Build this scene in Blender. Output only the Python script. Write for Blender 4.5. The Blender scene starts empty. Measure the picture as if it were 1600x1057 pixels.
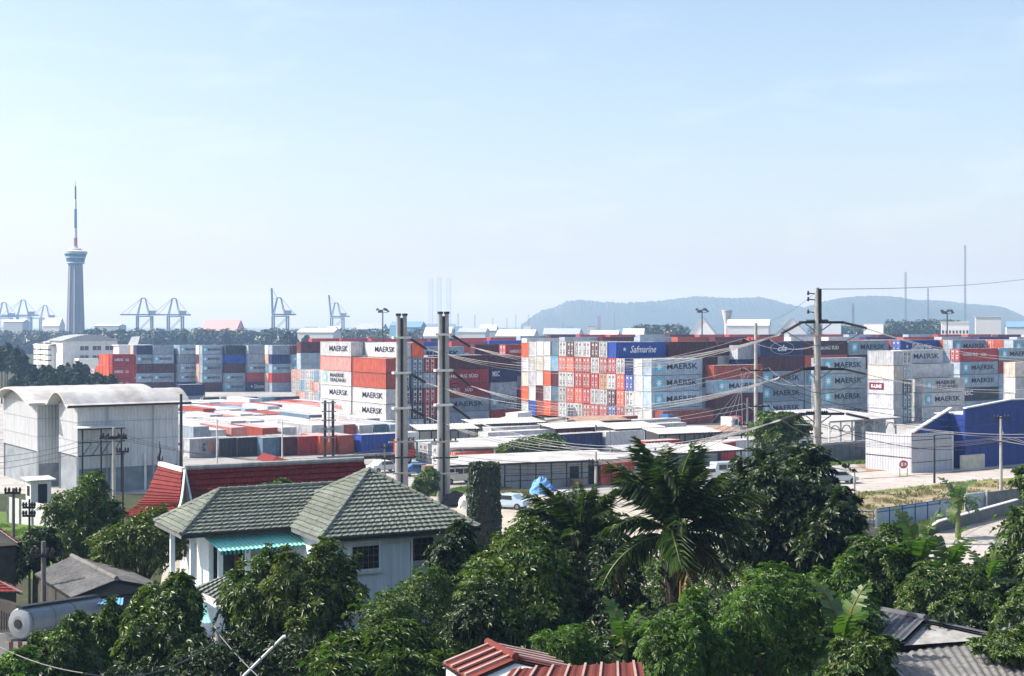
import bpy, bmesh, math, random
import numpy as np
from mathutils import Vector, Matrix

random.seed(7)
np.random.seed(7)
R = math.radians
S = bpy.context.scene
COL = S.collection

# ------------------------------------------------------------------ camera, sky, sun, exposure
F = 2200.0          # focal length in pixels of the 1600 px wide photograph
H = 18.0            # eye height above the yard
HZ = 508.0          # row of the horizon
cam_d = bpy.data.cameras.new('camera')
cam_d.sensor_width = 36.0
cam_d.lens = 36.0 * F / 1600.0
cam_d.shift_y = -(528.5 - HZ) / 1600.0
cam_d.clip_start = 0.5
cam_d.clip_end = 40000.0
cam = bpy.data.objects.new('camera', cam_d)
COL.objects.link(cam)
cam.location = (0, 0, H)
cam.rotation_euler = (R(90), 0, 0)
S.camera = cam

SUN_TO = Vector((-0.99, 0.04, 0)).normalized()
SUN_EL = R(42)
W = bpy.data.worlds.new('World')
S.world = W
W.use_nodes = True
wn, wl = W.node_tree.nodes, W.node_tree.links
for n in list(wn):
    wn.remove(n)
w_out = wn.new('ShaderNodeOutputWorld')
w_bg = wn.new('ShaderNodeBackground')
w_bg.inputs['Strength'].default_value = 0.122
w_sky = wn.new('ShaderNodeTexSky')
w_sky.sky_type = 'NISHITA'
w_sky.sun_disc = False
w_sky.sun_elevation = SUN_EL
w_sky.sun_rotation = math.atan2(SUN_TO.x, SUN_TO.y)
w_sky.air_density = 1.0
w_sky.dust_density = 2.2
w_sky.ozone_density = 0.5
# thin high cloud: long soft streaks, only a little lighter than the blue
w_tc = wn.new('ShaderNodeTexCoord')
w_map = wn.new('ShaderNodeMapping')
w_map.inputs['Scale'].default_value = (3.0, 3.0, 13.0)
w_map.inputs['Location'].default_value = (0.7, 0.2, 0.35)
w_noise = wn.new('ShaderNodeTexNoise')
w_noise.inputs['Scale'].default_value = 2.2
w_noise.inputs['Detail'].default_value = 7.0
w_noise.inputs['Roughness'].default_value = 0.58
w_noise.inputs['Distortion'].default_value = 0.5
w_ramp = wn.new('ShaderNodeValToRGB')
w_ramp.color_ramp.elements[0].position = 0.55
w_ramp.color_ramp.elements[0].color = (0, 0, 0, 1)
w_ramp.color_ramp.elements[1].position = 0.86
w_ramp.color_ramp.elements[1].color = (0.20, 0.20, 0.20, 1)
w_mix = wn.new('ShaderNodeMix')
w_mix.data_type = 'RGBA'
w_mix.inputs['B'].default_value = (7.0, 7.1, 7.2, 1)
wl.new(w_tc.outputs['Generated'], w_map.inputs['Vector'])
wl.new(w_map.outputs['Vector'], w_noise.inputs['Vector'])
wl.new(w_noise.outputs['Fac'], w_ramp.inputs['Fac'])
wl.new(w_ramp.outputs['Color'], w_mix.inputs['Factor'])
wl.new(w_sky.outputs['Color'], w_mix.inputs['A'])
wl.new(w_mix.outputs['Result'], w_bg.inputs['Color'])
wl.new(w_bg.outputs['Background'], w_out.inputs['Surface'])

sun_d = bpy.data.lights.new('sun', 'SUN')
sun_d.energy = 4.3
sun_d.angle = R(0.5)
sun_d.color = (1.0, 0.965, 0.91)
sun = bpy.data.objects.new('sun', sun_d)
COL.objects.link(sun)
to_sun = Vector((SUN_TO.x * math.cos(SUN_EL), SUN_TO.y * math.cos(SUN_EL), math.sin(SUN_EL)))
sun.rotation_euler = (-to_sun).to_track_quat('-Z', 'Y').to_euler()
sun.location = (-60, -20, 120)

S.view_settings.view_transform = 'Standard'
S.view_settings.look = 'None'
S.view_settings.gamma = 1.0
S.view_settings.use_curve_mapping = False
S.view_settings.exposure = 0.80
S.cycles.use_denoising = True
try:
    S.cycles.denoiser = 'OPENIMAGEDENOISE'
except Exception:
    pass
S.cycles.max_bounces = 6
S.cycles.diffuse_bounces = 3
S.cycles.glossy_bounces = 2
S.cycles.transmission_bounces = 3
S.cycles.transparent_max_bounces = 6
S.cycles.volume_bounces = 2
S.cycles.caustics_reflective = False
S.cycles.caustics_refractive = False
HAZE_DENSITY = 2.8e-4

# ------------------------------------------------------------------ helpers
def P(px, py, Y):
    return Vector(((px - 800) / F * Y, Y, H - (py - HZ) / F * Y))

def GX(px, Y):
    return (px - 800) / F * Y

def gnd(px, py, z=0.0):
    Y = F * (H - z) / (py - HZ)
    return Vector((GX(px, Y), Y, z))

def sstep(a, b, x):
    t = min(1.0, max(0.0, (x - a) / (b - a)))
    return t * t * (3 - 2 * t)

def gz(x, y):
    """height of the ground: the left part of the yard lies about a metre lower"""
    d = sstep(212, 234, y) * (1 - sstep(2, 12, x)) * 0.95
    d += sstep(330, 380, y) * (1 - sstep(-20, 0, x)) * 0.35
    return -d

ANG = R(34.3)                       # the yard grid
U = Vector((math.cos(ANG), math.sin(ANG), 0))
V = Vector((-math.sin(ANG), math.cos(ANG), 0))
ORD = ['first', 'second', 'third', 'fourth', 'fifth', 'sixth', 'seventh', 'eighth', 'ninth', 'tenth', 'eleventh',
       'twelfth', 'thirteenth', 'fourteenth', 'fifteenth', 'sixteenth', 'seventeenth', 'eighteenth', 'nineteenth', 'twentieth']


class MB:
    """collects simple shapes, builds them as one mesh object"""
    def __init__(s):
        s.v = []
        s.f = []
        s.m = []
        s.mi = 0
        s.smooth = False

    def add(s, vs, fs):
        b = len(s.v)
        s.v.extend([tuple(p) for p in vs])
        for f in fs:
            s.f.append(tuple(i + b for i in f))
            s.m.append(s.mi)
        return s

    def box(s, x0, x1, y0, y1, z0, z1):
        s.add([(x0, y0, z0), (x1, y0, z0), (x1, y1, z0), (x0, y1, z0), (x0, y0, z1), (x1, y0, z1), (x1, y1, z1), (x0, y1, z1)],
              [(0, 3, 2, 1), (4, 5, 6, 7), (0, 1, 5, 4), (1, 2, 6, 5), (2, 3, 7, 6), (3, 0, 4, 7)])
        return s

    def bar(s, p, q, w, h=None, up=(0, 0, 1)):
        p, q = Vector(p), Vector(q)
        h = w if h is None else h
        d = (q - p).normalized()
        upv = Vector(up)
        if abs(d.dot(upv)) > 0.98:
            upv = Vector((1, 0, 0))
        a = d.cross(upv).normalized() * w / 2
        b = a.cross(d).normalized() * h / 2
        vs = [p - a - b, p + a - b, p + a + b, p - a + b, q - a - b, q + a - b, q + a + b, q - a + b]
        s.add(vs, [(0, 3, 2, 1), (4, 5, 6, 7), (0, 1, 5, 4), (1, 2, 6, 5), (2, 3, 7, 6), (3, 0, 4, 7)])
        return s

    def tube(s, pts, rad, n=8, cap=True):
        pts = [Vector(p) for p in pts]
        rads = rad if isinstance(rad, (list, tuple)) else [rad] * len(pts)
        b = len(s.v)
        ref = None
        for i, p in enumerate(pts):
            d = (pts[min(i + 1, len(pts) - 1)] - pts[max(i - 1, 0)]).normalized()
            if ref is None:
                ref = Vector((0, 0, 1)) if abs(d.z) < 0.9 else Vector((1, 0, 0))
            a = d.cross(ref).normalized()
            c = a.cross(d).normalized()
            for k in range(n):
                t = 2 * math.pi * k / n
                s.v.append(tuple(p + (a * math.cos(t) + c * math.sin(t)) * rads[i]))
        for i in range(len(pts) - 1):
            for k in range(n):
                s.f.append((b + i * n + k, b + i * n + (k + 1) % n, b + (i + 1) * n + (k + 1) % n, b + (i + 1) * n + k))
                s.m.append(s.mi)
        if cap:
            s.f.append(tuple(b + k for k in range(n))[::-1])
            s.m.append(s.mi)
            e = b + (len(pts) - 1) * n
            s.f.append(tuple(e + k for k in range(n)))
            s.m.append(s.mi)
        return s

    def lathe(s, prof, n=20, c=(0, 0, 0)):
        return s.tube([(c[0], c[1], c[2] + z) for r, z in prof], [max(r, 0.001) for r, z in prof], n)

    def prism(s, poly, off):
        """polygon (list of 3D points) swept along the vector off"""
        off = Vector(off)
        n = len(poly)
        vs = [Vector(p) for p in poly] + [Vector(p) + off for p in poly]
        s.add(vs, [tuple(range(n))[::-1], tuple(range(n, 2 * n))] + [(i, (i + 1) % n, n + (i + 1) % n, n + i) for i in range(n)])
        return s

    def slab(s, a, b, c, d, t):
        """four-cornered plate, thickness t along its normal"""
        a, b, c, d = map(Vector, (a, b, c, d))
        n = (b - a).cross(d - a).normalized()
        if n.z < 0:
            n = -n
        return s.prism([a, b, c, d], n * -t)

    def corr(s, a, b, c, d, pitch, amp, t=0.0):
        """corrugated sheet: low edge a-b, high edge d-c, ribs run from low to high"""
        a, b, c, d = map(Vector, (a, b, c, d))
        n = (b - a).cross(d - a).normalized()
        if n.z < 0:
            n = -n
        L = (b - a).length
        k = max(2, int(L / pitch * 4))
        base = len(s.v)
        for i in range(k + 1):
            w = i / k
            ph = i % 4
            o = n * (amp if ph in (1, 2) else 0)
            s.v.append(tuple(a.lerp(b, w) + o))
            s.v.append(tuple(d.lerp(c, w) + o))
        for i in range(k):
            s.f.append((base + 2 * i, base + 2 * i + 2, base + 2 * i + 3, base + 2 * i + 1))
            s.m.append(s.mi)
        return s

    def mesh(s, name):
        me = bpy.data.meshes.new(name)
        me.from_pydata(s.v, [], s.f)
        if any(s.m):
            me.polygons.foreach_set('material_index', s.m)
        if s.smooth:
            me.polygons.foreach_set('use_smooth', [True] * len(s.f))
        me.update()
        return me

    def build(s, name, mat, parent=None, fix=True):
        me = s.mesh(name)
        if fix:
            bm = bmesh.new()
            bm.from_mesh(me)
            bmesh.ops.recalc_face_normals(bm, faces=bm.faces)
            bm.to_mesh(me)
            bm.free()
        return put(name, me, mat, parent)


def put(name, me, mat=None, parent=None, loc=None, rz=None):
    o = bpy.data.objects.new(name, me)
    COL.objects.link(o)
    if mat is not None and not me.materials:
        for m in (mat if isinstance(mat, (list, tuple)) else [mat]):
            me.materials.append(m)
    if parent is not None:
        o.parent = parent
    if loc is not None:
        o.location = loc
    if rz is not None:
        o.rotation_euler.z = rz
    return o


def tag(o, label, cat, group=None):
    o['label'] = label
    o['category'] = cat
    if group:
        o['group'] = group
    return o


def thing(name, label, cat, loc=(0, 0, 0), rz=0.0, group=None):
    o = bpy.data.objects.new(name, None)
    o.empty_display_size = 0.3
    COL.objects.link(o)
    o.location = loc
    o.rotation_euler = (0, 0, rz)
    return tag(o, label, cat, group)


def structure(o):
    o['kind'] = 'structure'
    return o


def stuff(o):
    o['kind'] = 'stuff'
    return o


# ------------------------------------------------------------------ materials
MATS = {}

def nodes(name):
    m = bpy.data.materials.new(name)
    m.use_nodes = True
    nt = m.node_tree
    b = nt.nodes['Principled BSDF']
    return m, nt, b


def math_node(nt, op, a, b=None, c=None):
    n = nt.nodes.new('ShaderNodeMath')
    n.operation = op
    for i, x in enumerate((a, b, c)):
        if x is None:
            continue
        if hasattr(x, 'links') or hasattr(x, 'is_linked'):
            nt.links.new(x, n.inputs[i])
        else:
            n.inputs[i].default_value = x
    return n.outputs[0]


def noise(nt, scale, detail=4, rough=0.55, vec=None, dist=0.0):
    n = nt.nodes.new('ShaderNodeTexNoise')
    n.inputs['Scale'].default_value = scale
    n.inputs['Detail'].default_value = detail
    n.inputs['Roughness'].default_value = rough
    n.inputs['Distortion'].default_value = dist
    if vec is not None:
        nt.links.new(vec, n.inputs['Vector'])
    return n.outputs['Fac']


def ramp(nt, fac, stops):
    r = nt.nodes.new('ShaderNodeValToRGB')
    e = r.color_ramp.elements
    while len(e) < len(stops):
        e.new(0.5)
    for i, (p, c) in enumerate(stops):
        e[i].position = p
        e[i].color = (c, c, c, 1) if isinstance(c, (int, float)) else (c[0], c[1], c[2], 1)
    nt.links.new(fac, r.inputs['Fac'])
    return r.outputs['Color']


def mixc(nt, fac, a, b, mode='MIX'):
    n = nt.nodes.new('ShaderNodeMix')
    n.data_type = 'RGBA'
    n.blend_type = mode
    for key, x in (('Factor', fac), ('A', a), ('B', b)):
        sock = n.inputs[key] if key != 'Factor' else n.inputs[0]
        if key == 'A':
            sock = n.inputs[6]
        if key == 'B':
            sock = n.inputs[7]
        if isinstance(x, (int, float)):
            if key == 'Factor':
                sock.default_value = x
            else:
                sock.default_value = (x, x, x, 1)
        elif isinstance(x, (tuple, list)):
            sock.default_value = (x[0], x[1], x[2], 1)
        else:
            nt.links.new(x, sock)
    return n.outputs[2]


def coords(nt, kind='Object'):
    return nt.nodes.new('ShaderNodeTexCoord').outputs[kind]


def bump(nt, b, h, strength=0.3, dist=0.02):
    n = nt.nodes.new('ShaderNodeBump')
    n.inputs['Strength'].default_value = strength
    n.inputs['Distance'].default_value = dist
    nt.links.new(h, n.inputs['Height'])
    nt.links.new(n.outputs['Normal'], b.inputs['Normal'])


def mat(name, col, rough=0.7, var=0.25, scale=1.5, dirt=0.0, dirtcol=(0.12, 0.10, 0.08), metal=0.0, streak=False, spec=0.3, bumpy=0.0):
    """painted or bare surface with blotches, optional dirt and run-down streaks"""
    if name in MATS:
        return MATS[name]
    m, nt, b = nodes(name)
    co = coords(nt)
    n1 = noise(nt, scale, 6, 0.6, co)
    tone = ramp(nt, n1, [(0.3, 1 - var), (0.7, 1 + var * 0.6)])
    c = mixc(nt, 1.0, col, tone, 'MULTIPLY')
    if dirt > 0:
        if streak:
            mp = nt.nodes.new('ShaderNodeMapping')
            mp.inputs['Scale'].default_value = (2.2, 2.2, 0.16)
            nt.links.new(co, mp.inputs['Vector'])
            n2 = noise(nt, 1.6, 6, 0.65, mp.outputs['Vector'])
        else:
            n2 = noise(nt, scale * 0.6, 8, 0.7, co)
        d = ramp(nt, n2, [(0.45, 0.0), (0.72, dirt)])
        c = mixc(nt, d, c, dirtcol)
    nt.links.new(c, b.inputs['Base Color'])
    b.inputs['Roughness'].default_value = rough
    b.inputs['Metallic'].default_value = metal
    b.inputs['Specular IOR Level'].default_value = spec
    if bumpy > 0:
        bump(nt, b, noise(nt, scale * 8, 5, 0.6, co), 0.5, bumpy)
    MATS[name] = m
    return m


def object_paint():
    """container paint: the colour is the object's own; faded, dusty on the roof, a little rust in streaks"""
    m, nt, b = nodes('container_paint')
    oi = nt.nodes.new('ShaderNodeObjectInfo')
    co = coords(nt)
    add = nt.nodes.new('ShaderNodeVectorMath')
    add.operation = 'MULTIPLY_ADD'
    comb = nt.nodes.new('ShaderNodeCombineXYZ')
    nt.links.new(oi.outputs['Random'], comb.inputs[0])
    nt.links.new(oi.outputs['Random'], comb.inputs[1])
    add.inputs[1].default_value = (1, 1, 1)
    sc = nt.nodes.new('ShaderNodeVectorMath')
    sc.operation = 'SCALE'
    sc.inputs['Scale'].default_value = 90.0
    nt.links.new(comb.outputs[0], sc.inputs[0])
    nt.links.new(co, add.inputs[0])
    nt.links.new(sc.outputs[0], add.inputs[2])
    vec = add.outputs[0]
    n1 = noise(nt, 0.9, 6, 0.6, vec)
    c = mixc(nt, 1.0, oi.outputs['Color'], ramp(nt, n1, [(0.3, 0.66), (0.7, 1.14)]), 'MULTIPLY')
    c = mixc(nt, 1.0, c, ramp(nt, oi.outputs['Random'], [(0.0, 0.72), (1.0, 1.15)]), 'MULTIPLY')
    mp = nt.nodes.new('ShaderNodeMapping')
    mp.inputs['Scale'].default_value = (3.5, 3.5, 0.3)
    nt.links.new(vec, mp.inputs['Vector'])
    n2 = noise(nt, 1.4, 6, 0.7, mp.outputs['Vector'])
    c = mixc(nt, ramp(nt, n2, [(0.53, 0.0), (0.76, 0.72)]), c, (0.14, 0.07, 0.04))
    geo = nt.nodes.new('ShaderNodeNewGeometry')
    sep = nt.nodes.new('ShaderNodeSeparateXYZ')
    nt.links.new(geo.outputs['Normal'], sep.inputs[0])
    up = ramp(nt, sep.outputs['Z'], [(0.6, 0.0), (0.8, 1.0)])
    n3 = noise(nt, 0.7, 5, 0.6, vec)
    dust = mixc(nt, 1.0, up, ramp(nt, n3, [(0.3, 0.55), (0.7, 0.88)]), 'MULTIPLY')
    c = mixc(nt, dust, c, (0.56, 0.53, 0.50))
    nt.links.new(c, b.inputs['Base Color'])
    b.inputs['Roughness'].default_value = 0.55
    b.inputs['Specular IOR Level'].default_value = 0.3
    return m


def leaf_mat(name, dark, light, rough=0.42, trans=0.25, spec=0.45):
    if name in MATS:
        return MATS[name]
    m, nt, b = nodes(name)
    at = nt.nodes.new('ShaderNodeAttribute')
    at.attribute_name = 'leaf'
    sep = nt.nodes.new('ShaderNodeSeparateColor')
    nt.links.new(at.outputs['Color'], sep.inputs[0])
    c = mixc(nt, sep.outputs[0], dark, light)
    c = mixc(nt, ramp(nt, sep.outputs[0], [(0.975, 0.0), (0.985, 1.0)]), c, (0.17, 0.11, 0.035))
    nt.links.new(c, b.inputs['Base Color'])
    b.inputs['Roughness'].default_value = rough
    b.inputs['Specular IOR Level'].default_value = spec
    tr = nt.nodes.new('ShaderNodeBsdfTranslucent')
    c2 = mixc(nt, 1.0, c, (1.5, 1.9, 0.5), 'MULTIPLY')
    nt.links.new(c2, tr.inputs['Color'])
    ms = nt.nodes.new('ShaderNodeMixShader')
    ms.inputs[0].default_value = trans
    out = nt.nodes['Material Output']
    nt.links.new(b.outputs[0], ms.inputs[1])
    nt.links.new(tr.outputs[0], ms.inputs[2])
    nt.links.new(ms.outputs[0], out.inputs['Surface'])
    MATS[name] = m
    return m


def ground_mat(name, c1, c2, c3, s1=0.05, s2=0.6, rough=0.95):
    m, nt, b = nodes(name)
    co = coords(nt)
    a = mixc(nt, ramp(nt, noise(nt, s1, 6, 0.6, co, 0.4), [(0.38, 0.0), (0.62, 1.0)]), c1, c2)
    a = mixc(nt, ramp(nt, noise(nt, s2, 8, 0.65, co, 0.3), [(0.48, 0.0), (0.72, 0.8)]), a, c3)
    a = mixc(nt, ramp(nt, noise(nt, s2 * 1.7, 3, 0.5, co, 1.2), [(0.62, 0.0), (0.70, 0.55)]), a, tuple(x * 0.45 for x in c3))
    a = mixc(nt, 1.0, a, ramp(nt, noise(nt, 9.0, 3, 0.6, co), [(0.3, 0.8), (0.7, 1.15)]), 'MULTIPLY')
    nt.links.new(a, b.inputs['Base Color'])
    b.inputs['Roughness'].default_value = rough
    b.inputs['Specular IOR Level'].default_value = 0.15
    bump(nt, b, noise(nt, 6.0, 6, 0.7, co), 0.5, 0.04)
    return m


PAINT = object_paint()
M_white = mat('white_paint', (0.76, 0.76, 0.74), 0.6, 0.12, 1.2, 0.45, (0.35, 0.33, 0.30), streak=True)
M_offwhite = mat('offwhite_wall', (0.66, 0.66, 0.65), 0.8, 0.15, 0.8, 0.4, (0.30, 0.29, 0.27), streak=True)
M_letter = mat('dark_lettering', (0.015, 0.02, 0.045), 0.5, 0.1)
M_letterw = mat('white_lettering', (0.80, 0.80, 0.80), 0.5, 0.1)
M_letterr = mat('red_lettering', (0.60, 0.10, 0.08), 0.5, 0.1)
M_star = mat('star_blue', (0.10, 0.50, 0.68), 0.5, 0.1)
M_klpanel = mat('maroon_panel', (0.14, 0.012, 0.02), 0.5, 0.1)
M_steel = mat('galvanised_steel', (0.20, 0.205, 0.21), 0.32, 0.2, 3.0, 0.3, (0.08, 0.06, 0.05), metal=0.15, spec=0.6)
M_pipe = mat('pole_pipe', (0.34, 0.34, 0.34), 0.35, 0.15, 2.0, 0.4, (0.16, 0.14, 0.12), spec=0.5)
M_dark = mat('dark_metal', (0.025, 0.025, 0.028), 0.5, 0.3, 3.0)
M_black = mat('black_opening', (0.012, 0.012, 0.014), 0.7, 0.2)
M_conc = mat('concrete', (0.40, 0.39, 0.37), 0.9, 0.25, 1.6, 0.6, (0.14, 0.13, 0.12), streak=True, bumpy=0.01)
M_wood = mat('bark', (0.09, 0.07, 0.05), 0.9, 0.5, 6.0, bumpy=0.02)
M_glass = mat('dark_glass', (0.02, 0.025, 0.03), 0.12, 0.2, 2.0, spec=0.6)
M_rubber = mat('rubber', (0.02, 0.02, 0.02), 0.8, 0.2)
M_barw = mat('pale_bars', (0.55, 0.56, 0.57), 0.45, 0.2, 2.0, metal=0.2)
M_gshade = mat('grey_sheeting', (0.40, 0.42, 0.45), 0.55, 0.15, 0.8, 0.5, (0.22, 0.2, 0.18), streak=True)
M_wire = mat('wire', (0.16, 0.16, 0.17), 0.4, 0.2)
M_insul = mat('insulator', (0.035, 0.025, 0.025), 0.3, 0.3)
# ------------------------------------------------------------------ ground, water, hills
def grid_sheet(name, xs, ys, dz, m):
    mb = MB()
    nx = len(xs)
    vs = [(x, y, gz(x, y) + dz) for y in ys for x in xs]
    fs = [(j * nx + i, j * nx + i + 1, (j + 1) * nx + i + 1, (j + 1) * nx + i) for j in range(len(ys) - 1) for i in range(nx - 1)]
    mb.add(vs, fs)
    return structure(mb.build(name, m))

def flat_sheet(name, pts, z, m):
    mb = MB()
    mb.add([(p[0], p[1], z) for p in pts], [tuple(range(len(pts)))])
    return structure(mb.build(name, m))

GM_soil = ground_mat('soil_and_grass', (0.055, 0.065, 0.028), (0.035, 0.05, 0.018), (0.11, 0.09, 0.06))
GM_yard = ground_mat('yard_concrete', (0.46, 0.445, 0.42), (0.36, 0.345, 0.325), (0.20, 0.19, 0.175), 0.03, 0.3)
GM_sand = ground_mat('pale_sand', (0.50, 0.46, 0.39), (0.43, 0.38, 0.31), (0.30, 0.25, 0.18), 0.09, 0.5)
GM_road = ground_mat('dusty_concrete', (0.50, 0.46, 0.43), (0.44, 0.40, 0.36), (0.34, 0.28, 0.23), 0.12, 0.8)
GM_dirt = ground_mat('reddish_dirt', (0.36, 0.26, 0.17), (0.28, 0.20, 0.12), (0.16, 0.16, 0.07), 0.2, 0.9)
GM_grass = ground_mat('dry_grass', (0.16, 0.20, 0.05), (0.28, 0.25, 0.10), (0.10, 0.14, 0.03), 0.25, 1.2)
GM_lawn = ground_mat('lawn', (0.09, 0.17, 0.03), (0.13, 0.19, 0.05), (0.05, 0.10, 0.02), 0.3, 1.4)

def lin(*seg):
    out = []
    for a, b, n in seg:
        out += [a + (b - a) * i / n for i in range(n)]
    out.append(seg[-1][1])
    return out

grid_sheet('ground', lin((-6500, -400, 8), (-400, -40, 8), (-40, 40, 24), (40, 400, 8), (400, 6500, 8)),
           lin((-60, 205, 10), (205, 240, 12), (240, 325, 6), (325, 385, 8), (385, 1500, 6), (1500, 12000, 10)), 0.0, GM_soil)
grid_sheet('container_yard', lin((-150, -10, 8), (-10, 20, 20), (20, 330, 8)),
           lin((205, 240, 14), (240, 325, 6), (325, 385, 8), (385, 640, 4)), 0.006, GM_yard)
flat_sheet('service_lot', [(-60, 150), (42, 150), (46, 204.9), (-75, 204.9)], 0.006, GM_yard)
flat_sheet('sand_lot', [(-24, 96), (26, 96), (36, 149.9), (-36, 149.9)], 0.006, GM_sand)
# the sandy road on the right and the strips beside it
def strip(name, pix, z, m):
    return flat_sheet(name, [gnd(x, y) for x, y in pix], z, m)
strip('dirt_track', [(1240, 762), (1300, 745), (1700, 716), (1700, 702), (1300, 724), (1250, 730)], 0.004, GM_dirt)
strip('road', [(1180, 800), (1312, 774), (1462, 758), (1600, 746), (1700, 738), (1700, 714), (1600, 721), (1300, 742), (1180, 756)], 0.010, GM_road)
strip('field', [(1250, 850), (1600, 812), (1720, 780), (1700, 736), (1600, 744), (1462, 756), (1312, 772)], 0.008, ground_mat('dry_field', (0.38, 0.31, 0.21), (0.29, 0.24, 0.13), (0.15, 0.16, 0.06), 0.25, 0.9))
strip('verge', [(1300, 779), (1462, 763), (1600, 751), (1700, 744), (1700, 738), (1600, 745.5), (1462, 757), (1312, 773)], 0.014, GM_grass)
strip('grass_patch', [(1280, 729), (1358, 724), (1375, 716), (1340, 712), (1280, 716)], 0.016, GM_lawn)
strip('gravel_lot', [(1330, 905), (1720, 880), (1720, 792), (1545, 815), (1440, 836), (1350, 846)], 0.012, GM_road)
strip('lawn', [(-60, 905), (85, 905), (95, 800), (-60, 800)], 0.012, GM_lawn)
for i, (a, b) in enumerate([((1290, 741.5), (1700, 714.5)), ((1260, 756), (1700, 722)), ((1300, 733), (1700, 708))]):
    pa, pb = gnd(*a), gnd(*b)
    mb = MB()
    N = 30
    n = Vector((-(pb - pa).y, (pb - pa).x, 0)).normalized()
    vs = []
    for k in range(N + 1):
        q = pa.lerp(pb, k / N) + n * (0.25 * math.sin(k * 1.3) + 0.2 * math.sin(k * 0.37 + i))
        w = 0.28 + 0.18 * math.sin(k * 2.1 + i)
        vs += [(q.x - n.x * w, q.y - n.y * w, 0.0145 + 0.001 * i), (q.x + n.x * w, q.y + n.y * w, 0.0145 + 0.001 * i)]
    mb.add(vs, [(2 * k, 2 * k + 2, 2 * k + 3, 2 * k + 1) for k in range(N)])
    structure(mb.build('wheel_rut', ground_mat('rut_soil', (0.20, 0.15, 0.10), (0.14, 0.11, 0.07), (0.25, 0.2, 0.14), 0.3, 1.0)))

# tyre tracks and painted lane lines on the service lot
M_tyre = mat('tyre_mark', (0.16, 0.15, 0.14), 0.9, 0.4, 0.8)
M_line = mat('lane_paint', (0.62, 0.60, 0.52), 0.8, 0.35, 1.5, 0.6, (0.35, 0.33, 0.3))
tr_ = random.Random(12)
for i in range(16):
    p0 = Vector((tr_.uniform(-55, 38), tr_.uniform(152, 200), 0))
    a0 = ANG + tr_.uniform(-.5, .5)
    mb = MB()
    for side in (-.9, .9):
        vs = []
        N = 16
        for k in range(N + 1):
            a_ = a0 + .35 * math.sin(k / N * 2 + i)
            q = p0 + Vector((math.cos(a_), math.sin(a_), 0)) * (k / N * 22 - 6)
            n = Vector((-math.sin(a_), math.cos(a_), 0))
            q = q + n * side
            vs += [(q.x - n.x * .13, q.y - n.y * .13, .0101 + i * .0003), (q.x + n.x * .13, q.y + n.y * .13, .0101 + i * .0003)]
        if max(v[1] for v in vs) < 204 and min(v[1] for v in vs) > 150.5:
            mb.add(vs, [(2 * k, 2 * k + 2, 2 * k + 3, 2 * k + 1) for k in range(N)])
    if mb.v:
        structure(mb.build('tyre_track', M_tyre))
for k in range(7):
    mb = MB()
    p = Vector((-50 + k * 13, 176 + (k % 3) * 8, .0155))
    q = p + U * 8
    n = V * .09
    mb.add([p - n, q - n, q + n, p + n], [(0, 1, 2, 3)])
    structure(mb.build('lane_line', M_line))

# distant wooded hills across the bay
def hill(name, prof, Y, depth, m, seed):
    rng = np.random.RandomState(seed)
    xs = np.linspace(prof[0][0], prof[-1][0], 220)
    top = np.interp(xs, [p[0] for p in prof], [p[1] for p in prof])
    rows = []
    K = 16
    for k in range(K + 1):
        t = k / K                                   # 0 foot in front, 0.5 crest, 1 foot behind
        prof_t = math.sin(math.pi * t) ** 0.8
        y = Y - depth / 2 + depth * t
        for x, tp in zip(xs, top):
            X = (x - 800) / F * Y
            z = max(0.0, (H - (tp - HZ) / F * Y)) * prof_t
            z *= 1 + 0.16 * math.sin(X * 0.013 + k * 0.55 + 1.5 * math.sin(X * .004)) * (1 if k != K // 2 else 0.1)
            z += rng.uniform(-2.6, 2.6) * (prof_t ** 2) + (rng.uniform(0, 2.2) if k == K // 2 else 0)
            rows.append((X, y, z - 2.0))
    nx = len(xs)
    mb = MB()
    mb.add(rows, [(j * nx + i, j * nx + i + 1, (j + 1) * nx + i + 1, (j + 1) * nx + i) for j in range(K) for i in range(nx - 1)])
    return structure(mb.build(name, m))

GM_hill = ground_mat('hill_forest', (0.030, 0.050, 0.022), (0.045, 0.06, 0.028), (0.07, 0.065, 0.045), 0.004, 0.02)
hill('hills', [(815, 506), (835, 492), (848, 485), (870, 483), (888, 475), (905, 474), (940, 476), (985, 472), (1040, 469), (1090, 467), (1120, 470), (1150, 471), (1185, 470),
               (1215, 478), (1245, 484), (1275, 497), (1300, 507)], 4300, 900, GM_hill, 3)
hill('hills', [(1205, 507), (1240, 490), (1262, 481), (1290, 473), (1330, 466), (1375, 462), (1395, 463), (1410, 468), (1450, 469), (1480, 473), (1520, 479), (1550, 484), (1562, 494), (1580, 507)],
     4000, 900, GM_hill, 4)
hill('hills', [(1576, 508), (1600, 500), (1640, 492), (1690, 488), (1760, 502)], 4600, 600, GM_hill, 5)

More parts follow.
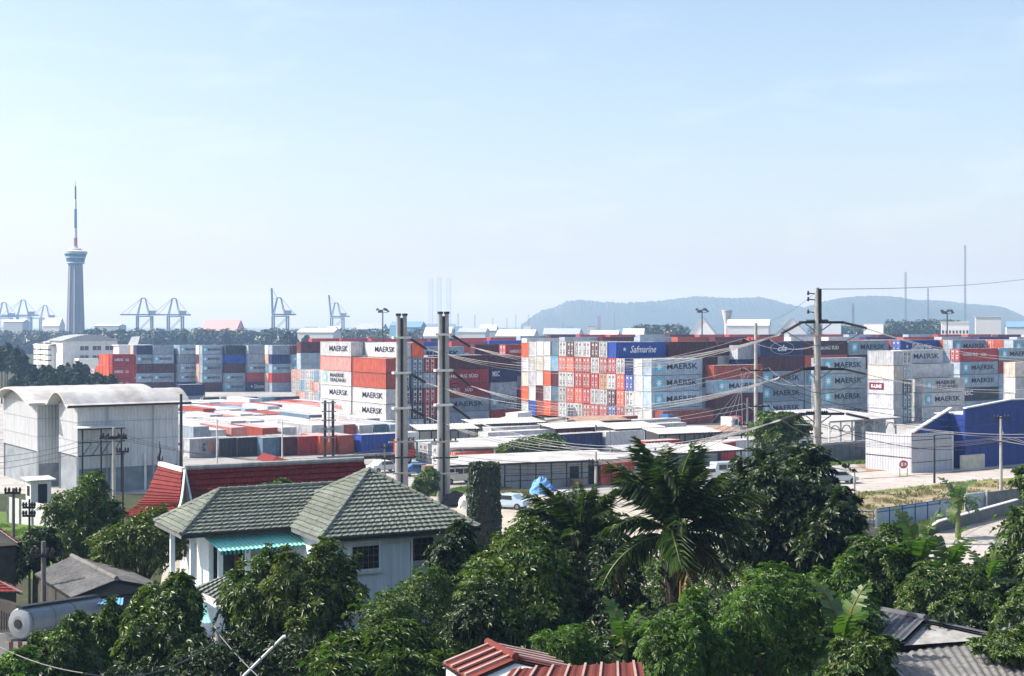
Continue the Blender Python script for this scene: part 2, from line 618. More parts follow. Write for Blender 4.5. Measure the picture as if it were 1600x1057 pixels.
# ------------------------------------------------------------------ shipping containers
CW = 2.44
C_COL = {
    'grey': (0.34, 0.42, 0.50), 'palegrey': (0.50, 0.52, 0.56), 'lgrey': (0.42, 0.53, 0.64), 'white': (0.60, 0.61, 0.62), 'red': (0.42, 0.035, 0.03),
    'orange': (0.72, 0.12, 0.045), 'rust': (0.36, 0.07, 0.04), 'maroon': (0.085, 0.010, 0.013), 'navy': (0.015, 0.025, 0.11),
    'blue': (0.02, 0.07, 0.38), 'sky': (0.20, 0.42, 0.60), 'steel': (0.12, 0.20, 0.28), 'teal': (0.16, 0.36, 0.38), 'beige': (0.58, 0.53, 0.46),
    'charcoal': (0.03, 0.035, 0.045), 'pink': (0.60, 0.24, 0.22), 'peach': (0.66, 0.38, 0.25)}
C_NAME = {'grey': 'blue-grey', 'palegrey': 'pale grey', 'lgrey': 'light blue-grey', 'white': 'white', 'red': 'red', 'orange': 'bright orange', 'rust': 'rust red',
          'maroon': 'dark maroon', 'navy': 'navy blue', 'blue': 'bright blue', 'sky': 'sky blue', 'steel': 'steel blue', 'teal': 'pale teal',
          'beige': 'beige', 'charcoal': 'charcoal', 'pink': 'faded pink', 'peach': 'peach'}
C_MESH = {}

def c_meshes(L, h):
    key = (L, h)
    if key in C_MESH:
        return C_MESH[key]
    a, w = L / 2, CW / 2
    body = MB()
    n = int((L - 0.4) / 0.28)
    if n % 2:
        n += 1
    x0, x1 = -a + 0.17, a - 0.17
    for sgn in (-1, 1):
        vs = []
        for i in range(2 * n + 1):
            ph = i % 4
            off = 0.03 if ph in (0, 1) else 0.085
            x = x0 + (x1 - x0) * i / (2 * n)
            vs += [(x, sgn * (w - off), 0.16), (x, sgn * (w - off), h - 0.1)]
        body.add(vs, [(2 * i, 2 * i + 2, 2 * i + 3, 2 * i + 1) for i in range(2 * n)])
    # front wall (the end without doors), corrugated
    vs = []
    k = 14
    for i in range(k + 1):
        off = 0.03 if i % 4 in (0, 1) else 0.08
        y = -w + 0.17 + (CW - 0.34) * i / k
        vs += [(a - off, y, 0.16), (a - off, y, h - 0.1)]
    body.add(vs, [(2 * i, 2 * i + 2, 2 * i + 3, 2 * i + 1) for i in range(k)])
    # roof: shallow cross corrugation
    vs = []
    k = 2 * max(4, int(L / 1.1))
    for i in range(k + 1):
        x = -a + 0.1 + (L - 0.2) * i / k
        z = h - (0.03 if i % 2 else 0.055)
        vs += [(x, -w + 0.06, z), (x, w - 0.06, z)]
    body.add(vs, [(2 * i, 2 * i + 2, 2 * i + 3, 2 * i + 1) for i in range(k)])
    body.box(-a + 0.1, a - 0.1, -w + 0.1, w - 0.1, 0.1, 0.15)
    me_b = body.mesh('container_body')
    fr = MB()
    for sx in (-1, 1):
        for sy in (-1, 1):
            xa, xb = sorted((sx * a, sx * (a - 0.16)))
            ya, yb = sorted((sy * w, sy * (w - 0.16)))
            fr.box(xa, xb, ya, yb, 0, h)
    for sy in (-1, 1):
        ya, yb = sorted((sy * (w - 0.004), sy * (w - 0.1)))
        fr.box(-a + 0.16, a - 0.16, ya, yb, 0.02, 0.17)
        fr.box(-a + 0.16, a - 0.16, ya, yb, h - 0.11, h - 0.012)
    for sx in (-1, 1):
        xa, xb = sorted((sx * (a - 0.004), sx * (a - 0.1)))
        fr.box(xa, xb, -w + 0.16, w - 0.16, 0.02, 0.17)
        fr.box(xa, xb, -w + 0.16, w - 0.16, h - 0.12, h - 0.012)
    me_f = fr.mesh('container_frame')
    # one door leaf, its origin at the hinge side, seen from -x
    dr = MB()
    dw = w - 0.165
    dr.box(-a + 0.02, -a + 0.07, 0.005, dw, 0.18, h - 0.125)
    for z in (0.3, h * 0.5, h - 0.35):
        dr.box(-a + 0.004, -a + 0.02, 0.05, dw - 0.05, z, z + 0.12)
    me_d = dr.mesh('container_door')
    lk = MB()
    for y in (0.22, 0.72):
        lk.box(-a - 0.03, -a + 0.018, y, y + 0.075, 0.1, h - 0.05)
    lk.box(-a - 0.02, -a + 0.017, 0.3, 0.72, 1.12, 1.26)
    lk.box(-a - 0.003, -a + 0.016, 0.42, 0.72, 0.55, 0.85)
    lk.box(-a - 0.004, -a + 0.016, 0.30, 0.72, h - 0.75, h - 0.40)
    me_l = lk.mesh('locking_bars')
    fp = MB()
    vs = []
    k = 14
    for i in range(k + 1):
        off = 0.03 if i % 4 in (0, 1) else 0.08
        y = -w + 0.17 + (CW - 0.34) * i / k
        vs += [(-a + off, y, 0.16), (-a + off, y, h - 0.1)]
    fp.add(vs, [(2 * i, 2 * i + 2, 2 * i + 3, 2 * i + 1) for i in range(k)])
    me_p = fp.mesh('end_wall')
    for me in (me_b, me_f, me_d, me_p):
        me.materials.append(PAINT)
    me_l.materials.append(M_barw)
    me_l2 = me_l.copy()
    me_l2.materials.clear()
    me_l2.materials.append(mat('grey_bars', (0.16, 0.17, 0.18), 0.5, 0.2, 2.0))
    C_MESH[key] = (me_b, me_f, me_d, (me_l, me_l2), me_p)
    return C_MESH[key]

TXT = {}

def text_mesh(txt, w, h, m, bold=0.012, italic=0.0):
    """lettering as a flat mesh of its own: centred, w wide and h high, in the x-z plane facing -y"""
    key = (txt, round(w, 3), round(h, 3), m.name, italic)
    if key in TXT:
        return TXT[key]
    cu = bpy.data.curves.new('lettering', 'FONT')
    cu.body = txt
    cu.size = 1.0
    cu.offset = bold
    cu.shear = italic
    cu.align_x = 'CENTER'
    cu.resolution_u = 2
    cu.extrude = 0.012
    o = bpy.data.objects.new('lettering_source', cu)
    COL.objects.link(o)
    dg = bpy.context.evaluated_depsgraph_get()
    me = bpy.data.meshes.new_from_object(o.evaluated_get(dg))
    bpy.data.objects.remove(o)
    co = np.empty(len(me.vertices) * 3, dtype=np.float32)
    me.vertices.foreach_get('co', co)
    co = co.reshape(-1, 3)
    lo, hi = co.min(0), co.max(0)
    c = (lo + hi) / 2
    q = (co - c)
    out = np.zeros_like(q)
    out[:, 0] = q[:, 0] * (w / (hi[0] - lo[0]))
    out[:, 2] = q[:, 1] * (h / (hi[1] - lo[1]))
    out[:, 1] = -q[:, 2]
    me.vertices.foreach_set('co', out.ravel())
    me.materials.clear()
    me.materials.append(m)
    me.update()
    me.name = 'lettering'
    TXT[key] = me
    return me

EMB = {}

def emblem_meshes(s, pts=7):
    key = (s, pts)
    if key in EMB:
        return EMB[key]
    sq = MB()
    sq.box(-s / 2, s / 2, -0.008, 0.008, -s / 2, s / 2)
    a = sq.mesh('emblem_panel')
    a.materials.append(M_star)
    st = MB()
    ring = []
    for i in range(2 * pts):
        r = s * (0.46 if i % 2 == 0 else 0.19)
        t = math.pi / 2 + math.pi * i / pts
        ring.append((r * math.cos(t), -0.014, r * math.sin(t)))
    st.add(ring + [(0, -0.014, 0)], [(i, (i + 1) % (2 * pts), 2 * pts) for i in range(2 * pts)])
    b = st.mesh('emblem_star')
    b.materials.append(M_letterw)
    EMB[key] = (a, b)
    return EMB[key]

def child(name, me, parent, loc, rz=0.0, col=None):
    o = put(name, me, None, parent, loc, rz)
    if col:
        o.color = col
    return o

FEAT = {'m': 'with dark lettering and a star', 'm2': 'with two lines of dark lettering', 'ms': 'with small dark lettering', 'h': 'with white lettering', 'hx': 'with white letters and a cross mark',
        'saf': 'with white script lettering', 'kl': 'with a maroon name panel', 'msc': 'with white block letters', 'oval': 'with a white oval emblem', 'cma': 'with an orange and dark emblem', 'pk': 'with a pink emblem'}

def cross_mark(parent, side, x, y, z, s):
    mb = MB()
    mb.bar((-s, 0, -s * 0.7), (s, 0, s * 0.7), 0.03, s * 0.35, (0, 1, 0))
    mb.bar((-s, 0, s * 0.7), (s, 0, -s * 0.7), 0.03, s * 0.35, (0, 1, 0))
    return child('cross_mark', mb.mesh('cross_mark') if 'cross' not in EMB else EMB['cross'], parent, (x, y, z), side)

def decorate(root, logo, L, h, sideV):
    """lettering on the long side that faces the camera"""
    y = (CW / 2 + 0.006) * (1 if sideV else -1)
    rz = math.pi if sideV else 0.0
    f = -1 if sideV else 1
    def T(txt, w, hh, x, z, m, italic=0.0, bold=0.012):
        return child('lettering', text_mesh(txt, w, hh, m, bold, italic), root, (f * x, y, z), rz)
    def E(s, x, z):
        a, b = emblem_meshes(s)
        p = child('emblem_panel', a, root, (f * x, y, z), rz)
        child('emblem_star', b, p, (0, 0, 0))
    zc = h * 0.54
    if logo == 'm':
        if L > 8:
            E(h * 0.62, -L * 0.35, zc)
            T('MAERSK', L * 0.60, h * 0.36, L * 0.10, zc, M_letter)
        else:
            E(h * 0.42, -L * 0.36, zc)
            T('MAERSK', L * 0.62, h * 0.26, L * 0.10, zc, M_letter)
    elif logo == 'ms':
        T('MAERSK', L * 0.60, h * 0.38, L * 0.10, zc, M_letter, bold=0.014)
    elif logo == 'm2':
        E(h * 0.55, -L * 0.34, zc)
        T('MAERSK', L * 0.46, h * 0.26, L * 0.06, zc + h * 0.17, M_letter)
        T('SEALAND', L * 0.50, h * 0.26, L * 0.08, zc - h * 0.17, M_letter)
    elif logo == 'h':
        T('HAMBURG S\u00dcD', L * 0.62, h * 0.30, -L * 0.02, zc, M_letterw)
    elif logo == 'hx':
        T('HAMBURG', L * 0.36, h * 0.24, -L * 0.23, zc, M_letterw)
        T('S\u00dcD', L * 0.14, h * 0.26, L * 0.33, zc, M_letterw)
        mb = MB()
        s = h * 0.30
        mb.bar((-s * 1.5, 0, -s * 0.75), (s * 1.5, 0, s * 0.75), 0.03, s * 0.36, (0, 1, 0))
        mb.bar((-s * 1.5, 0.002, s * 0.75), (s * 1.5, 0.002, -s * 0.75), 0.03, s * 0.36, (0, 1, 0))
        mb.build('cross_mark', M_letterw, root)
        o = root.children[-1]
        o.location = (f * L * 0.12, y, zc)
        o.rotation_euler.z = rz
    elif logo == 'saf':
        T('Safmarine', L * 0.52, h * 0.46, L * 0.04, zc, M_letterw, italic=0.35)
        a, b = emblem_meshes(h * 0.34)
        child('emblem_star', b, root, (f * -L * 0.33, y + (0.01 if sideV else -0.002), zc), rz)
    elif logo == 'kl':
        mb = MB()
        mb.box(-L * 0.28, L * 0.28, -0.008, 0.008, -h * 0.24, h * 0.24)
        p = mb.build('name_panel', M_klpanel, root)
        p.location = (f * -L * 0.16, y, zc)
        p.rotation_euler.z = rz
        child('lettering', text_mesh('K-LINE', L * 0.40, h * 0.24, M_letterw, 0.03), p, (0, -0.012, 0))
    elif logo == 'msc':
        T('MSC', L * 0.27, h * 0.38, -L * 0.30, zc + h * 0.08, M_letterw)
    elif logo == 'oval':
        mb = MB()
        N = 40
        for i in range(N):
            t0, t1 = 2 * math.pi * i / N, 2 * math.pi * (i + 1) / N
            mb.bar((L * 0.26 * math.cos(t0), 0, h * 0.42 * math.sin(t0)), (L * 0.26 * math.cos(t1), 0, h * 0.42 * math.sin(t1)), 0.03, 0.13, (0, 1, 0))
        o = mb.build('oval_ring', M_letterw, root)
        o.location = (0, y, zc)
        T('cla', L * 0.20, h * 0.42, 0, zc, M_letterw, italic=0.4)
    elif logo == 'cma':
        T('C', L * 0.07, h * 0.40, -L * 0.16, zc, M_letter, bold=0.03)
        T('MA', L * 0.16, h * 0.22, L * 0.02, zc + h * 0.16, mat('orange_lettering', (0.75, 0.25, 0.05)))
        T('CGM', L * 0.16, h * 0.22, L * 0.02, zc - h * 0.14, mat('orange_lettering', (0.75, 0.25, 0.05)))
    elif logo == 'pk':
        T('CHINA', L * 0.34, h * 0.30, L * 0.05, zc, mat('pink_lettering', (0.70, 0.20, 0.18)), bold=0.015)

STUFF_C = {}
N_CONT = [0]

def container(center, rz, colname, L=12.19, h=2.59, logo='', door=False, sideV=False, label=None, group=None):
    me_b, me_f, me_d, me_l, me_p = c_meshes(L, h)
    c = C_COL[colname]
    c = (c[0], c[1], c[2], 1.0)
    if label is None:                       # hidden behind others: only its bulk, in the joined lot
        STUFF_C.setdefault(colname, []).append((center, rz, L, h))
        return None
    root = put('shipping_container', me_b, None, None, center, rz)
    root.color = c
    tag(root, label, 'container', group)
    N_CONT[0] += 1
    child('frame', me_f, root, (0, 0, 0), 0, c)
    if door:
        me_l = me_l[1 if colname in ('white', 'palegrey', 'beige', 'peach', 'teal', 'sky') else 0]
        d1 = child('door', me_d, root, (0, 0, 0), 0, c)
        child('locking_bar', me_l, d1, (0, 0, 0))
        d2 = child('door', me_d, root, (0, -CW / 2 + 0.165, 0), 0, c)
        child('locking_bar', me_l, d2, (0, 0, 0))
    else:
        child('end_wall', me_p, root, (0, 0, 0), 0, c)
    if logo:
        decorate(root, logo, L, h, sideV)
    return root

TIERN = ['topmost', 'second down', 'third down', 'fourth down', 'fifth down', 'sixth down']
USED = {}

def lab(colname, logo, door, L, tier, where):
    f = FEAT.get(logo, 'with door end showing' if door else '')
    s = ' '.join(x for x in (C_NAME[colname], 'container', f, tier, where) if x)
    w = s.split()
    if len(w) > 16 and f:
        f2 = {'m': 'with star and letters', 'm2': 'with two-line lettering', 'hx': 'with white cross mark', 'h': 'with white letters', 'cma': 'with orange emblem', 'msc': 'with white letters',
              'saf': 'with white script', 'kl': 'with maroon panel', 'oval': 'with oval emblem', 'pk': 'with pink emblem', 'ms': 'with dark letters'}.get(logo, 'door end')
        s = ' '.join(x for x in (C_NAME[colname], 'container', f2, tier, where) if x)
    if len(s.split()) > 16:
        s = ' '.join(x for x in (C_NAME[colname], 'container', tier, where) if x)
    return s

def stack(kind, px, Y, tiers, where, group, L=12.19, h=2.59, vis=9, at=None, base=None):
    """tiers from the ground up: 'colour', 'colour:logo', 'colour/d' (doors to the viewer).  vis: how many, from the top, the photo shows"""
    c = Vector((GX(px, Y), Y, 0)) if at is None else Vector(at)
    if kind == 'U':
        ctr = c + U * (L / 2) + V * (CW / 2)
        rz = ANG
    else:
        ctr = c + V * (L / 2) + U * (CW / 2)
        rz = ANG + math.pi / 2
    b = gz(ctr.x, ctr.y) + 0.03 if base is None else base
    n = len(tiers)
    for i, t in enumerate(tiers):
        door = t.endswith('/d')
        t = t.replace('/d', '')
        colname, _, logo = t.partition(':')
        top = n - 1 - i
        j = (random.uniform(-0.06, 0.06), random.uniform(-0.05, 0.05), random.uniform(-0.003, 0.003))
        pos = (ctr.x + U.x * j[0], ctr.y + U.y * j[0], b + i * (h + 0.06))
        L_ = None
        if top < vis:
            L_ = lab(colname, logo, door, L, TIERN[top] if n > 1 else '', where)
        container(pos, rz + j[2], colname, L, h, logo, door, kind == 'V', L_, group)
    return c

# --- the wall of container ends and the stack with the star emblems beside it
A0 = Vector((GX(1018, 253), 253, 0))
HC = 2.9
GA = 'containers in the wall of container ends'
wall_cols = [
    ['white', 'lgrey:m', 'lgrey:m', 'lgrey:m'],
    ['white', 'white', 'white', 'white'],
    ['white/d', 'white/d', 'blue/d', 'navy'],
    ['red/d', 'orange/d', 'orange/d', 'white/d'],
    ['blue/d', 'maroon/d', 'white/d', 'red/d', 'blue:saf'],
    ['red/d', 'white/d', 'peach/d', 'rust/d', 'white/d'],
    ['red/d', 'white/d', 'red/d', 'white/d', 'maroon/d'],
    ['rust/d', 'red/d', 'rust/d', 'red/d', 'white/d'],
    ['white/d', 'orange/d', 'red/d', 'rust/d', 'white/d'],
    ['white/d', 'orange/d', 'white/d', 'orange/d', 'maroon/d'],
    ['white/d', 'white/d', 'white/d', 'orange/d', 'white/d'],
    ['rust', 'steel', 'maroon', 'sky', 'steel'],
    ['orange', 'white', 'orange', 'white', 'white'],
    ['rust', 'maroon', 'white', 'beige', 'white'],
    ['blue', 'white', 'palegrey', 'white', 'white'],
    ['white', 'orange', 'beige', 'white', 'orange'],
]
for n_, t in enumerate(wall_cols):
    stack('U', 0, 0, t, 'in %s column from right, wall of container ends' % ORD[n_], GA, h=HC, at=A0 + V * (2.58 * n_))
# lone bottom row in front of the star stack
GF = 'containers in the bottom row before the star stack'
stack('U', 0, 0, ['rust'], 'with orange lit end, lying below the three star containers', GF, at=A0 - V * 2.55 + U * 0.4)
# next bay along: red on top, pale star container, two maroon
a2 = A0 + U * 12.9 - V * 2.5
stack('U', 0, 0, ['maroon', 'maroon', 'lgrey:m', 'rust'], 'in the stack left of the slim concrete pole', 'containers left of the slim pole', at=a2)
# upper row behind, maroon
a3 = A0 + U * 12.7 + V * 10.0
stack('U', 0, 0, ['grey', 'grey', 'maroon', 'maroon', 'maroon'], 'in line behind the blue script container', 'maroon containers behind the star stack', h=HC, at=a3, vis=1)
stack('U', 0, 0, ['grey', 'grey', 'grey', 'white/d', 'maroon'], 'at the end of the row behind the slim pole', 'maroon containers behind the star stack', h=HC, at=a3 + U * 12.6, vis=2)
stack('U', 1121, 279, ['grey', 'grey', 'grey', 'white/d'], 'pair of door ends above the rust container, right one', 'white door ends above the rust container', h=HC, vis=1)
stack('U', 1134, 277, ['grey', 'grey', 'grey', 'white/d'], 'pair of door ends above the rust container, front one', 'white door ends above the rust container', h=HC, vis=1)
stack('U', 1153, 274, ['grey', 'grey', 'grey', 'navy', 'palegrey'], 'between the white door ends and slim pole', 'containers beside the slim pole', L=6.06, h=2.75, vis=2)

# --- the white stack whose long sides face the sun
GW = 'containers in the sunlit white stack'
W0 = Vector((GX(603, 241), 241, 0))
stack('V', 0, 0, ['white:ms', 'white:ms', 'white:ms', 'rust', 'rust'], 'in right bay of the sunlit white stack', GW, at=W0)
stack('V', 0, 0, ['white', 'white:pk', 'white:ms', 'white:m2', 'pink', 'white:ms'], 'in left bay of the sunlit white stack', GW, at=W0 + V * 12.75)
wc = [['grey/d', 'grey/d', 'navy/d', 'charcoal/d', 'grey/d', 'white:ms'],
      ['grey/d', 'charcoal/d', 'maroon/d', 'steel/d', 'steel/d', 'orange'],
      ['charcoal/d', 'red/d', 'red/d', 'grey/d', 'red/d'],
      ['steel/d', 'steel/d', 'red/d', 'red/d', 'maroon/d']]
for k, t in enumerate(wc):
    stack('V', 0, 0, t, 'in shaded %s column right of the white stack' % ORD[k], 'shaded container ends between the steel poles', at=W0 + U * 2.52 * (k + 1))
    stack('V', 0, 0, ['grey'] * 5, '', '', at=W0 + U * 2.52 * (k + 1) + V * 12.75, vis=0)
stack('U', 545, 262, ['grey', 'grey', 'grey', 'grey', 'navy', 'steel'], 'peeping between the two white top containers', 'containers behind the white stack', L=6.06, vis=1)

# --- block right of the twin steel poles, long sides in shade
GB = 'containers in the shaded block right of the steel poles'
B0 = Vector((GX(679, 262), 262, 0))
stack('U', 0, 0, ['grey', 'grey:m', 'red:hx', 'red:h', 'maroon'], 'right of the twin steel poles', GB, at=B0)
stack('U', 0, 0, ['grey'] * 5, '', '', at=B0 + V * 2.5, vis=0)
stack('U', 0, 0, ['grey', 'grey', 'grey', 'grey', 'grey:m'], 'behind the maroon one by the steel poles', GB, at=B0 + V * 7.0 - U * 1.2, h=HC, vis=1)
stack('U', 742, 304, ['grey', 'grey', 'grey', 'grey', 'maroon'], 'end of the row behind the steel poles', GB, h=HC, vis=1)
stack('U', 766, 269, ['red', 'grey:m', 'grey', 'navy:msc', 'maroon'], 'between the steel poles and the dark gap', GB, L=6.06, at=B0 + U * 12.5)
stack('U', 790, 297, ['maroon', 'charcoal', 'grey', 'maroon', 'red:h/d'], 'above the dark gap', 'containers above the dark gap', L=6.06, h=HC, vis=1)
stack('U', 806, 289, ['charcoal', 'maroon', 'steel', 'navy'], 'in dark gap left of the container ends', 'containers above the dark gap', L=6.06, h=2.75)

# --- right: stacks behind the big concrete pole
GC = 'containers in the stacks behind the concrete poles'
C1 = Vector((GX(1187, 275), 275, 0))
stack('U', 0, 0, ['grey:m', 'grey:m', 'grey:m', 'maroon', 'navy:oval'], 'between the slim and the big concrete pole', GC, at=C1, h=HC)
stack('U', 0, 0, ['grey', 'grey', 'grey:m', 'orange/d', 'maroon:h'], 'behind the big concrete pole', GC, at=C1 + U * 12.55, h=HC, vis=3)
stack('U', 0, 0, ['grey', 'grey', 'grey', 'maroon', 'grey:m'], 'at far end behind the big concrete pole', GC, at=C1 + U * 25.1, h=HC, vis=2)
stack('U', 1283, 262, ['grey:m', 'grey:m', 'grey:m', 'grey:m'], 'in the stack right of the big concrete pole', GC, h=HC)
C3 = Vector((GX(1396, 256), 256, 0))
GD = 'pale containers above the white canopy'
stack('V', 0, 0, ['palegrey', 'palegrey', 'palegrey:kl', 'beige', 'palegrey'], 'in pale stack above the white canopy', GD, L=6.06, at=C3)
stack('V', 0, 0, ['steel/d', 'steel/d', 'charcoal/d', 'grey/d', 'white/d'], 'in shaded ends beside the pale stack', GD, L=6.06, at=C3 + U * 2.52)
C4 = Vector((GX(1441, 262), 262, 0))
GE = 'white containers above the blue hall'
stack('U', 0, 0, ['white', 'white:m', 'white:m2'], 'in front row above the blue hall roof', GE, at=C4)
stack('U', 0, 0, ['white', 'white', 'white', 'white'], 'in second row above the blue hall roof', GE, at=C4 + V * 2.5, vis=1)
stack('U', 0, 0, ['white', 'white', 'white', 'white', 'white:m'], 'in third row above the blue hall roof', GE, at=C4 + V * 5.0, vis=1)
GR = 'containers at the right edge above the blue hall'
stack('U', 1500, 283, ['grey', 'charcoal:msc', 'grey:m', 'grey:m', 'red:hx/d'], 'right of the white star stack', GR)
stack('U', 1561, 290, ['grey', 'grey', 'grey', 'red', 'grey:m'], 'second stack right of the white star stack', GR, vis=2)
stack('U', 1586, 256, ['white', 'white:ms', 'white:ms', 'beige'], 'in the stack at the right edge of the picture', GR, h=2.75)
GT = 'containers in the upper row on the right'
for px, Y, t, wh in [(1356, 300, ['maroon', 'grey', 'grey', 'teal:m', 'orange/d'], 'in upper row, right of the big pole'),
                     (1378, 298, ['maroon', 'grey', 'grey', 'grey', 'white/d'], 'in upper row, first white end right of big pole'),
                     (1407, 296, ['grey', 'grey', 'grey', 'grey', 'blue:saf/d'], 'in upper row above the pale stack'),
                     (1488, 300, ['grey', 'grey', 'grey', 'grey', 'grey:m/d'], 'in upper row above the red cross container'),
                     (1557, 304, ['grey', 'grey', 'grey', 'grey', 'orange/d'], 'in upper row near the right edge'),
                     (1583, 300, ['grey', 'grey', 'grey', 'grey', 'grey:m/d'], 'last of the upper row on the right')]:
    stack('U', px, Y, t, wh, GT, h=HC, vis=2 if 'teal' in t[3] else 1)
    stack('U', 0, 0, t[:-1] + [random.choice(['white/d', 'rust/d', 'white/d'])], wh.replace('in upper', 'end behind upper').replace('last of', 'end behind'), GT, h=HC, vis=0,
          at=Vector((GX(px, Y), Y, 0)) + V * 2.5)

# --- left: rows of short containers far off
GL = 'short containers in the rows on the left'
left = [(213, ['maroon', 'grey:m', 'maroon', 'grey:m', 'navy'], 'beside the orange block'),
        (240, ['maroon', 'grey:m', 'maroon', 'grey:m', 'grey'], 'second column right of the orange block'),
        (281, ['navy', 'grey:m', 'grey:m', 'grey', 'grey:m'], 'third column right of the orange block'),
        (316, ['maroon', 'grey:m', 'grey:m', 'grey:m', 'grey:m'], 'fourth column right of the orange block'),
        (353, ['grey:m', 'grey:m', 'maroon', 'blue', 'charcoal'], 'fifth column right of the orange block'),
        (388, ['navy:saf', 'red', 'grey:m', 'grey', 'grey'], 'sixth column right of the orange block'),
        (425, ['grey', 'red', 'grey:m', 'navy', 'grey'], 'seventh column right of the orange block'),
        (457, ['grey', 'grey', 'grey:m', 'grey:m', 'maroon'], 'eighth column right of the orange block'),
        (491, ['white', 'white', 'blue', 'grey:m', 'grey'], 'ninth column right of the orange block')]
for i, (px, t, wh) in enumerate(left):
    stack('U', px, 404 + (i % 3) * 2.0, t, wh, GL, L=6.06, h=2.63, vis=4 if i < 2 else 5)
    c = Vector((GX(px, 404 + (i % 3) * 2.0), 404 + (i % 3) * 2.0, 0))
    stack('U', 0, 0, [random.choice(['white', 'peach', 'steel', 'sky', 'maroon', 'white']) for _ in range(5)], 'end behind the ' + wh, GL, L=6.06, h=2.63, vis=0, at=c + V * 2.5)
stack('U', 252, 410, ['white', 'white', 'white', 'peach', 'teal'], 'pale ends between second and third left columns', GL, L=6.06, h=2.63, vis=3, at=Vector((GX(267, 412), 412, 0)))
GO = 'orange containers in the block on the left'
O0 = Vector((GX(175, 346), 346, 0))
for k in range(5):
    stack('U', 0, 0, ['orange', 'orange', 'orange:hx' if k == 0 else 'orange'] + (['orange:hx' if k == 0 else 'orange'] if k < 4 else []) if k else ['red:hx', 'red:hx', 'red:hx', 'red:hx'],
          'in %s column of the orange block above the warehouse' % ORD[k], GO, L=6.06, h=HC, at=O0 + V * 2.52 * k, vis=3)
for k in range(3):
    stack('U', 0, 0, ['white', ['white', 'navy', 'sky'][k], ['beige', 'white', 'sky'][k]], 'in %s pale column left of the orange block' % ORD[k], GO, L=6.06, at=O0 + V * 2.52 * (5.3 + k), vis=2)
stack('U', 281, 322, ['grey:m', 'navy'], 'in short stack at the warehouse roof corner', GL, L=6.06)
GJ = 'pale container ends in the low block'
D0 = Vector((GX(512, 338), 338, 0))
for k in range(8):
    pal = ['white/d', 'pink/d', 'white/d', 'sky/d', 'peach/d', 'white/d', 'palegrey/d']
    stack('U', 0, 0, [pal[(k * 3 + q * 2) % 7] for q in range(3)], 'in %s column from right, low pale block' % ORD[k], GJ, L=6.06, at=D0 + V * 2.5 * k, vis=3)
GK = 'containers in the single row behind the low field'
for k, (px, c) in enumerate([(318, 'charcoal/d'), (345, 'palegrey/d'), (363, 'steel'), (389, 'blue'), (409, 'teal/d'), (430, 'navy')]):
    stack('U', px, 318 + (k % 2) * 1.2, [c], '%s from left in single row above the low field' % ORD[k], GK, L=6.06)

# --- the low field of containers seen from above
GG = 'containers in the low field of pale roofs'
FCOL = ['white', 'white', 'white', 'pink', 'white', 'palegrey', 'rust', 'white', 'white', 'steel', 'white', 'grey']
rf = random.Random(5)
F0 = Vector((GX(300, 204), 204, 0))
for bay in range(7):
    for k in range(20):
        c = F0 + V * (14.0 * bay) + U * (2.72 * k + (0.45 * rf.random())) + V * rf.uniform(-.7, .7) + U * (1.2 * bay)
        px = 800 + F * c.x / c.y
        if px < 262 or px > 615 - bay * 14 or c.y > 300:
            continue
        if rf.random() < 0.11:
            continue
        cc = rf.choice(FCOL)
        stack('V', 0, 0, [cc], 'roof in %s row back, %s from left, low field' % (ORD[bay], ORD[k]) if bay < 3 else '', GG, at=c, h=2.59, vis=9 if bay < 3 else 0,
              base=gz(c.x, c.y) + 0.03 + rf.choice([0, 0, 0.1, 0.3, 0.6]))
GH = 'containers in the front line of the low field'
front = [(296, 'palegrey:cma', 6.06, 196), (343, 'charcoal/d', 6.06, 197), (372, 'charcoal/d', 6.06, 198), (411, 'steel', 6.06, 198), (440, 'maroon', 6.06, 199), (466, 'red', 6.06, 200),
         (500, 'orange', 6.06, 201), (529, 'rust', 6.06, 202), (565, 'blue', 6.06, 203), (597, 'white:ms', 6.06, 205)]
for k, (px, c, L, Y) in enumerate(front):
    stack('V' if k in (4, 6, 7) else 'U', px, Y - 6, [c], '%s from left in front line of the low field' % ORD[k], GH, L=L, base=0.02)
# reefers and offices right of the steel poles
GI = 'containers behind the long open shed'
for k, (kind, px, Y, c) in enumerate([('U', 650, 186, 'teal'), ('U', 668, 183, 'white/d'), ('U', 690, 178, 'white/d'), ('U', 712, 170, 'orange/d'), ('U', 1068, 178, 'white/d'), ('U', 1096, 182, 'red/d'), ('U', 1128, 186, 'white/d'),
                                       ('U', 1010, 186, 'red'), ('U', 940, 158, 'orange'), ('U', 916, 160, 'rust')]):
    stack(kind, px, Y, [c], '%s from left among single containers behind the sheds' % ORD[[0, 1, 2, 3, 7, 8, 9, 6, 5, 4][k]], GI, L=6.06, base=0.02)

GN = 'low white container roofs before the wall of ends'
N0 = Vector((GX(712, 188), 188, 0))
for r in range(5):
    for c in range(5):
        at = N0 + U * (12.7 * c + 2.2 * (r % 2)) + V * (8.6 * r) - U * (4.2 * r)
        q = 800 + F * at.x / at.y
        if q < 655 or q > 1030 or at.y > 240 or (760 < q < 840 and at.y > 224):
            continue
        stack('U', 0, 0, [rf.choice(['white', 'white', 'beige', 'palegrey', 'white', 'rust', 'navy'])], 'roof in %s row back, %s from left, below the wall of ends' % (ORD[r], ORD[c]), GN, at=at)

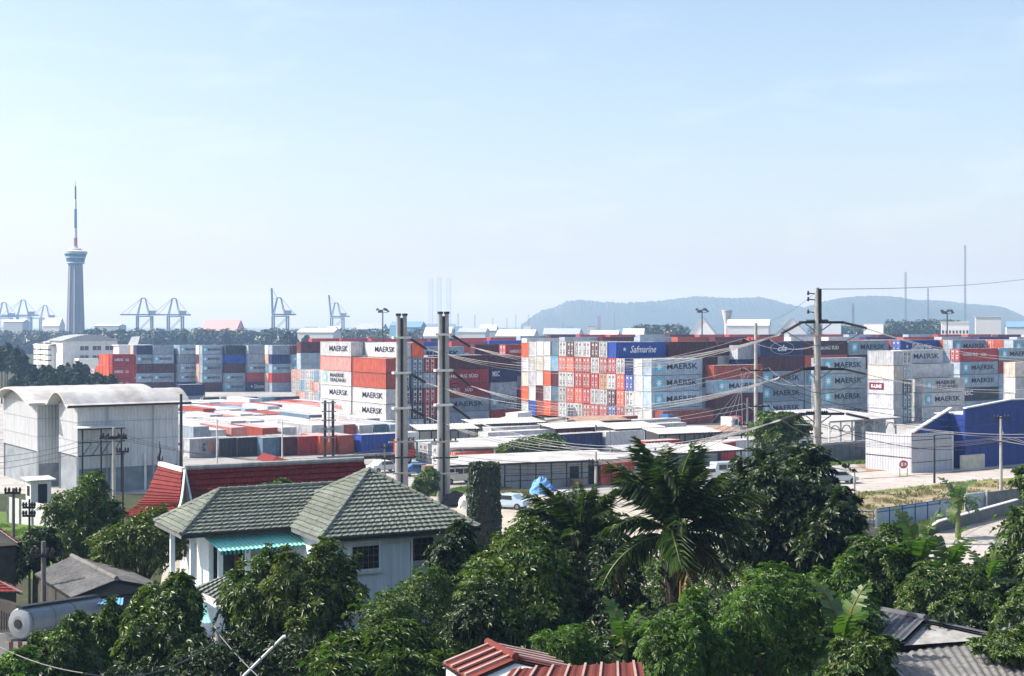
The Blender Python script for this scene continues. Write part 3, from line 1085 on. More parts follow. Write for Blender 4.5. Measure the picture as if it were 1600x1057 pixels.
# --- far rows, tops only
rr = random.Random(9)
FARC = ['red', 'maroon', 'maroon', 'rust', 'navy', 'red', 'grey', 'maroon', 'blue', 'red', 'steel', 'white']
for row, Y in enumerate((372, 470)):
    px = 470 + row * 17
    k = 0
    while px < 1640:
        top = rr.choice(FARC) if row == 0 else rr.choice(['red', 'maroon', 'red', 'rust', 'grey'])
        stack('U', px, Y + rr.uniform(-3, 3), ['grey', 'grey', 'grey', 'grey', top], '', '', h=HC, vis=0)
        px += 12.45 * 0.80 * F / Y
        k += 1

def build_container_mass():
    mb = MB()
    names = list(STUFF_C)
    mats_ = [mat('container_' + n, C_COL[n], 0.6, 0.2, 0.6, 0.4, (0.15, 0.08, 0.05)) for n in names]
    for i, n in enumerate(names):
        mb.mi = i
        for (c, rz, L, h) in STUFF_C[n]:
            ca, sa = math.cos(rz), math.sin(rz)
            def w(x, y, z):
                return (c[0] + x * ca - y * sa, c[1] + x * sa + y * ca, c[2] + z)
            a, b = L / 2, CW / 2
            vs = [w(-a, -b, 0), w(a, -b, 0), w(a, b, 0), w(-a, b, 0), w(-a, -b, h), w(a, -b, h), w(a, b, h), w(-a, b, h)]
            mb.add(vs, [(4, 5, 6, 7), (3, 0, 4, 7), (1, 2, 6, 5)])
            for sy in (-1, 1):
                k = int(L / 0.6)
                vv = []
                for q in range(k + 1):
                    o = b - (0.0 if q % 2 else 0.06)
                    x = -a + L * q / k
                    vv += [w(x, sy * o, 0.0), w(x, sy * o, h - 0.02)]
                mb.add(vv, [(2 * q, 2 * q + 2, 2 * q + 3, 2 * q + 1) for q in range(k)])
    o = mb.build('stacked_containers', mats_, None, fix=False)
    stuff(o)
    tag(o, 'far rows of stacked containers, mostly red and maroon tops, behind the nearer stacks', 'containers')
build_container_mass()
print('containers as things:', N_CONT[0])
# ------------------------------------------------------------------ tiled roofs
def tile_roof(parent, A, B, C, D, rows, m, name='tile_course', amp=0.035, pitch=0.30, lip=0.085, sag=0.0):
    """eave A-B, ridge D-C; one mesh per course of tiles, each course lapping the one below"""
    A, B, C, D = map(Vector, (A, B, C, D))
    n = (B - A).cross(D - A)
    n.normalize()
    if n.z < 0:
        n = -n
    e = (B - A).normalized()
    def sg(t):
        return Vector((0, 0, -sag * math.sin(math.pi * t)))
    for r in range(rows):
        t0, t1 = r / rows, (r + 1) / rows
        a0, b0 = A.lerp(D, t0) + sg(t0), B.lerp(C, t0) + sg(t0)
        a1, b1 = A.lerp(D, t1) + sg(t1), B.lerp(C, t1) + sg(t1)
        s0, s1 = (a0 - A).dot(e), (b0 - A).dot(e)
        k = max(2, int((s1 - s0) / pitch * 4))
        vs, fs = [], []
        for i in range(k + 1):
            w = i / k
            p, q = a0.lerp(b0, w), a1.lerp(b1, w)
            s_ = s0 + (s1 - s0) * w
            wave = amp * (0.5 + 0.5 * math.cos(2 * math.pi * s_ / pitch))
            jit = 0.012 * math.sin(s_ * 37.0 + r * 5) + 0.006 * math.sin(s_ * 1.3 + r * 2.1)
            top = p + n * (lip + wave + jit)
            vs += [p + n * 0.005, top, q + n * (wave + 0.01)]
        for i in range(k):
            fs += [(3 * i, 3 * i + 3, 3 * i + 4, 3 * i + 1), (3 * i + 1, 3 * i + 4, 3 * i + 5, 3 * i + 2)]
        mb = MB()
        mb.add(vs, fs)
        mb.build(name, m, parent, fix=False)

def roof_mat(name, c1, c2, c3, ns=1.2):
    m, nt, b = nodes(name)
    co = coords(nt)
    a = mixc(nt, ramp(nt, noise(nt, ns, 7, 0.65, co, 0.3), [(0.35, 0.0), (0.65, 1.0)]), c1, c2)
    a = mixc(nt, ramp(nt, noise(nt, ns * 5, 6, 0.7, co), [(0.45, 0.0), (0.75, 0.85)]), a, c3)
    nt.links.new(a, b.inputs['Base Color'])
    oi = nt.nodes.new('ShaderNodeObjectInfo')
    a = mixc(nt, 1.0, a, ramp(nt, oi.outputs['Random'], [(0.0, 0.84), (1.0, 1.12)]), 'MULTIPLY')
    nt.links.new(a, b.inputs['Base Color'])
    b.inputs['Roughness'].default_value = 0.8
    b.inputs['Specular IOR Level'].default_value = 0.25
    return m

RM_green = roof_mat('grey_green_tile', (0.25, 0.275, 0.23), (0.18, 0.20, 0.165), (0.085, 0.093, 0.08))
RM_red = roof_mat('glazed_red_tile', (0.22, 0.028, 0.024), (0.155, 0.018, 0.018), (0.08, 0.018, 0.016))
RM_redmetal = roof_mat('red_roof_sheet', (0.20, 0.042, 0.030), (0.165, 0.035, 0.026), (0.11, 0.04, 0.03))
RM_asb = roof_mat('weathered_cement_sheet', (0.24, 0.235, 0.225), (0.15, 0.145, 0.14), (0.05, 0.048, 0.045), 0.8)
RM_white = mat('white_roof_sheet', (0.56, 0.55, 0.53), 0.6, 0.22, 0.5, 0.75, (0.26, 0.21, 0.17))
M_turq = mat('turquoise_sheet', (0.26, 0.68, 0.60), 0.5, 0.12, 1.5, 0.3, (0.35, 0.45, 0.42))
M_palewall = mat('pale_blue_wall', (0.70, 0.80, 0.86), 0.85, 0.10, 0.8, 0.5, (0.36, 0.38, 0.38), streak=True)
M_bluewall = mat('blue_sheeting', (0.010, 0.036, 0.23), 0.5, 0.2, 0.5, 0.5, (0.05, 0.06, 0.16), streak=True)
M_blueframe = mat('blue_frame', (0.03, 0.10, 0.33), 0.5, 0.1)
M_fencep = mat('pale_fence_panel', (0.40, 0.49, 0.58), 0.7, 0.12, 1.0, 0.3, (0.25, 0.25, 0.22), streak=True)
M_warewhite = mat('ribbed_white_sheet', (0.60, 0.62, 0.65), 0.55, 0.08, 0.5, 0.45, (0.30, 0.27, 0.24), streak=True)

# ------------------------------------------------------------------ house with the grey-green tiled roof
HA = R(28)
HU = Vector((math.cos(HA), math.sin(HA), 0))
HV = Vector((-math.sin(HA), math.cos(HA), 0))
ZE = 8.9
def house():
    root = thing('tiled_house', 'pale blue two-storey house under a grey-green tiled hip roof', 'house', (0, 0, 0))
    C = P(500, 843, F * (H - ZE) / (843 - HZ))
    Ln = P(283, 837, F * (H - ZE) / (837 - HZ))
    C.z = Ln.z = ZE
    a = 3.8
    roof = MB()
    soff = MB()
    # right mass: pyramid
    c0, c1, c2, c3 = C, C + HU * 2 * a, C + HU * 2 * a + HV * 2 * a, C + HV * 2 * a
    apex = C + HU * a + HV * a + Vector((0, 0, 2.42))
    soff.prism([c0, c1, c2, c3], (0, 0, -0.16))
    # left mass: hip
    d = 4.7
    l0, l3 = Ln, Ln + HV * d
    ext = 6.9
    l1, l2 = Ln + HU * ext, Ln + HU * ext + HV * d
    r0 = Ln + (HU + HV) * d / 2 + Vector((0, 0, 1.55))
    r1 = r0 + HU * (ext - d / 2 + 1.6)
    soff.prism([l0, l1, l2, l3], (0, 0, -0.158))
    rf = soff.build('roof', mat('eave_board', (0.16, 0.17, 0.17), 0.7), root)
    tile_roof(rf, c0, c1, apex, apex, 17, RM_green)
    tile_roof(rf, c3, c0, apex, apex, 17, RM_green)
    tile_roof(rf, c1, c2, apex, apex, 17, RM_green)
    tile_roof(rf, l0, l1, r1, r0, 12, RM_green)
    tile_roof(rf, l3, l0, r0, r0, 12, RM_green)
    tile_roof(rf, l2, l3, r0, r1, 12, RM_green)
    for p, q in ((c0, apex), (c1, apex), (c3, apex), (l0, r0), (l3, r0), (r0, r1)):
        rc = MB()
        N = max(4, int((q - p).length / 0.42))
        for i in range(N):
            x, y = p.lerp(q, i / N), p.lerp(q, (i + 1.12) / N)
            rc.tube([x + Vector((0, 0, 0.06)), y + Vector((0, 0, 0.045))], [0.12, 0.10], 7)
        rc.build('ridge_tile', RM_green, rf)
    # walls of the right mass: a projecting bay and a recessed bay
    o = 0.5
    wz = ZE - 0.17
    w0 = C + HU * o + HV * o
    bay = 3.9
    walls = MB()
    def vbox(p, lu, lv, z0, z1, mbx):
        q = [p, p + HU * lu, p + HU * lu + HV * lv, p + HV * lv]
        mbx.prism([Vector((v.x, v.y, z0)) for v in q], (0, 0, z1 - z0))
    vbox(w0, bay, 2 * a - 2 * o, 0, wz, walls)
    vbox(w0 + HU * (bay - 0.3) + HV * 0.75, 2 * a - 2 * o - bay + 0.3, 2 * a - 2 * o - 1.0, 0, wz - 0.01, walls)
    wl_ = walls.build('wall', M_palewall, root)
    cor = MB()
    vbox(w0 - HU * 0.03 - HV * 0.05, bay + 0.06, 0.06, 5.15, 5.40, cor)
    vbox(w0 - HU * 0.03 - HV * 0.04, bay + 0.06, 0.05, wz - 0.35, wz - 0.1, cor)
    cor.build('string_course', M_offwhite, root)
    def window(p, w, z0, z1, nx, ny):
        fr = MB()
        t = 0.09
        vbox(p - HV * 0.05 - HU * t, t, 0.07, z0 - t, z1 + t, fr)
        vbox(p - HV * 0.05 + HU * w, t, 0.07, z0 - t, z1 + t, fr)
        vbox(p - HV * 0.05, w, 0.07, z0 - t, z0, fr)
        vbox(p - HV * 0.05, w, 0.07, z1, z1 + t, fr)
        wn_ = fr.build('window', M_white, root)
        g = MB()
        vbox(p - HV * 0.006, w, 0.004, z0, z1, g)
        g.build('pane', M_glass, wn_)
        b_ = MB()
        for i in range(1, nx):
            vbox(p - HV * 0.03 + HU * (w * i / nx - 0.012), 0.024, 0.02, z0, z1, b_)
        for j in range(1, ny):
            vbox(p - HV * 0.028, w, 0.016, z0 + (z1 - z0) * j / ny - 0.012, z0 + (z1 - z0) * j / ny + 0.012, b_)
        b_.build('window_grille', mat('brass_grille', (0.22, 0.15, 0.09), 0.5), wn_)
        s_ = MB()
        vbox(p - HV * 0.14 - HU * 0.12, w + 0.24, 0.1, z0 - 0.2, z0 - t - 0.003, s_)
        s_.build('window_sill', M_offwhite, wn_)
    window(w0 + HU * 1.15, 1.25, 7.38, 8.52, 5, 4)
    window(w0 + HU * (bay + 0.22) + HV * 0.75, 1.25, 7.42, 8.42, 4, 4)
    dpipe = MB()
    q_ = w0 + HU * (bay + .06) - HV * .06
    dpipe.tube([Vector((q_.x, q_.y, 0)), Vector((q_.x, q_.y, wz - .1))], .05, 8)
    dpipe.build('downpipe', M_offwhite, root)
    gt_ = MB()
    gt_.bar(c0 - HV * .05 + Vector((0, 0, -.06)), c1 - HV * .05 + Vector((0, 0, -.06)), .12, .12)
    gt_.bar(l0 - HV * .05 + Vector((0, 0, -.06)), l0 + HU * 5.4 - HV * .05 + Vector((0, 0, -.06)), .12, .12)
    gt_.build('gutter', M_dark, root)
    # left mass: veranda with posts, dark doors behind, white balustrade
    v0 = Ln + HU * 0.55 + HV * 0.5
    back = MB()
    vbox(v0 + HV * 1.7 + HU * 1.3, ext - 2.0, d - 2.7, 0, wz - 0.01, back)
    vbox(v0, ext - 0.9, d - 1.0, 0, 5.55, back)
    back.build('wall', M_palewall, root)
    for k, off in enumerate((0, 1.25, 2.5)):
        pm = MB()
        vbox(v0 + HU * off, 0.2, 0.2, 5.55, wz, pm)
        pm.build('porch_post', M_palewall, root)
    pm = MB()
    vbox(v0 + HV * (d - 1.3), 0.2, 0.2, 5.55, wz, pm)
    pm.build('porch_post', M_palewall, root)
    dm = MB()
    for k in range(3):
        vbox(v0 + HV * 1.66 + HU * (1.5 + k * 1.15), 0.95, 0.035, 5.6, 8.0, dm)
    dm.build('door', M_glass, root)
    cur = MB()
    vbox(v0 + HV * 1.63 + HU * 2.45, 0.18, 0.03, 5.65, 7.95, cur)
    cur.build('curtain', mat('brown_curtain', (0.16, 0.06, 0.04)), root)
    bal = MB()
    vbox(v0 + HV * 0.2 - HU * 0.02, 0.10, d - 1.5, 6.45, 6.58, bal)
    vbox(v0 + HV * 0.2 + HU * 0.01, 0.05, d - 1.5, 5.55, 6.449, bal)
    bal.build('balustrade', M_white, root)
    for k in range(9):
        bb = MB()
        vbox(v0 + HV * (0.3 + k * 0.34) - HU * 0.045, 0.06, 0.14, 5.6, 6.44, bb)
        bb.build('baluster', M_white, root)
    # turquoise awning of corrugated sheet
    aw = MB()
    A_, B_ = v0 + HU * 1.0 - HV * 1.15, v0 + HU * 5.6 - HV * 1.15
    D_, C_ = v0 + HU * 0.55 + HV * 0.1, v0 + HU * 5.1 + HV * 0.1
    for p in (A_, B_):
        p.z = ZE - 0.72
    for p in (C_, D_):
        p.z = ZE - 0.20
    aw.corr(A_, B_, C_, D_, 0.2, 0.035)
    aw_o = aw.build('awning', M_turq, root, fix=False)
    for i in range(24):
        ed = MB()
        p, q = A_.lerp(B_, i / 24), A_.lerp(B_, (i + 0.55) / 24)
        ed.prism([p, q, q - Vector((0, 0, 0.16)), p - Vector((0, 0, 0.16))], (0, .01, 0))
        ed.build('awning_flap', mat('teal_fringe', (0.06, 0.30, 0.27)), aw_o)
    # lower lean-to roof in front of the veranda
    e0 = P(352, 946, 57.6)
    e1 = P(393, 908, 59.6)
    e2, e3 = P(345, 902, 60.2), P(300, 920, 58.5)
    tr = MB()
    tr.slab(e3, e0, e1, e2, 0.08)
    lt = tr.build('porch_roof', mat('eave_board', (0.16, 0.17, 0.17)), root)
    tile_roof(lt, e0, e1, e2, e3, 8, RM_green)
    wb = MB()
    wb.bar(e0 + Vector((0, 0, -0.05)), e3 + Vector((0, 0, -0.05)), 0.06, 0.2)
    wb.build('fascia_board', M_white, lt)
    return root
house()

# ------------------------------------------------------------------ red-tiled roof with white bargeboards and finial
def red_hall():
    root = thing('red_roofed_hall', 'hall with steep dark red tiled roof, white bargeboard and pointed finial', 'hall')
    r0 = P(288, 734, 85)
    Lr = 11.6
    r1 = r0 + HU * Lr
    half, drop = 3.4, 4.2
    rf = MB()
    f0, f1 = r0 - HV * half - Vector((0, 0, drop)), r1 - HV * half - Vector((0, 0, drop))
    g0, g1 = r0 + HV * half - Vector((0, 0, drop)), r1 + HV * half - Vector((0, 0, drop))
    rf.prism([f0 - Vector((0, 0, .1)), r0 - Vector((0, 0, .1)), g0 - Vector((0, 0, .1))], HU * Lr)
    roof = rf.build('roof', mat('roof_core', (0.10, 0.03, 0.03)), root)
    tile_roof(roof, f0, f1, r1, r0, 16, RM_red, pitch=0.26, amp=0.03, sag=0.28)
    tile_roof(roof, g1, g0, r0, r1, 8, RM_red, pitch=0.5)
    # side roof facing the sun: a concave skirt hung under the gable
    s0, s1 = P(286, 737, 84.6), P(249, 727, 88.5)
    t0, t1 = P(277, 792, 80.5), P(206, 797, 86.5)
    sk = MB()
    low_ = Vector((0, 0, -.75))
    sk.add([t1 + low_ * .1, t0 + low_ * .1, (s0 + t0) / 2 + low_, (s1 + t1) / 2 + low_, s0 + low_ * .1, s1 + low_ * .1], [(0, 1, 2, 3), (3, 2, 4, 5)])
    skr = sk.build('skirt_roof', mat('roof_core', (0.10, 0.03, 0.03)), root)
    tile_roof(skr, t1, t0, s0, s1, 14, RM_red, pitch=0.26, amp=0.03, sag=0.5)
    t2, t3 = P(262, 815, 79.0), P(186, 806, 86.0)
    tile_roof(skr, t3, t2, t0, t1, 5, RM_red, pitch=0.26, amp=0.03)
    bb = MB()
    N = 14
    for i in range(N):
        def pt(t):
            return s0.lerp(t0 + (t0 - s0) * 0.1, t) + Vector((0.12, -0.1, -0.5 * math.sin(math.pi * t)))
        bb.bar(pt(i / N), pt((i + 1.02) / N), 0.12, 0.34)
    bb.bar(s1 + Vector((0, 0, .1)), s0 + Vector((0, 0, .1)), 0.2, 0.26)
    bb.bar(r0 - HU * 0.02 - HV * 0.05, f0 - HU * 0.02, 0.12, 0.4)
    bb.build('bargeboard', M_white, root)
    gb = MB()
    gb.prism([r0 - HU * .12, f0 - HU * .12, g0 - HU * .12], HU * 0.1)
    gb.build('gable', M_white, root)
    rc = MB()
    rc.tube([r0 + Vector((0, 0, .1)), r1 + Vector((0, 0, .1))], 0.17, 8)
    rc.build('ridge_cap', M_conc, roof)
    fi = MB()
    p = s1 + Vector((0, 0, .15))
    fi.tube([p, p + Vector((-.05, 0, .35)), p + Vector((.06, 0, .7)), p + Vector((0, 0, 1.35))], [0.13, 0.10, 0.06, 0.012], 8)
    fi.tube([p, p + Vector((.2, -.1, .18)), p + Vector((.26, -.1, .45))], [0.1, 0.06, 0.012], 6)
    fi.build('finial', M_dark, root)
    rb = MB()
    q = [f0 + HU * .5 + HV * .5, f1 - HU * .5 + HV * .5, g1 - HU * .5 - HV * .5, g0 + HU * .5 - HV * .5]
    rb.prism([Vector((v.x, v.y, 0)) for v in q], (0, 0, f0.z))
    rb.build('wall', M_offwhite, root)
    # small second gable at the far end
    sg = MB()
    e0, e1, e2 = P(422, 724, 92), P(432, 713, 93.5), P(458, 722, 93)
    sg.prism([e0, e1, e2], HV * 3)
    sg.build('dormer', RM_red, root)
red_hall()

# ------------------------------------------------------------------ white warehouse with two barrel roofs
def frame_pt(o, u, v, a, b, z):
    return Vector((o.x + u.x * a + v.x * b, o.y + u.y * a + v.y * b, z))

def ribbed_wall(mb, p, q, z0, z1, pitch=0.35, amp=0.05):
    p, q = Vector(p), Vector(q)
    d = (q - p)
    L = d.length
    n = Vector((d.y, -d.x, 0)).normalized()
    k = max(2, int(L / pitch) * 4)
    vs = []
    for i in range(k + 1):
        o = n * (amp if i % 4 in (1, 2) else 0.0)
        s_ = p + d * (i / k) + o
        vs += [(s_.x, s_.y, z0), (s_.x, s_.y, z1)]
    mb.add(vs, [(2 * i, 2 * i + 2, 2 * i + 3, 2 * i + 1) for i in range(k)])

def barrel_warehouse():
    root = thing('barrel_roof_warehouse', 'tall white sheet-clad warehouse with two barrel-vaulted roofs beside the trees', 'warehouse')
    o = P(121, 700, 150)
    o.z = 0
    ze = 9.4
    Lu = 11.2
    for k, (b0, wdt, a0, L_) in enumerate(((0.0, 6.6, 0.0, Lu), (8.6, 14.0, -1.8, Lu + 1.8))):
        wm = MB()
        zb = 4.0
        c = [frame_pt(o, U, V, a0, b0, 0), frame_pt(o, U, V, a0 + L_, b0, 0), frame_pt(o, U, V, a0 + L_, b0 + wdt, 0), frame_pt(o, U, V, a0, b0 + wdt, 0)]
        ribbed_wall(wm, c[0], c[1], 2.6, ze)
        ribbed_wall(wm, c[3], c[0], zb, ze)
        ribbed_wall(wm, c[1], c[2], 0, ze)
        ribbed_wall(wm, c[2], c[3], 0, ze)
        # the rounded head of the end wall
        N = 18
        rise = 1.12
        vs = []
        for i in range(N + 1):
            t = i / N
            zz = ze + rise * math.sin(math.pi * t) ** 0.9
            q = frame_pt(o, U, V, a0 + 0.02, b0 + wdt * t, 0)
            vs += [(q.x, q.y, ze), (q.x, q.y, zz)]
        wm.add(vs, [(2 * i, 2 * i + 2, 2 * i + 3, 2 * i + 1) for i in range(N)])
        wm.build('wall', M_warewhite, root, fix=False)
        lo = MB()
        lo.prism([frame_pt(o, U, V, a0 + .15, b0 + .15, 0), frame_pt(o, U, V, a0 + L_ - .1, b0 + .15, 0), frame_pt(o, U, V, a0 + L_ - .1, b0 + wdt - .1, 0), frame_pt(o, U, V, a0 + .15, b0 + wdt - .1, 0)], (0, 0, 4.1))
        lo.build('lower_wall', mat('grey_lower_wall', (0.24, 0.27, 0.30), 0.7, 0.3, 0.8), root)
        for q in (0.0, 0.33, 0.66, 1.0):
            cm = MB()
            s_ = frame_pt(o, U, V, a0 + L_ * q, b0 - 0.12, 0)
            cm.bar(s_, s_ + Vector((0, 0, 4.0)), 0.22)
            cm.build('column', M_white, root)
        for z_ in (5.6, 7.6):
            lp = MB()
            lp.bar(frame_pt(o, U, V, a0 + .05, b0 - 0.065, z_), frame_pt(o, U, V, a0 + L_ - .05, b0 - 0.065, z_), 0.03, 0.07)
            lp.bar(frame_pt(o, U, V, a0 - 0.065, b0 + .05, z_), frame_pt(o, U, V, a0 - 0.065, b0 + wdt - .05, z_), 0.03, 0.07)
            lp.build('sheet_lap', M_gshade, root)
        for q in (0.28, 0.74):
            dp = MB()
            dp.tube([frame_pt(o, U, V, a0 + L_ * q, b0 - .16, 0), frame_pt(o, U, V, a0 + L_ * q, b0 - .16, ze)], .06, 6)
            dp.build('downpipe', M_gshade, root)
        # vault with an overhang over the end wall
        rv = MB()
        oh = 1.3
        NV = 22
        def arc(t):
            tt = -0.10 + 1.20 * t
            z_ = ze + 0.12 + (rise + 0.25) * (math.sin(math.pi * min(1, max(0, tt))) ** 0.9 if 0 < tt < 1 else -0.35 * (abs(tt - 0.5) - 0.5) * 3)
            return b0 + wdt * tt, z_
        vs = []
        rows_ = 16
        for j in range(rows_ + 1):
            aa = a0 - oh + (L_ + 2 * oh) * j / rows_
            for i in range(NV + 1):
                bb_, z_ = arc(i / NV)
                p_ = frame_pt(o, U, V, aa, bb_, z_ + (0.03 if j % 2 else 0))
                vs.append(p_)
        rv.add(vs, [(j * (NV + 1) + i, j * (NV + 1) + i + 1, (j + 1) * (NV + 1) + i + 1, (j + 1) * (NV + 1) + i) for j in range(rows_) for i in range(NV)])
        n0 = len(vs)
        vs2 = [v - Vector((0, 0, 0.22)) for v in vs]
        rv.add(vs2, [(j * (NV + 1) + i, (j + 1) * (NV + 1) + i, (j + 1) * (NV + 1) + i + 1, j * (NV + 1) + i + 1) for j in range(rows_) for i in range(NV)])
        rv.add(vs[:NV + 1] + vs2[:NV + 1], [(i, i + 1, NV + 2 + i, NV + 1 + i) for i in range(NV)])
        rv.add([vs[j * (NV + 1)] for j in range(rows_ + 1)] + [vs2[j * (NV + 1)] for j in range(rows_ + 1)], [(j, j + 1, rows_ + 2 + j, rows_ + 1 + j) for j in range(rows_)])
        rv.build('roof', RM_white, root, fix=False)
        if k == 0:
            # gutter, downpipe, open stair frame against the long wall
            gt = MB()
            gt.bar(frame_pt(o, U, V, -1.2, -0.75, ze - 0.05), frame_pt(o, U, V, Lu + 1.2, -0.75, ze - 0.05), 0.2, 0.22)
            gt.build('gutter', M_dark, root)
            st = MB()
            for aa in (0.2, 2.2, 4.4):
                p_ = frame_pt(o, U, V, aa, -1.1, 0)
                st.bar(p_, p_ + Vector((0, 0, 6.9)), 0.14)
            for zz in (4.1, 5.5, 6.9):
                st.bar(frame_pt(o, U, V, -0.3, -1.1, zz), frame_pt(o, U, V, 4.8, -1.1, zz), 0.12)
            for aa in (0.2, 1.2, 2.2, 3.3):
                st.bar(frame_pt(o, U, V, aa, -1.1, 4.1), frame_pt(o, U, V, aa + 1.0, -1.1, 5.5), 0.07)
            st.build('stair_frame', M_dark, root)
            ct = MB()
            ct.prism([frame_pt(o, U, V, -0.5, -1.5, 7.0), frame_pt(o, U, V, 5.0, -1.5, 7.0), frame_pt(o, U, V, 5.0, -0.2, 7.15), frame_pt(o, U, V, -0.5, -0.2, 7.15)], (0, 0, 0.08))
            ct.build('canopy', M_offwhite, root)
    gb = MB()
    gb.box(0.2, 2.2, 0, 1.8, 0, 2.4)
    g = gb.build('gate_kiosk', M_white, None)
    tag(g, 'small white kiosk at the foot of the barrel-roofed warehouse', 'kiosk')
    g.location = P(45, 766, 140)
    g.location.z = 0
    g.rotation_euler.z = ANG
    kr = MB()
    kr.prism([(-.2, -.4, 2.45), (2.6, -.4, 2.45), (2.6, 2.2, 2.6), (-.2, 2.2, 2.6)], (0, 0, .1))
    kr.build('roof', M_offwhite, g)
    kd = MB()
    kd.box(0.9, 1.8, -0.04, 0.0, 0, 2.1)
    kd.box(0.16, 0.2, 0.4, 1.3, 0.9, 1.9)
    kd.build('door', M_black, g)
barrel_warehouse()

# ------------------------------------------------------------------ generic building: box with pitched or flat roof, windows as parts
def hall(name, label, cat, px, Y, a, b, h, rise=0.0, wm=None, rm=None, ang=ANG, along='u', wins=(), base=None, group=None, over=0.4, door=None):
    """near corner at column px; a metres along u (right), b metres along v (away)"""
    o = Vector((GX(px, Y), Y, 0))
    root = thing(name, label, cat, (o.x, o.y, gz(o.x, o.y) if base is None else base), ang, group)
    wm = wm or M_offwhite
    rm = rm or RM_white
    w = MB()
    w.box(0, a, 0, b, 0, h)
    if rise and along == 'u':
        w.prism([(0, 0, h), (0, b, h), (0, b / 2, h + rise)], (a, 0, 0))
    elif rise:
        w.prism([(0, 0, h), (a, 0, h), (a / 2, 0, h + rise)], (0, b, 0))
    w.build('wall', wm, root)
    r = MB()
    ov = over
    if rise == 0:
        r.box(-ov, a + ov, -ov, b + ov, h + 0.003, h + 0.3)
    elif along == 'u':
        k = rise / (b / 2)
        for s_ in (0, 1):
            y0, y1 = (-ov, b / 2) if s_ == 0 else (b + ov, b / 2)
            r.slab((-ov, y0, h - k * ov + .2), (a + ov, y0, h - k * ov + .2), (a + ov, y1, h + rise + .2), (-ov, y1, h + rise + .2), 0.18)
    else:
        k = rise / (a / 2)
        for s_ in (0, 1):
            x0, x1 = (-ov, a / 2) if s_ == 0 else (a + ov, a / 2)
            r.slab((x0, -ov, h - k * ov + .2), (x0, b + ov, h - k * ov + .2), (x1, b + ov, h + rise + .2), (x1, -ov, h + rise + .2), 0.18)
    r.build('roof', rm, root)
    for face, n, m_, z0, z1, frac in wins:
        # face 'f' = towards -v (shaded side), 'l' = towards -u (sunlit end)
        Lf = a if face == 'f' else b
        for i in range(n):
            cx = Lf * (i + 0.5) / n
            hw = Lf / n * frac / 2
            wb = MB()
            if face == 'f':
                wb.box(cx - hw, cx + hw, -0.05, -0.002, z0, z1)
            else:
                wb.box(-0.05, -0.002, cx - hw, cx + hw, z0, z1)
            wb.build('window', m_, root)
    if door:
        face, c0, c1, z1 = door
        wb = MB()
        if face == 'f':
            wb.box(c0, c1, -0.04, -0.003, 0, z1)
        else:
            wb.box(-0.04, -0.003, c0, c1, 0, z1)
        wb.build('door', M_black, root)
    return root

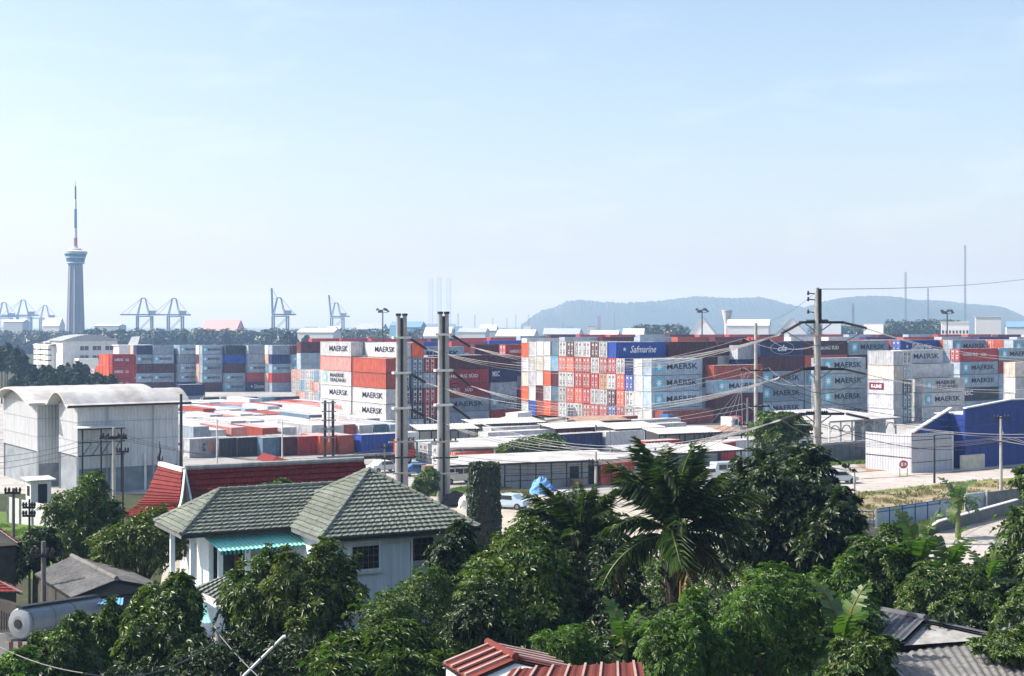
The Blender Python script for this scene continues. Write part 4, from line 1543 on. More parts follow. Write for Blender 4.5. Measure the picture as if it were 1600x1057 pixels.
# grey box shed and blue hall on the right
def right_halls():
    root = thing('grey_shed', 'pale grey windowless box shed standing in front of the blue hall', 'shed', P(1424, 722, 171).xy.to_3d(), ANG)
    w = MB()
    ribbed_wall(w, (0, 0, 0), (7.6, 0, 0), 0, 4.75, 0.4, 0.04)
    ribbed_wall(w, (0, 7.2, 0), (0, 0, 0), 0, 4.6, 0.4, 0.04)
    ribbed_wall(w, (7.6, 0, 0), (7.6, 7.2, 0), 0, 4.6, 0.4, 0.04)
    w.build('wall', mat('lavender_sheet', (0.46, 0.47, 0.52), 0.55, 0.1, 0.6, 0.4, (0.25, 0.23, 0.21), streak=True), root, fix=False)
    r = MB()
    r.slab((.1, .1, 4.0), (7.5, .1, 4.0), (7.5, 7.1, 3.9), (.1, 7.1, 3.9), 0.12)
    r.build('roof', RM_white, root)
    rl = MB()
    for z in (1.2, 2.9, 3.9):
        rl.box(0.02, 7.58, -0.07, -0.05, z, z + 0.07)
    rl.box(-0.07, -0.05, 0, 7.2, 1.75, 1.85)
    rl.build('cladding_rail', M_dark, root)
    cs = MB()
    cs.box(7.5, 7.72, -0.12, 0.1, 0, 4.7)
    cs.build('corner_trim', M_white, root)
    # blue hall: mono wall with a low eave on the left rising to a flat eave
    o = P(1508, 716, 176)
    o.z = 0
    b = thing('blue_hall', 'large deep blue industrial hall with white roof edge at the right', 'industrial hall', o, ANG)
    w = MB()
    w.prism([(0, 0, 0), (22, 0, 0), (22, 0, 8.1), (9, 0, 8.3), (0.2, 0, 7.5), (0, 0, 7.5)], (0, .3, 0))
    w.box(0.003, 22, .3, 4.5, 0, 6.7)
    w.build('wall', M_bluewall, b)
    # lean-to towards the left, its front set back
    w2 = MB()
    w2.prism([(-6.5, 2.5, 0), (0, 2.5, 0), (0, 2.5, 7.35), (-6.5, 2.5, 4.9)], (0, .3, 0))
    w2.box(-6.4, -.01, 2.8, 5, 0, 3.9)
    w2.build('side_aisle', M_bluewall, b)
    r = MB()
    r.slab((-6.9, 2.85, 4.0), (-6.9, 5.4, 3.9), (-.02, 5.4, 5.2), (-.02, 2.85, 5.3), 0.14)
    r.slab((0.0, .31, 6.9), (22.4, .31, 6.9), (22.4, 4.8, 6.8), (0.0, 4.8, 6.8), 0.14)
    r.build('roof', RM_white, b)
    e = MB()
    e.bar((-7.25, 2.35, 4.7), (0.2, 2.35, 7.5), 0.5, 0.2)
    e.bar((0.0, .05, 7.6), (9, .05, 8.4), 0.5, 0.16)
    e.bar((9, .05, 8.4), (22.5, .05, 8.2), 0.5, 0.16)
    e.build('roof_trim', M_white, b)
    c = MB()
    c.box(-1.1, 3.2, -0.5, -0.06, 0, 1.75)
    c.build('plinth', mat('cream_plinth', (0.62, 0.58, 0.46), 0.8), b)
    for i in range(1, 15):
        rb_ = MB()
        rb_.box(i * 1.5 - .03, i * 1.5 + .03, -.035, -.003, 0, 7.2)
        rb_.build('cladding_rib', M_bluewall, b)
    for zz in (2.6, 5.2):
        rb_ = MB()
        rb_.box(0.1, 21.9, -.028, -.004, zz, zz + .06)
        rb_.build('sheet_lap', M_bluewall, b)
    lg = MB()
    st = [(0, -.08, .75), (.28, -.08, .15), (.62, -.08, 0), (.28, -.08, -.15), (0, -.08, -.75), (-.18, -.08, -.1), (-.4, -.08, 0), (-.18, -.08, .12)]
    lg.add([(7.2 + x * .7, y, 4.2 + z * .9) for x, y, z in st], [tuple(range(8))])
    lg.build('wall_emblem', M_letterw, b)
    sg = MB()
    sg.bar((-7.3, 2.2, 4.4), (-6.2, 2.2, 4.8), 0.1, 0.6)
    sg.build('end_board', mat('maroon_board', (0.2, 0.03, 0.03)), b)
    # white canopy with the row of parked vans behind the grass
    cn = thing('long_canopy', 'long white flat canopy roof on posts right of the big concrete pole', 'canopy', P(1296, 655, 196).xy.to_3d(), ANG)
    r = MB()
    r.slab((0, 0, 4.6), (15, 0, 4.6), (13, 12, 5.4), (-2, 12, 5.4), 0.25)
    r.build('roof', RM_white, cn)
    for i in range(7):
        pm = MB()
        pm.box(0.3 + i * 2.3, 0.48 + i * 2.3, 0.3, 0.48, 0, 4.4)
        pm.build('post', M_white, cn)
    lb = MB()
    for i in range(6):
        x0 = 0.48 + i * 2.3
        N = 8
        pts = [(x0 + 0.15 + 0.9 + 0.9 * math.cos(math.pi - math.pi * t / N), 0.38, 3.0 + 0.9 * math.sin(math.pi * t / N)) for t in range(N + 1)]
        for t in range(N):
            lb.bar(pts[t], pts[t + 1], 0.1, 0.16, (0, 1, 0))
    lb.build('arched_bracket', M_white, cn)
    bx = MB()
    bx.box(8.5, 15, 3.0, 3.1, 0, 4.3)
    bx.build('back_wall', M_offwhite, cn)
    # low wall behind the grass
    wl2 = hall('boundary_wall', 'dark weathered concrete boundary wall behind the bright green grass', 'wall', 1284, 183, 12.2, 0.3, 2.3, wm=mat('dark_concrete', (0.20, 0.21, 0.21), 0.9, 0.3, 1.0, 0.6, (0.06, 0.06, 0.06), streak=True), rm=M_conc, over=0.05)
    # sign on legs in front of the grey shed
    s_ = thing('round_sign', 'red and white sign on two legs before the grey shed', 'sign', P(1412, 724, 167).xy.to_3d(), R(20))
    m_ = MB()
    m_.box(-.55, -.47, 0, .08, 0, 1.0)
    m_.box(.47, .55, 0, .08, 0, 1.0)
    m_.build('leg', M_steel, s_)
    m_ = MB()
    m_.prism([(0.62 * math.cos(t * math.pi / 6), 0, 1.45 + .5 * math.sin(t * math.pi / 6)) for t in range(12)], (0, .08, 0))
    m_.build('sign_board', mat('sign_red', (0.55, 0.08, 0.10), 0.5), s_)
    m_ = MB()
    m_.box(-.38, -.08, -.02, -.004, 1.25, 1.7)
    m_.box(.1, .36, -.02, -.004, 1.3, 1.65)
    m_.build('sign_print', M_letterw, s_)
right_halls()

# sheds in the middle
def mid_sheds():
    # long white-roofed open shed behind the tree
    s1 = thing('open_shed', 'long white-roofed open shed with teal goods under it, behind the spreading tree', 'shed', P(722, 716, 172).xy.to_3d(), R(14))
    r = MB()
    r.slab((-2.2, -0.6, 3.1), (13, -0.6, 3.1), (13, 4.5, 3.7), (-2.2, 4.5, 3.7), 0.2)
    r.build('roof', RM_white, s1)
    b = MB()
    b.box(0, 12.8, 4.0, 4.2, 0, 3.0)
    b.build('back_wall', M_gshade, s1)
    for i in range(4):
        m_ = MB()
        m_.box(i * 4, i * 4 + .2, 0, .2, 0, 3.1)
        m_.build('post', M_white, s1)
    g = MB()
    for i, (x, w_, h_) in enumerate([(4.6, 1.6, 1.9), (6.4, 1.4, 2.1), (8.0, 1.3, 1.8)]):
        g.box(x, x + w_, 1.5, 3.0, 0, h_)
    t = g.build('pallet_goods', M_turq, None)
    t.location = s1.location
    t.rotation_euler = s1.rotation_euler
    tag(t, 'teal wrapped goods stacked under the long open shed', 'goods')
    # long low warehouse with white roof and grey wall
    s2 = thing('low_warehouse', 'long low warehouse with dusty white roof and grey wall, beyond the sand', 'warehouse', P(778, 765, 154).xy.to_3d(), R(22))
    w = MB()
    ribbed_wall(w, (0, 0, 0), (13.5, 0, 0), 0, 2.9, 0.5, 0.05)
    w.box(0, 13.5, 0.1, 4.8, 0, 2.95)
    w.build('wall', M_gshade, s2, fix=False)
    r = MB()
    r.slab((-6, -1.2, 2.95), (14.3, -1.2, 2.95), (14.3, 5, 3.45), (-6, 5, 3.45), 0.2)
    r.build('roof', RM_white, s2)
    f = MB()
    f.bar((-6, -1.25, 2.86), (14.3, -1.25, 2.86), 0.08, 0.22)
    f.build('gutter', M_dark, s2)
    for i in range(8):
        p_ = MB()
        p_.box(0.4 + i * 1.85, .52 + i * 1.85, -.9, -.78, 0, 2.85)
        p_.build('post', M_dark, s2)
    rl = MB()
    for z in (0.9, 1.5):
        rl.box(0.4, 13.4, -.86, -.82, z, z + .08)
    rl.build('rail', M_dark, s2)
    for x, w_ in ((8.6, 1.1), (10.9, 1.8)):
        d_ = MB()
        d_.box(x, x + w_, -.09, -.06, 0.1, 2.2)
        d_.build('door', M_black, s2)
    hall('white_store', 'plain white flat-roofed store right of the long low warehouse', 'shed', 946, 160, 6.5, 4.5, 2.7, 0, M_white, RM_white, R(12), door=('f', 3.0, 3.15, 2.4))
    # tarpaulin heap, bags
    def heap(name, label, cat, px, py, Y, sx, sy, sz, m_, seed, grp=None):
        rng = random.Random(seed)
        mb = MB()
        NR, NS = 7, 14
        vs = []
        for j in range(NR + 1):
            ph = math.pi / 2 * j / NR
            for i in range(NS):
                t = 2 * math.pi * i / NS
                k = 1 + rng.uniform(-.16, .16)
                vs.append((sx * math.cos(t) * math.cos(ph) * k, sy * math.sin(t) * math.cos(ph) * k, sz * math.sin(ph) * (1 + rng.uniform(-.12, .12))))
        mb.add(vs, [(j * NS + i, j * NS + (i + 1) % NS, (j + 1) * NS + (i + 1) % NS, (j + 1) * NS + i) for j in range(NR) for i in range(NS)])
        ob = mb.build(name, m_, None)
        q = P(px, py, Y)
        ob.location = (q.x, q.y, 0)
        tag(ob, label, cat, grp)
    heap('tarpaulin', 'crumpled light blue tarpaulin heap at the grey warehouse wall', 'tarpaulin', 846, 762, 150, 1.25, 0.8, 1.75, mat('blue_tarp', (0.16, 0.38, 0.72), 0.5, 0.3, 2), 3)
    heap('tarpaulin', 'dark blue folded tarpaulin lying beside the light blue heap', 'tarpaulin', 862, 762, 149, 0.8, 0.6, 0.8, mat('navy_tarp', (0.03, 0.06, 0.28), 0.5, 0.3, 2), 4)
    for i, (px, s_, lb_) in enumerate([(796, .8, 'low heap of white rubble left of the light blue tarpaulin'), (812, .6, 'smaller white rubble heap nearest the light blue tarpaulin'), (879, 1.1, 'big white sack pile right of the blue tarpaulins'), (893, .6, 'small white sack at the right end of the pile')]):
        heap('rubble_heap', lb_, 'rubble', px, 764, 147 + i * .3, s_, s_ * .7, s_ * .6, M_offwhite, 10 + i, 'white heaps along the grey warehouse')
    heap('scrap_heap', 'dark scrap heap left of the ivy-covered stump', 'scrap', 712, 760, 140, 1.5, 0.8, 1.4, M_dark, 31)
    heap('rubble_heap', 'white pointed sandbag heap beside the ivy-covered stump', 'rubble', 726, 766, 138, 0.7, 0.5, 1.3, M_offwhite, 33)
mid_sheds()
# ------------------------------------------------------------------ vehicles
def wheel(parent, x, y, r, w=0.22):
    t = MB()
    t.tube([(0, -w / 2, 0), (0, w / 2, 0)], r, 16)
    ob = t.build('wheel', M_rubber, parent)
    ob.location = (x, y, r)
    h = MB()
    h.tube([(0, -w / 2 - .01, 0), (0, w / 2 + .01, 0)], r * .55, 12)
    h.build('rim', M_steel, ob)

def pickup(name, label, px, py, Y, rz, m_, van=False):
    root = thing(name, label, 'van' if van else 'car', P(px, py, Y).xy.to_3d(), rz)
    b = MB()
    if van:
        side = [(-2.3, .35), (2.25, .35), (2.35, .8), (2.2, 1.1), (1.5, 1.95), (1.2, 2.0), (-2.2, 2.0), (-2.3, 1.8)]
    else:
        side = [(-2.1, .35), (2.1, .35), (2.15, .75), (1.2, .95), (.55, 1.45), (-.9, 1.48), (-1.5, 1.0), (-2.1, .95)]
    b.prism([(x, -.82, z) for x, z in side], (0, 1.64, 0))
    ob = b.build('body', m_, root)
    bv = ob.modifiers.new('soft', 'BEVEL')
    bv.width = .08
    bv.segments = 2
    g = MB()
    if van:
        for x0, x1 in ((-1.9, -.9), (-.8, .2), (.3, 1.15)):
            g.box(x0, x1, -.835, .835, 1.15, 1.75)
        g.slab((2.2, -.7, 1.15), (2.2, .7, 1.15), (1.62, .7, 1.88), (1.62, -.7, 1.88), .02)
    else:
        g.prism([(-.85, -.835, .98), (.95, -.835, .98), (.5, -.835, 1.38), (-.8, -.835, 1.4)], (0, 1.67, 0))
        g.slab((1.22, -.7, .98), (1.22, .7, .98), (.62, .7, 1.43), (.62, -.7, 1.43), .02)
    g.build('side_window', M_glass, root)
    for x in (-1.4, 1.4):
        for y in (-.75, .75):
            wheel(root, x, y, .33)
    for y in (-.6, .6):
        l = MB()
        l.box(2.3 if van else 2.12, 2.37 if van else 2.18, y - .14, y + .14, .6, .78)
        l.build('headlight', M_letterw, root)
    return root
M_silver = mat('silver_paint', (0.52, 0.60, 0.66), 0.3, 0.06, 1.0, metal=0.3, spec=0.5)
M_carblue = mat('pale_blue_car', (0.45, 0.58, 0.70), 0.3, 0.06, 1.0, spec=0.5)
pickup('parked_car', 'pale blue car parked on the sand right of the ivy-covered stump', 793, 792, 138, R(155), M_carblue)
pickup('parked_car', 'silver blue van parked behind the palm, left of slim pole', 1141, 748, 165, R(20), M_silver, van=True)
pickup('parked_car', 'white car half hidden behind the palm fronds', 1103, 752, 163, R(200), M_white)

def truck(label, px, py, Y, rz, m_, m2):
    root = thing('box_truck', label, 'truck', P(px, py, Y).xy.to_3d(), rz)
    b = MB()
    b.box(-3.5, 1.4, -1.15, 1.15, 1.0, 3.3)
    b.build('cargo_box', m2, root)
    c = MB()
    c.prism([(1.5, -1.1, .5), (3.3, -1.1, .5), (3.35, -1.1, 1.4), (3.0, -1.1, 2.6), (1.5, -1.1, 2.7)], (0, 2.2, 0))
    c.build('cab', m_, root)
    g = MB()
    g.slab((3.38, -.95, 1.5), (3.38, .95, 1.5), (3.05, .95, 2.45), (3.05, -.95, 2.45), .03)
    g.build('windscreen', M_glass, root)
    ch = MB()
    ch.box(-3.5, 3.2, -.5, .5, .55, .95)
    ch.build('chassis', M_dark, root)
    for x in (-2.4, 2.3):
        for y in (-1.0, 1.0):
            wheel(root, x, y, .5, .3)
truck('white truck standing before the dark gap between container stacks', 806, 668, 236, R(240), M_white, M_white)

def excavator():
    root = thing('excavator', 'yellow digger half hidden in the tree beside the slim pole', 'digger', P(1214, 742, 128).xy.to_3d(), R(200))
    ye = mat('digger_yellow', (0.62, 0.33, 0.03), 0.5, 0.2, 1.5, 0.4, (0.1, 0.07, 0.03))
    b = MB()
    b.box(-1.3, 1.2, -1.1, 1.1, 1.2, 2.2)
    b.build('body', ye, root)
    c = MB()
    c.box(.1, 1.3, -1.1, 0, 2.2, 3.2)
    c.build('cab', ye, root)
    g = MB()
    g.box(.2, 1.2, -1.13, -1.1, 2.4, 3.1)
    g.build('cab_window', M_glass, root)
    a = MB()
    a.bar((1.2, .3, 1.8), (3.2, .3, 4.3), .35, .5)
    a.bar((3.2, .3, 4.3), (4.6, .3, 2.4), .3, .4)
    a.build('boom', ye, root)
    k = MB()
    k.prism([(4.3, -.2, 2.5), (4.9, -.2, 2.6), (4.8, -.2, 1.7), (4.1, -.2, 1.9)], (0, 1.0, 0))
    k.build('bucket', M_dark, root)
    for y in (-.95, .6):
        t = MB()
        t.prism([(-1.6, y, .1), (1.6, y, .1), (1.9, y, .5), (1.6, y, .95), (-1.6, y, .95), (-1.9, y, .5)], (0, .45, 0))
        t.build('track', M_rubber, root)
excavator()

def tanker():
    root = thing('tank_truck', 'pale grey cylindrical tank truck parked at the lower left gate', 'tank truck', P(42, 985, 58).xy.to_3d(), 0)
    e = P(30, 975, 56.5)
    q = P(150, 955, 60.5)
    root.location = (0, 0, 0)
    t = MB()
    d = (q - e).normalized()
    r = 0.62
    t.tube([e - d * .06, e, e + d * .04, q], [r * .5, r * .92, r, r], 22)
    t.build('tank', mat('tank_grey', (0.25, 0.28, 0.32), 0.4, 0.15, 1.2, 0.5, (0.2, 0.18, 0.16), metal=0.2), root)
    b = MB()
    for s_ in (0.12, 1.4, 2.6):
        c = e + d * s_
        b.tube([c, c + d * .09], r + .02, 22)
    b.build('tank_band', M_steel, root)
    k = MB()
    k.tube([e - d * .10 + Vector((0, 0, 0)), e - d * .02], r * .3, 14)
    k.build('manhole', M_dark, root)
    w = MB()
    w.bar(e + Vector((0, 0, r + .05)), q + Vector((0, 0, r + .05)), .35, .07)
    w.build('walkway', M_dark, root)
    s_ = MB()
    s_.bar(Vector((e.x, e.y, e.z - r - .2)), Vector((q.x, q.y, q.z - r - .2)), .9, .3)
    s_.build('chassis', M_dark, root)
    bp = MB()
    for i in range(5):
        c = e - d * .18 + Vector((-.45 + i * .18, 0, -r - .22))
        bp.mi = i % 2
        bp.box(c.x, c.x + .18, c.y - .03, c.y, c.z - .14, c.z + .14)
    bp.build('striped_bumper', [M_offwhite, mat('stripe_brown', (0.25, 0.07, 0.03))], root)
    for i in (0.6, 1.4):
        for sgn in (-1, 1):
            wm = MB()
            c = e + d * i + Vector((0, 0, -e.z + 4.55)) * 0 + Vector((sgn * .55, 0, -r - .55))
            wm.tube([c - Vector((.14, 0, 0)), c + Vector((.14, 0, 0))], .42, 16)
            wm.build('wheel', M_rubber, root)
    pl = MB()
    pl.prism([(e.x - 3, e.y - 3, e.z - r - 1.05), (e.x + 9, e.y - 3, e.z - r - 1.05), (e.x + 9, e.y + 9, e.z - r - 1.05), (e.x - 3, e.y + 9, e.z - r - 1.05)], (0, 0, -(e.z - r - 1.05)))
    structure(pl.build('ramp', M_conc, None))
tanker()

# ------------------------------------------------------------------ clutter among the sheds
def lean_shed(label, px, Y, rz, a, b, h, m_, n=4, rise=.5):
    root = thing('lean_to_shed', label, 'shed', (GX(px, Y), Y, gz(GX(px, Y), Y)), rz, 'small open sheds among the yard roofs')
    r = MB()
    r.corr((-.3, -.4, h), (a + .3, -.4, h), (a + .3, b + .3, h + rise), (-.3, b + .3, h + rise), .5, .06)
    r.build('roof', m_, root, fix=False)
    for i in range(n):
        for y in (0.0, b - .15):
            p_ = MB()
            p_.box(i * (a - .15) / (n - 1), i * (a - .15) / (n - 1) + .15, y, y + .15, 0, h + (rise if y else 0) * .9)
            p_.build('post', M_dark, root)
    w = MB()
    w.box(0, a, b - .05, b + .05, 0, h)
    w.build('back_wall', M_gshade, root)
    f_ = MB()
    f_.box(-.3, a + .3, -.44, -.38, h - .22, h + .02)
    f_.build('fascia', M_dark, root)
    return root
M_rustroof = mat('rusty_sheet', (0.36, 0.24, 0.18), 0.7, 0.35, 0.9, 0.7, (0.14, 0.07, 0.04))
sheds = [(655, 205, 9, 4, 2.7, RM_white, 'open shed with white roof just right of the left twin pole'), (742, 214, 12, 4, 2.9, RM_white, 'open shed, white roof, below the shaded red containers'),
         (868, 206, 11, 4, 2.8, RM_white, 'white open shed before the wall of ends, left one'), (905, 222, 9, 4, 2.8, M_rustroof, 'rusty roofed open shed below the wall of ends'), (962, 205, 9, 5, 2.8, RM_white, 'white open shed before the wall of ends, middle one'),
         (1030, 196, 10, 4, 2.8, RM_white, 'white open shed behind the palm top'), (985, 170, 9, 4, 2.6, M_gshade, 'grey open shed behind the plain white store'), (1085, 200, 8, 4, 2.7, M_rustroof, 'rusty open shed left of the thin grey pole'),
         (1058, 168, 10, 4.5, 2.7, RM_white, 'white open shed right behind the palm fronds'), (1205, 196, 8, 4, 2.8, RM_white, 'white open shed left of the long canopy'), (430, 212, 8, 3, 2.4, M_rustroof, 'small rusty shed at the far end of front line')]
for i, (px, Y, a, b, h, m_, lb) in enumerate(sheds[:-1]):
    lean_shed(lb, px, Y, R(20 + (i * 7) % 15), a, b, h, m_)
M_cabred = mat('cab_red', (0.40, 0.05, 0.04), 0.4, 0.1)
M_cabblue = mat('cab_blue', (0.04, 0.14, 0.34), 0.4, 0.1)
def trailer(label, px, Y, rz, m_, load=None):
    root = thing('trailer_truck', label, 'truck', (GX(px, Y), Y, gz(GX(px, Y), Y)), rz, 'container trucks parked in the yard')
    c = MB()
    c.prism([(4.2, -1.2, .6), (6.2, -1.2, .6), (6.25, -1.2, 1.6), (5.9, -1.2, 3.0), (4.2, -1.2, 3.1)], (0, 2.4, 0))
    c.build('cab', m_, root)
    g = MB()
    g.slab((6.29, -1.0, 1.75), (6.29, 1.0, 1.75), (5.96, 1.0, 2.8), (5.96, -1.0, 2.8), .03)
    g.box(4.7, 5.7, -1.22, -1.2, 1.8, 2.7)
    g.build('cab_window', M_glass, root)
    d = MB()
    d.box(-6.5, 4.6, -.5, .5, .8, 1.1)
    d.box(-6.5, 3.8, -1.2, 1.2, 1.1, 1.25)
    d.build('chassis', M_dark, root)
    for x in (-5.6, -4.4, 2.9, 5.2):
        for y in (-1.0, 1.0):
            wheel(root, x, y, .5, .3)
    return root
trailer('flatbed truck with red cab on the pale concrete left of the twin poles', 575, 181, R(30), M_cabred)
trailer('flatbed truck with blue cab behind the thin white post', 1005, 233, R(30), M_cabblue)
trailer('white-cab flatbed truck on the concrete before the rust container', 1105, 226, R(36), M_white)
trailer('red-cab flatbed truck below the slim pole', 1190, 232, R(200), M_cabred)
pickup('parked_car', 'white car on the concrete just left of left twin pole', 600, 718, 172, R(40), M_white)
pickup('parked_car', 'dark blue car between the twin poles', 655, 722, 168, R(10), M_cabblue)
pickup('parked_car', 'white van parked between the right twin pole and ivy stump', 716, 742, 160, R(30), M_white, van=True)
pickup('parked_car', 'white van left of the long canopy', 1262, 690, 199, R(30), M_white, van=True)
pickup('parked_car', 'silver car on the road beside the stub post', 1310, 752, 160, R(12), M_silver)
def pallet_stack(label, px, Y, n, m_):
    root = thing('pallet_stack', label, 'pallets', (GX(px, Y), Y, gz(GX(px, Y), Y)), R(25), 'pallet stacks in the yard')
    for i in range(n):
        b = MB()
        b.box(-.6, .6, -.5, .5, i * .16 + .09, i * .16 + .13)
        for y in (-.45, 0, .4):
            b.box(-.6, .6, y, y + .08, i * .16, i * .16 + .09)
        b.build('pallet', m_, root)
M_pal = mat('pallet_wood', (0.30, 0.21, 0.12), 0.9, 0.3)
for i, (px, Y, n) in enumerate([(560, 178, 7), (668, 166, 9), (902, 156, 6), (1000, 158, 8), (1052, 160, 5)]):
    pallet_stack('wooden pallet stack %s' % ['left of the twin poles', 'between the twin poles', 'left of the plain white store', 'right of the plain white store', 'behind the palm fronds'][i], px, Y, n, M_pal)

# ------------------------------------------------------------------ harbour: tower, cranes, masts, far buildings
M_tower = mat('tower_concrete', (0.30, 0.32, 0.36), 0.8, 0.08, 0.05)
M_pod = mat('tower_glass', (0.05, 0.20, 0.36), 0.3, 0.1, 0.2, spec=0.6)
M_crane = mat('crane_steel', (0.07, 0.20, 0.25), 0.6, 0.1, 0.1)
M_craneg = mat('crane_green', (0.02, 0.08, 0.075), 0.6, 0.1, 0.1)
M_far = mat('far_lattice', (0.25, 0.28, 0.30), 0.7, 0.1)
def tower():
    Y = 1000
    s = Y / F
    root = thing('observation_tower', 'tall concrete observation tower with blue pod and banded mast', 'tower', (GX(118, Y), Y, 0))
    def z(py):
        return H - (py - HZ) * s
    sh = MB()
    prof = [(12.6 * s, z(540)), (12.0 * s, z(520)), (10.6 * s, z(470)), (9.6 * s, z(430)), (9.2 * s, z(412))]
    sh.lathe(prof, 24)
    sh.build('shaft', M_tower, root)
    for k in range(8):
        rb = MB()
        t = 2 * math.pi * k / 8 + .2
        rb.tube([((r + .12) * math.cos(t), (r + .12) * math.sin(t), zz) for r, zz in prof], [0.9, .85, .75, .7, .65], 6)
        rb.build('rib', M_tower, root)
    pd = MB()
    pd.lathe([(9.5 * s, z(413)), (13.2 * s, z(411)), (14.6 * s, z(404)), (16.2 * s, z(399)), (17.6 * s, z(395))], 24)
    pd.build('pod', M_pod, root)
    for k, (py, r) in enumerate([(411.5, 13.6), (403, 15.2), (396.5, 17.4)]):
        bnd = MB()
        bnd.lathe([(r * s, z(py + .8)), ((r + .5) * s, z(py + .4)), ((r + .5) * s, z(py - .6)), (r * s, z(py - 1))], 24)
        bnd.build('pod_band', M_offwhite, root)
    tp = MB()
    tp.lathe([(17.6 * s, z(395)), (18 * s, z(393.5)), (15 * s, z(392.5)), (9 * s, z(391.5)), (9 * s, z(389)), (3.6 * s, z(388)), (3.6 * s, z(385))], 24)
    tp.build('pod_roof', M_offwhite, root)
    segs = [(388, 372, 2.9, (0.42, 0.16, 0.16)), (372, 357, 2.6, (0.70, 0.72, 0.74)), (357, 327, 2.2, (0.10, 0.24, 0.34)), (327, 312, 1.7, (0.70, 0.70, 0.72)), (312, 291, 1.3, (0.07, 0.07, 0.10)), (291, 283, .5, (0.6, 0.6, 0.6))]
    for k, (a, b, r, c) in enumerate(segs):
        m = MB()
        m.lathe([(r * s, z(a)), (r * s * .95, z(b))], 10)
        m.build('mast_section', mat('mast_%d' % k, c, 0.6, 0.1), root)
tower()

def crane(label, px, Y, rz, sc=1.0, raised=0.0, m_=None, grp='ship-to-shore cranes on the quay'):
    """gantry quay crane: x across the quay, y along it"""
    m_ = m_ or M_crane
    root = thing('quay_crane', label, 'crane', (GX(px, Y), Y, 0), rz, grp)
    k = sc
    for x in (-12, 12):
        for y in (-9, 9):
            l = MB()
            l.bar((x * k, y * k, 0), (x * k, y * k, 40 * k), 2.4 * k)
            l.build('leg', m_, root)
    pb = MB()
    for y in (-9, 9):
        pb.bar((-12 * k, y * k, 13 * k), (12 * k, y * k, 13 * k), 1.3 * k)
        pb.bar((-12 * k, y * k, 39 * k), (12 * k, y * k, 39 * k), 1.6 * k)
        pb.bar((-12 * k, y * k, 13 * k), (12 * k, y * k, 38 * k), .7 * k)
    for x in (-12, 12):
        pb.bar((x * k, -9 * k, 39 * k), (x * k, 9 * k, 39 * k), 1.6 * k)
        pb.bar((x * k, -9 * k, 5 * k), (x * k, 9 * k, 5 * k), 1.4 * k)
    pb.build('portal_beam', m_, root)
    g = MB()
    for y in (-3, 3):
        g.bar((-12 * k, y * k, 42 * k), (26 * k, y * k, 42 * k), 1.2 * k, 2.4 * k)
    g.build('girder', m_, root)
    bo = MB()
    L = (44 if raised else 27) * k
    a = raised
    e = (-13 * k - L * math.cos(a), 42 * k + L * math.sin(a))
    for y in (-3, 3):
        bo.bar((-13 * k, y * k, 42 * k), (e[0], y * k, e[1]), 1.2 * k, 2.2 * k)
    for i in range(9):
        t = i / 8
        bo.bar((-13 * k + (e[0] + 13 * k) * t, -3 * k, 42 * k + (e[1] - 42 * k) * t), (-13 * k + (e[0] + 13 * k) * t, 3 * k, 42 * k + (e[1] - 42 * k) * t), .8 * k)
    bo.build('boom', m_, root)
    af = MB()
    for y in (-7, 7):
        af.bar((-12 * k, y * k, 40 * k), (-5 * k, y * .4 * k, 70 * k), 1.2 * k)
        af.bar((8 * k, y * k, 40 * k), (1 * k, y * .4 * k, 70 * k), 1.0 * k)
    af.bar((-5 * k, -3 * k, 70 * k), (-5 * k, 3 * k, 70 * k), 1.2 * k)
    af.bar((-5 * k, 0, 70 * k), (1 * k, 0, 70 * k), 1.6 * k)
    af.build('apex_frame', m_, root)
    t = MB()
    for q in (.55, .95):
        t.bar((-5 * k, 0, 70 * k), (-13 * k + (e[0] + 13 * k) * q, 0, 43 * k + (e[1] - 42 * k) * q), .5 * k)
    t.bar((1 * k, 0, 70 * k), (24 * k, 0, 43 * k), .5 * k)
    t.build('stay', m_, root)
    h = MB()
    h.box(6 * k, 18 * k, -4.5 * k, 4.5 * k, 43 * k, 49 * k)
    h.build('machinery_house', M_far, root)
crane('pale blue quay crane, boom lowered, leftmost of all', 8, 1950, R(10), 0.70)
crane('pale blue quay crane, boom lowered, second from left', 38, 1920, R(12), 0.74)
crane('pale blue quay crane, boom lowered, nearest the tower', 72, 2050, R(8), 0.66)
crane('blue-green quay crane with flat-topped frame, left of the pair', 226, 1750, R(24), 0.73, 0.0, M_craneg)
crane('blue-green quay crane with flat-topped frame, right of the pair', 274, 1770, R(24), 0.73, 0.0, M_craneg)
crane('green quay crane with boom raised upright, the taller one', 438, 1720, R(20), 0.73, R(88), M_craneg)
crane('green quay crane with raised boom, left of the floodlight mast', 527, 2120, R(20), 0.73, R(84), M_craneg)

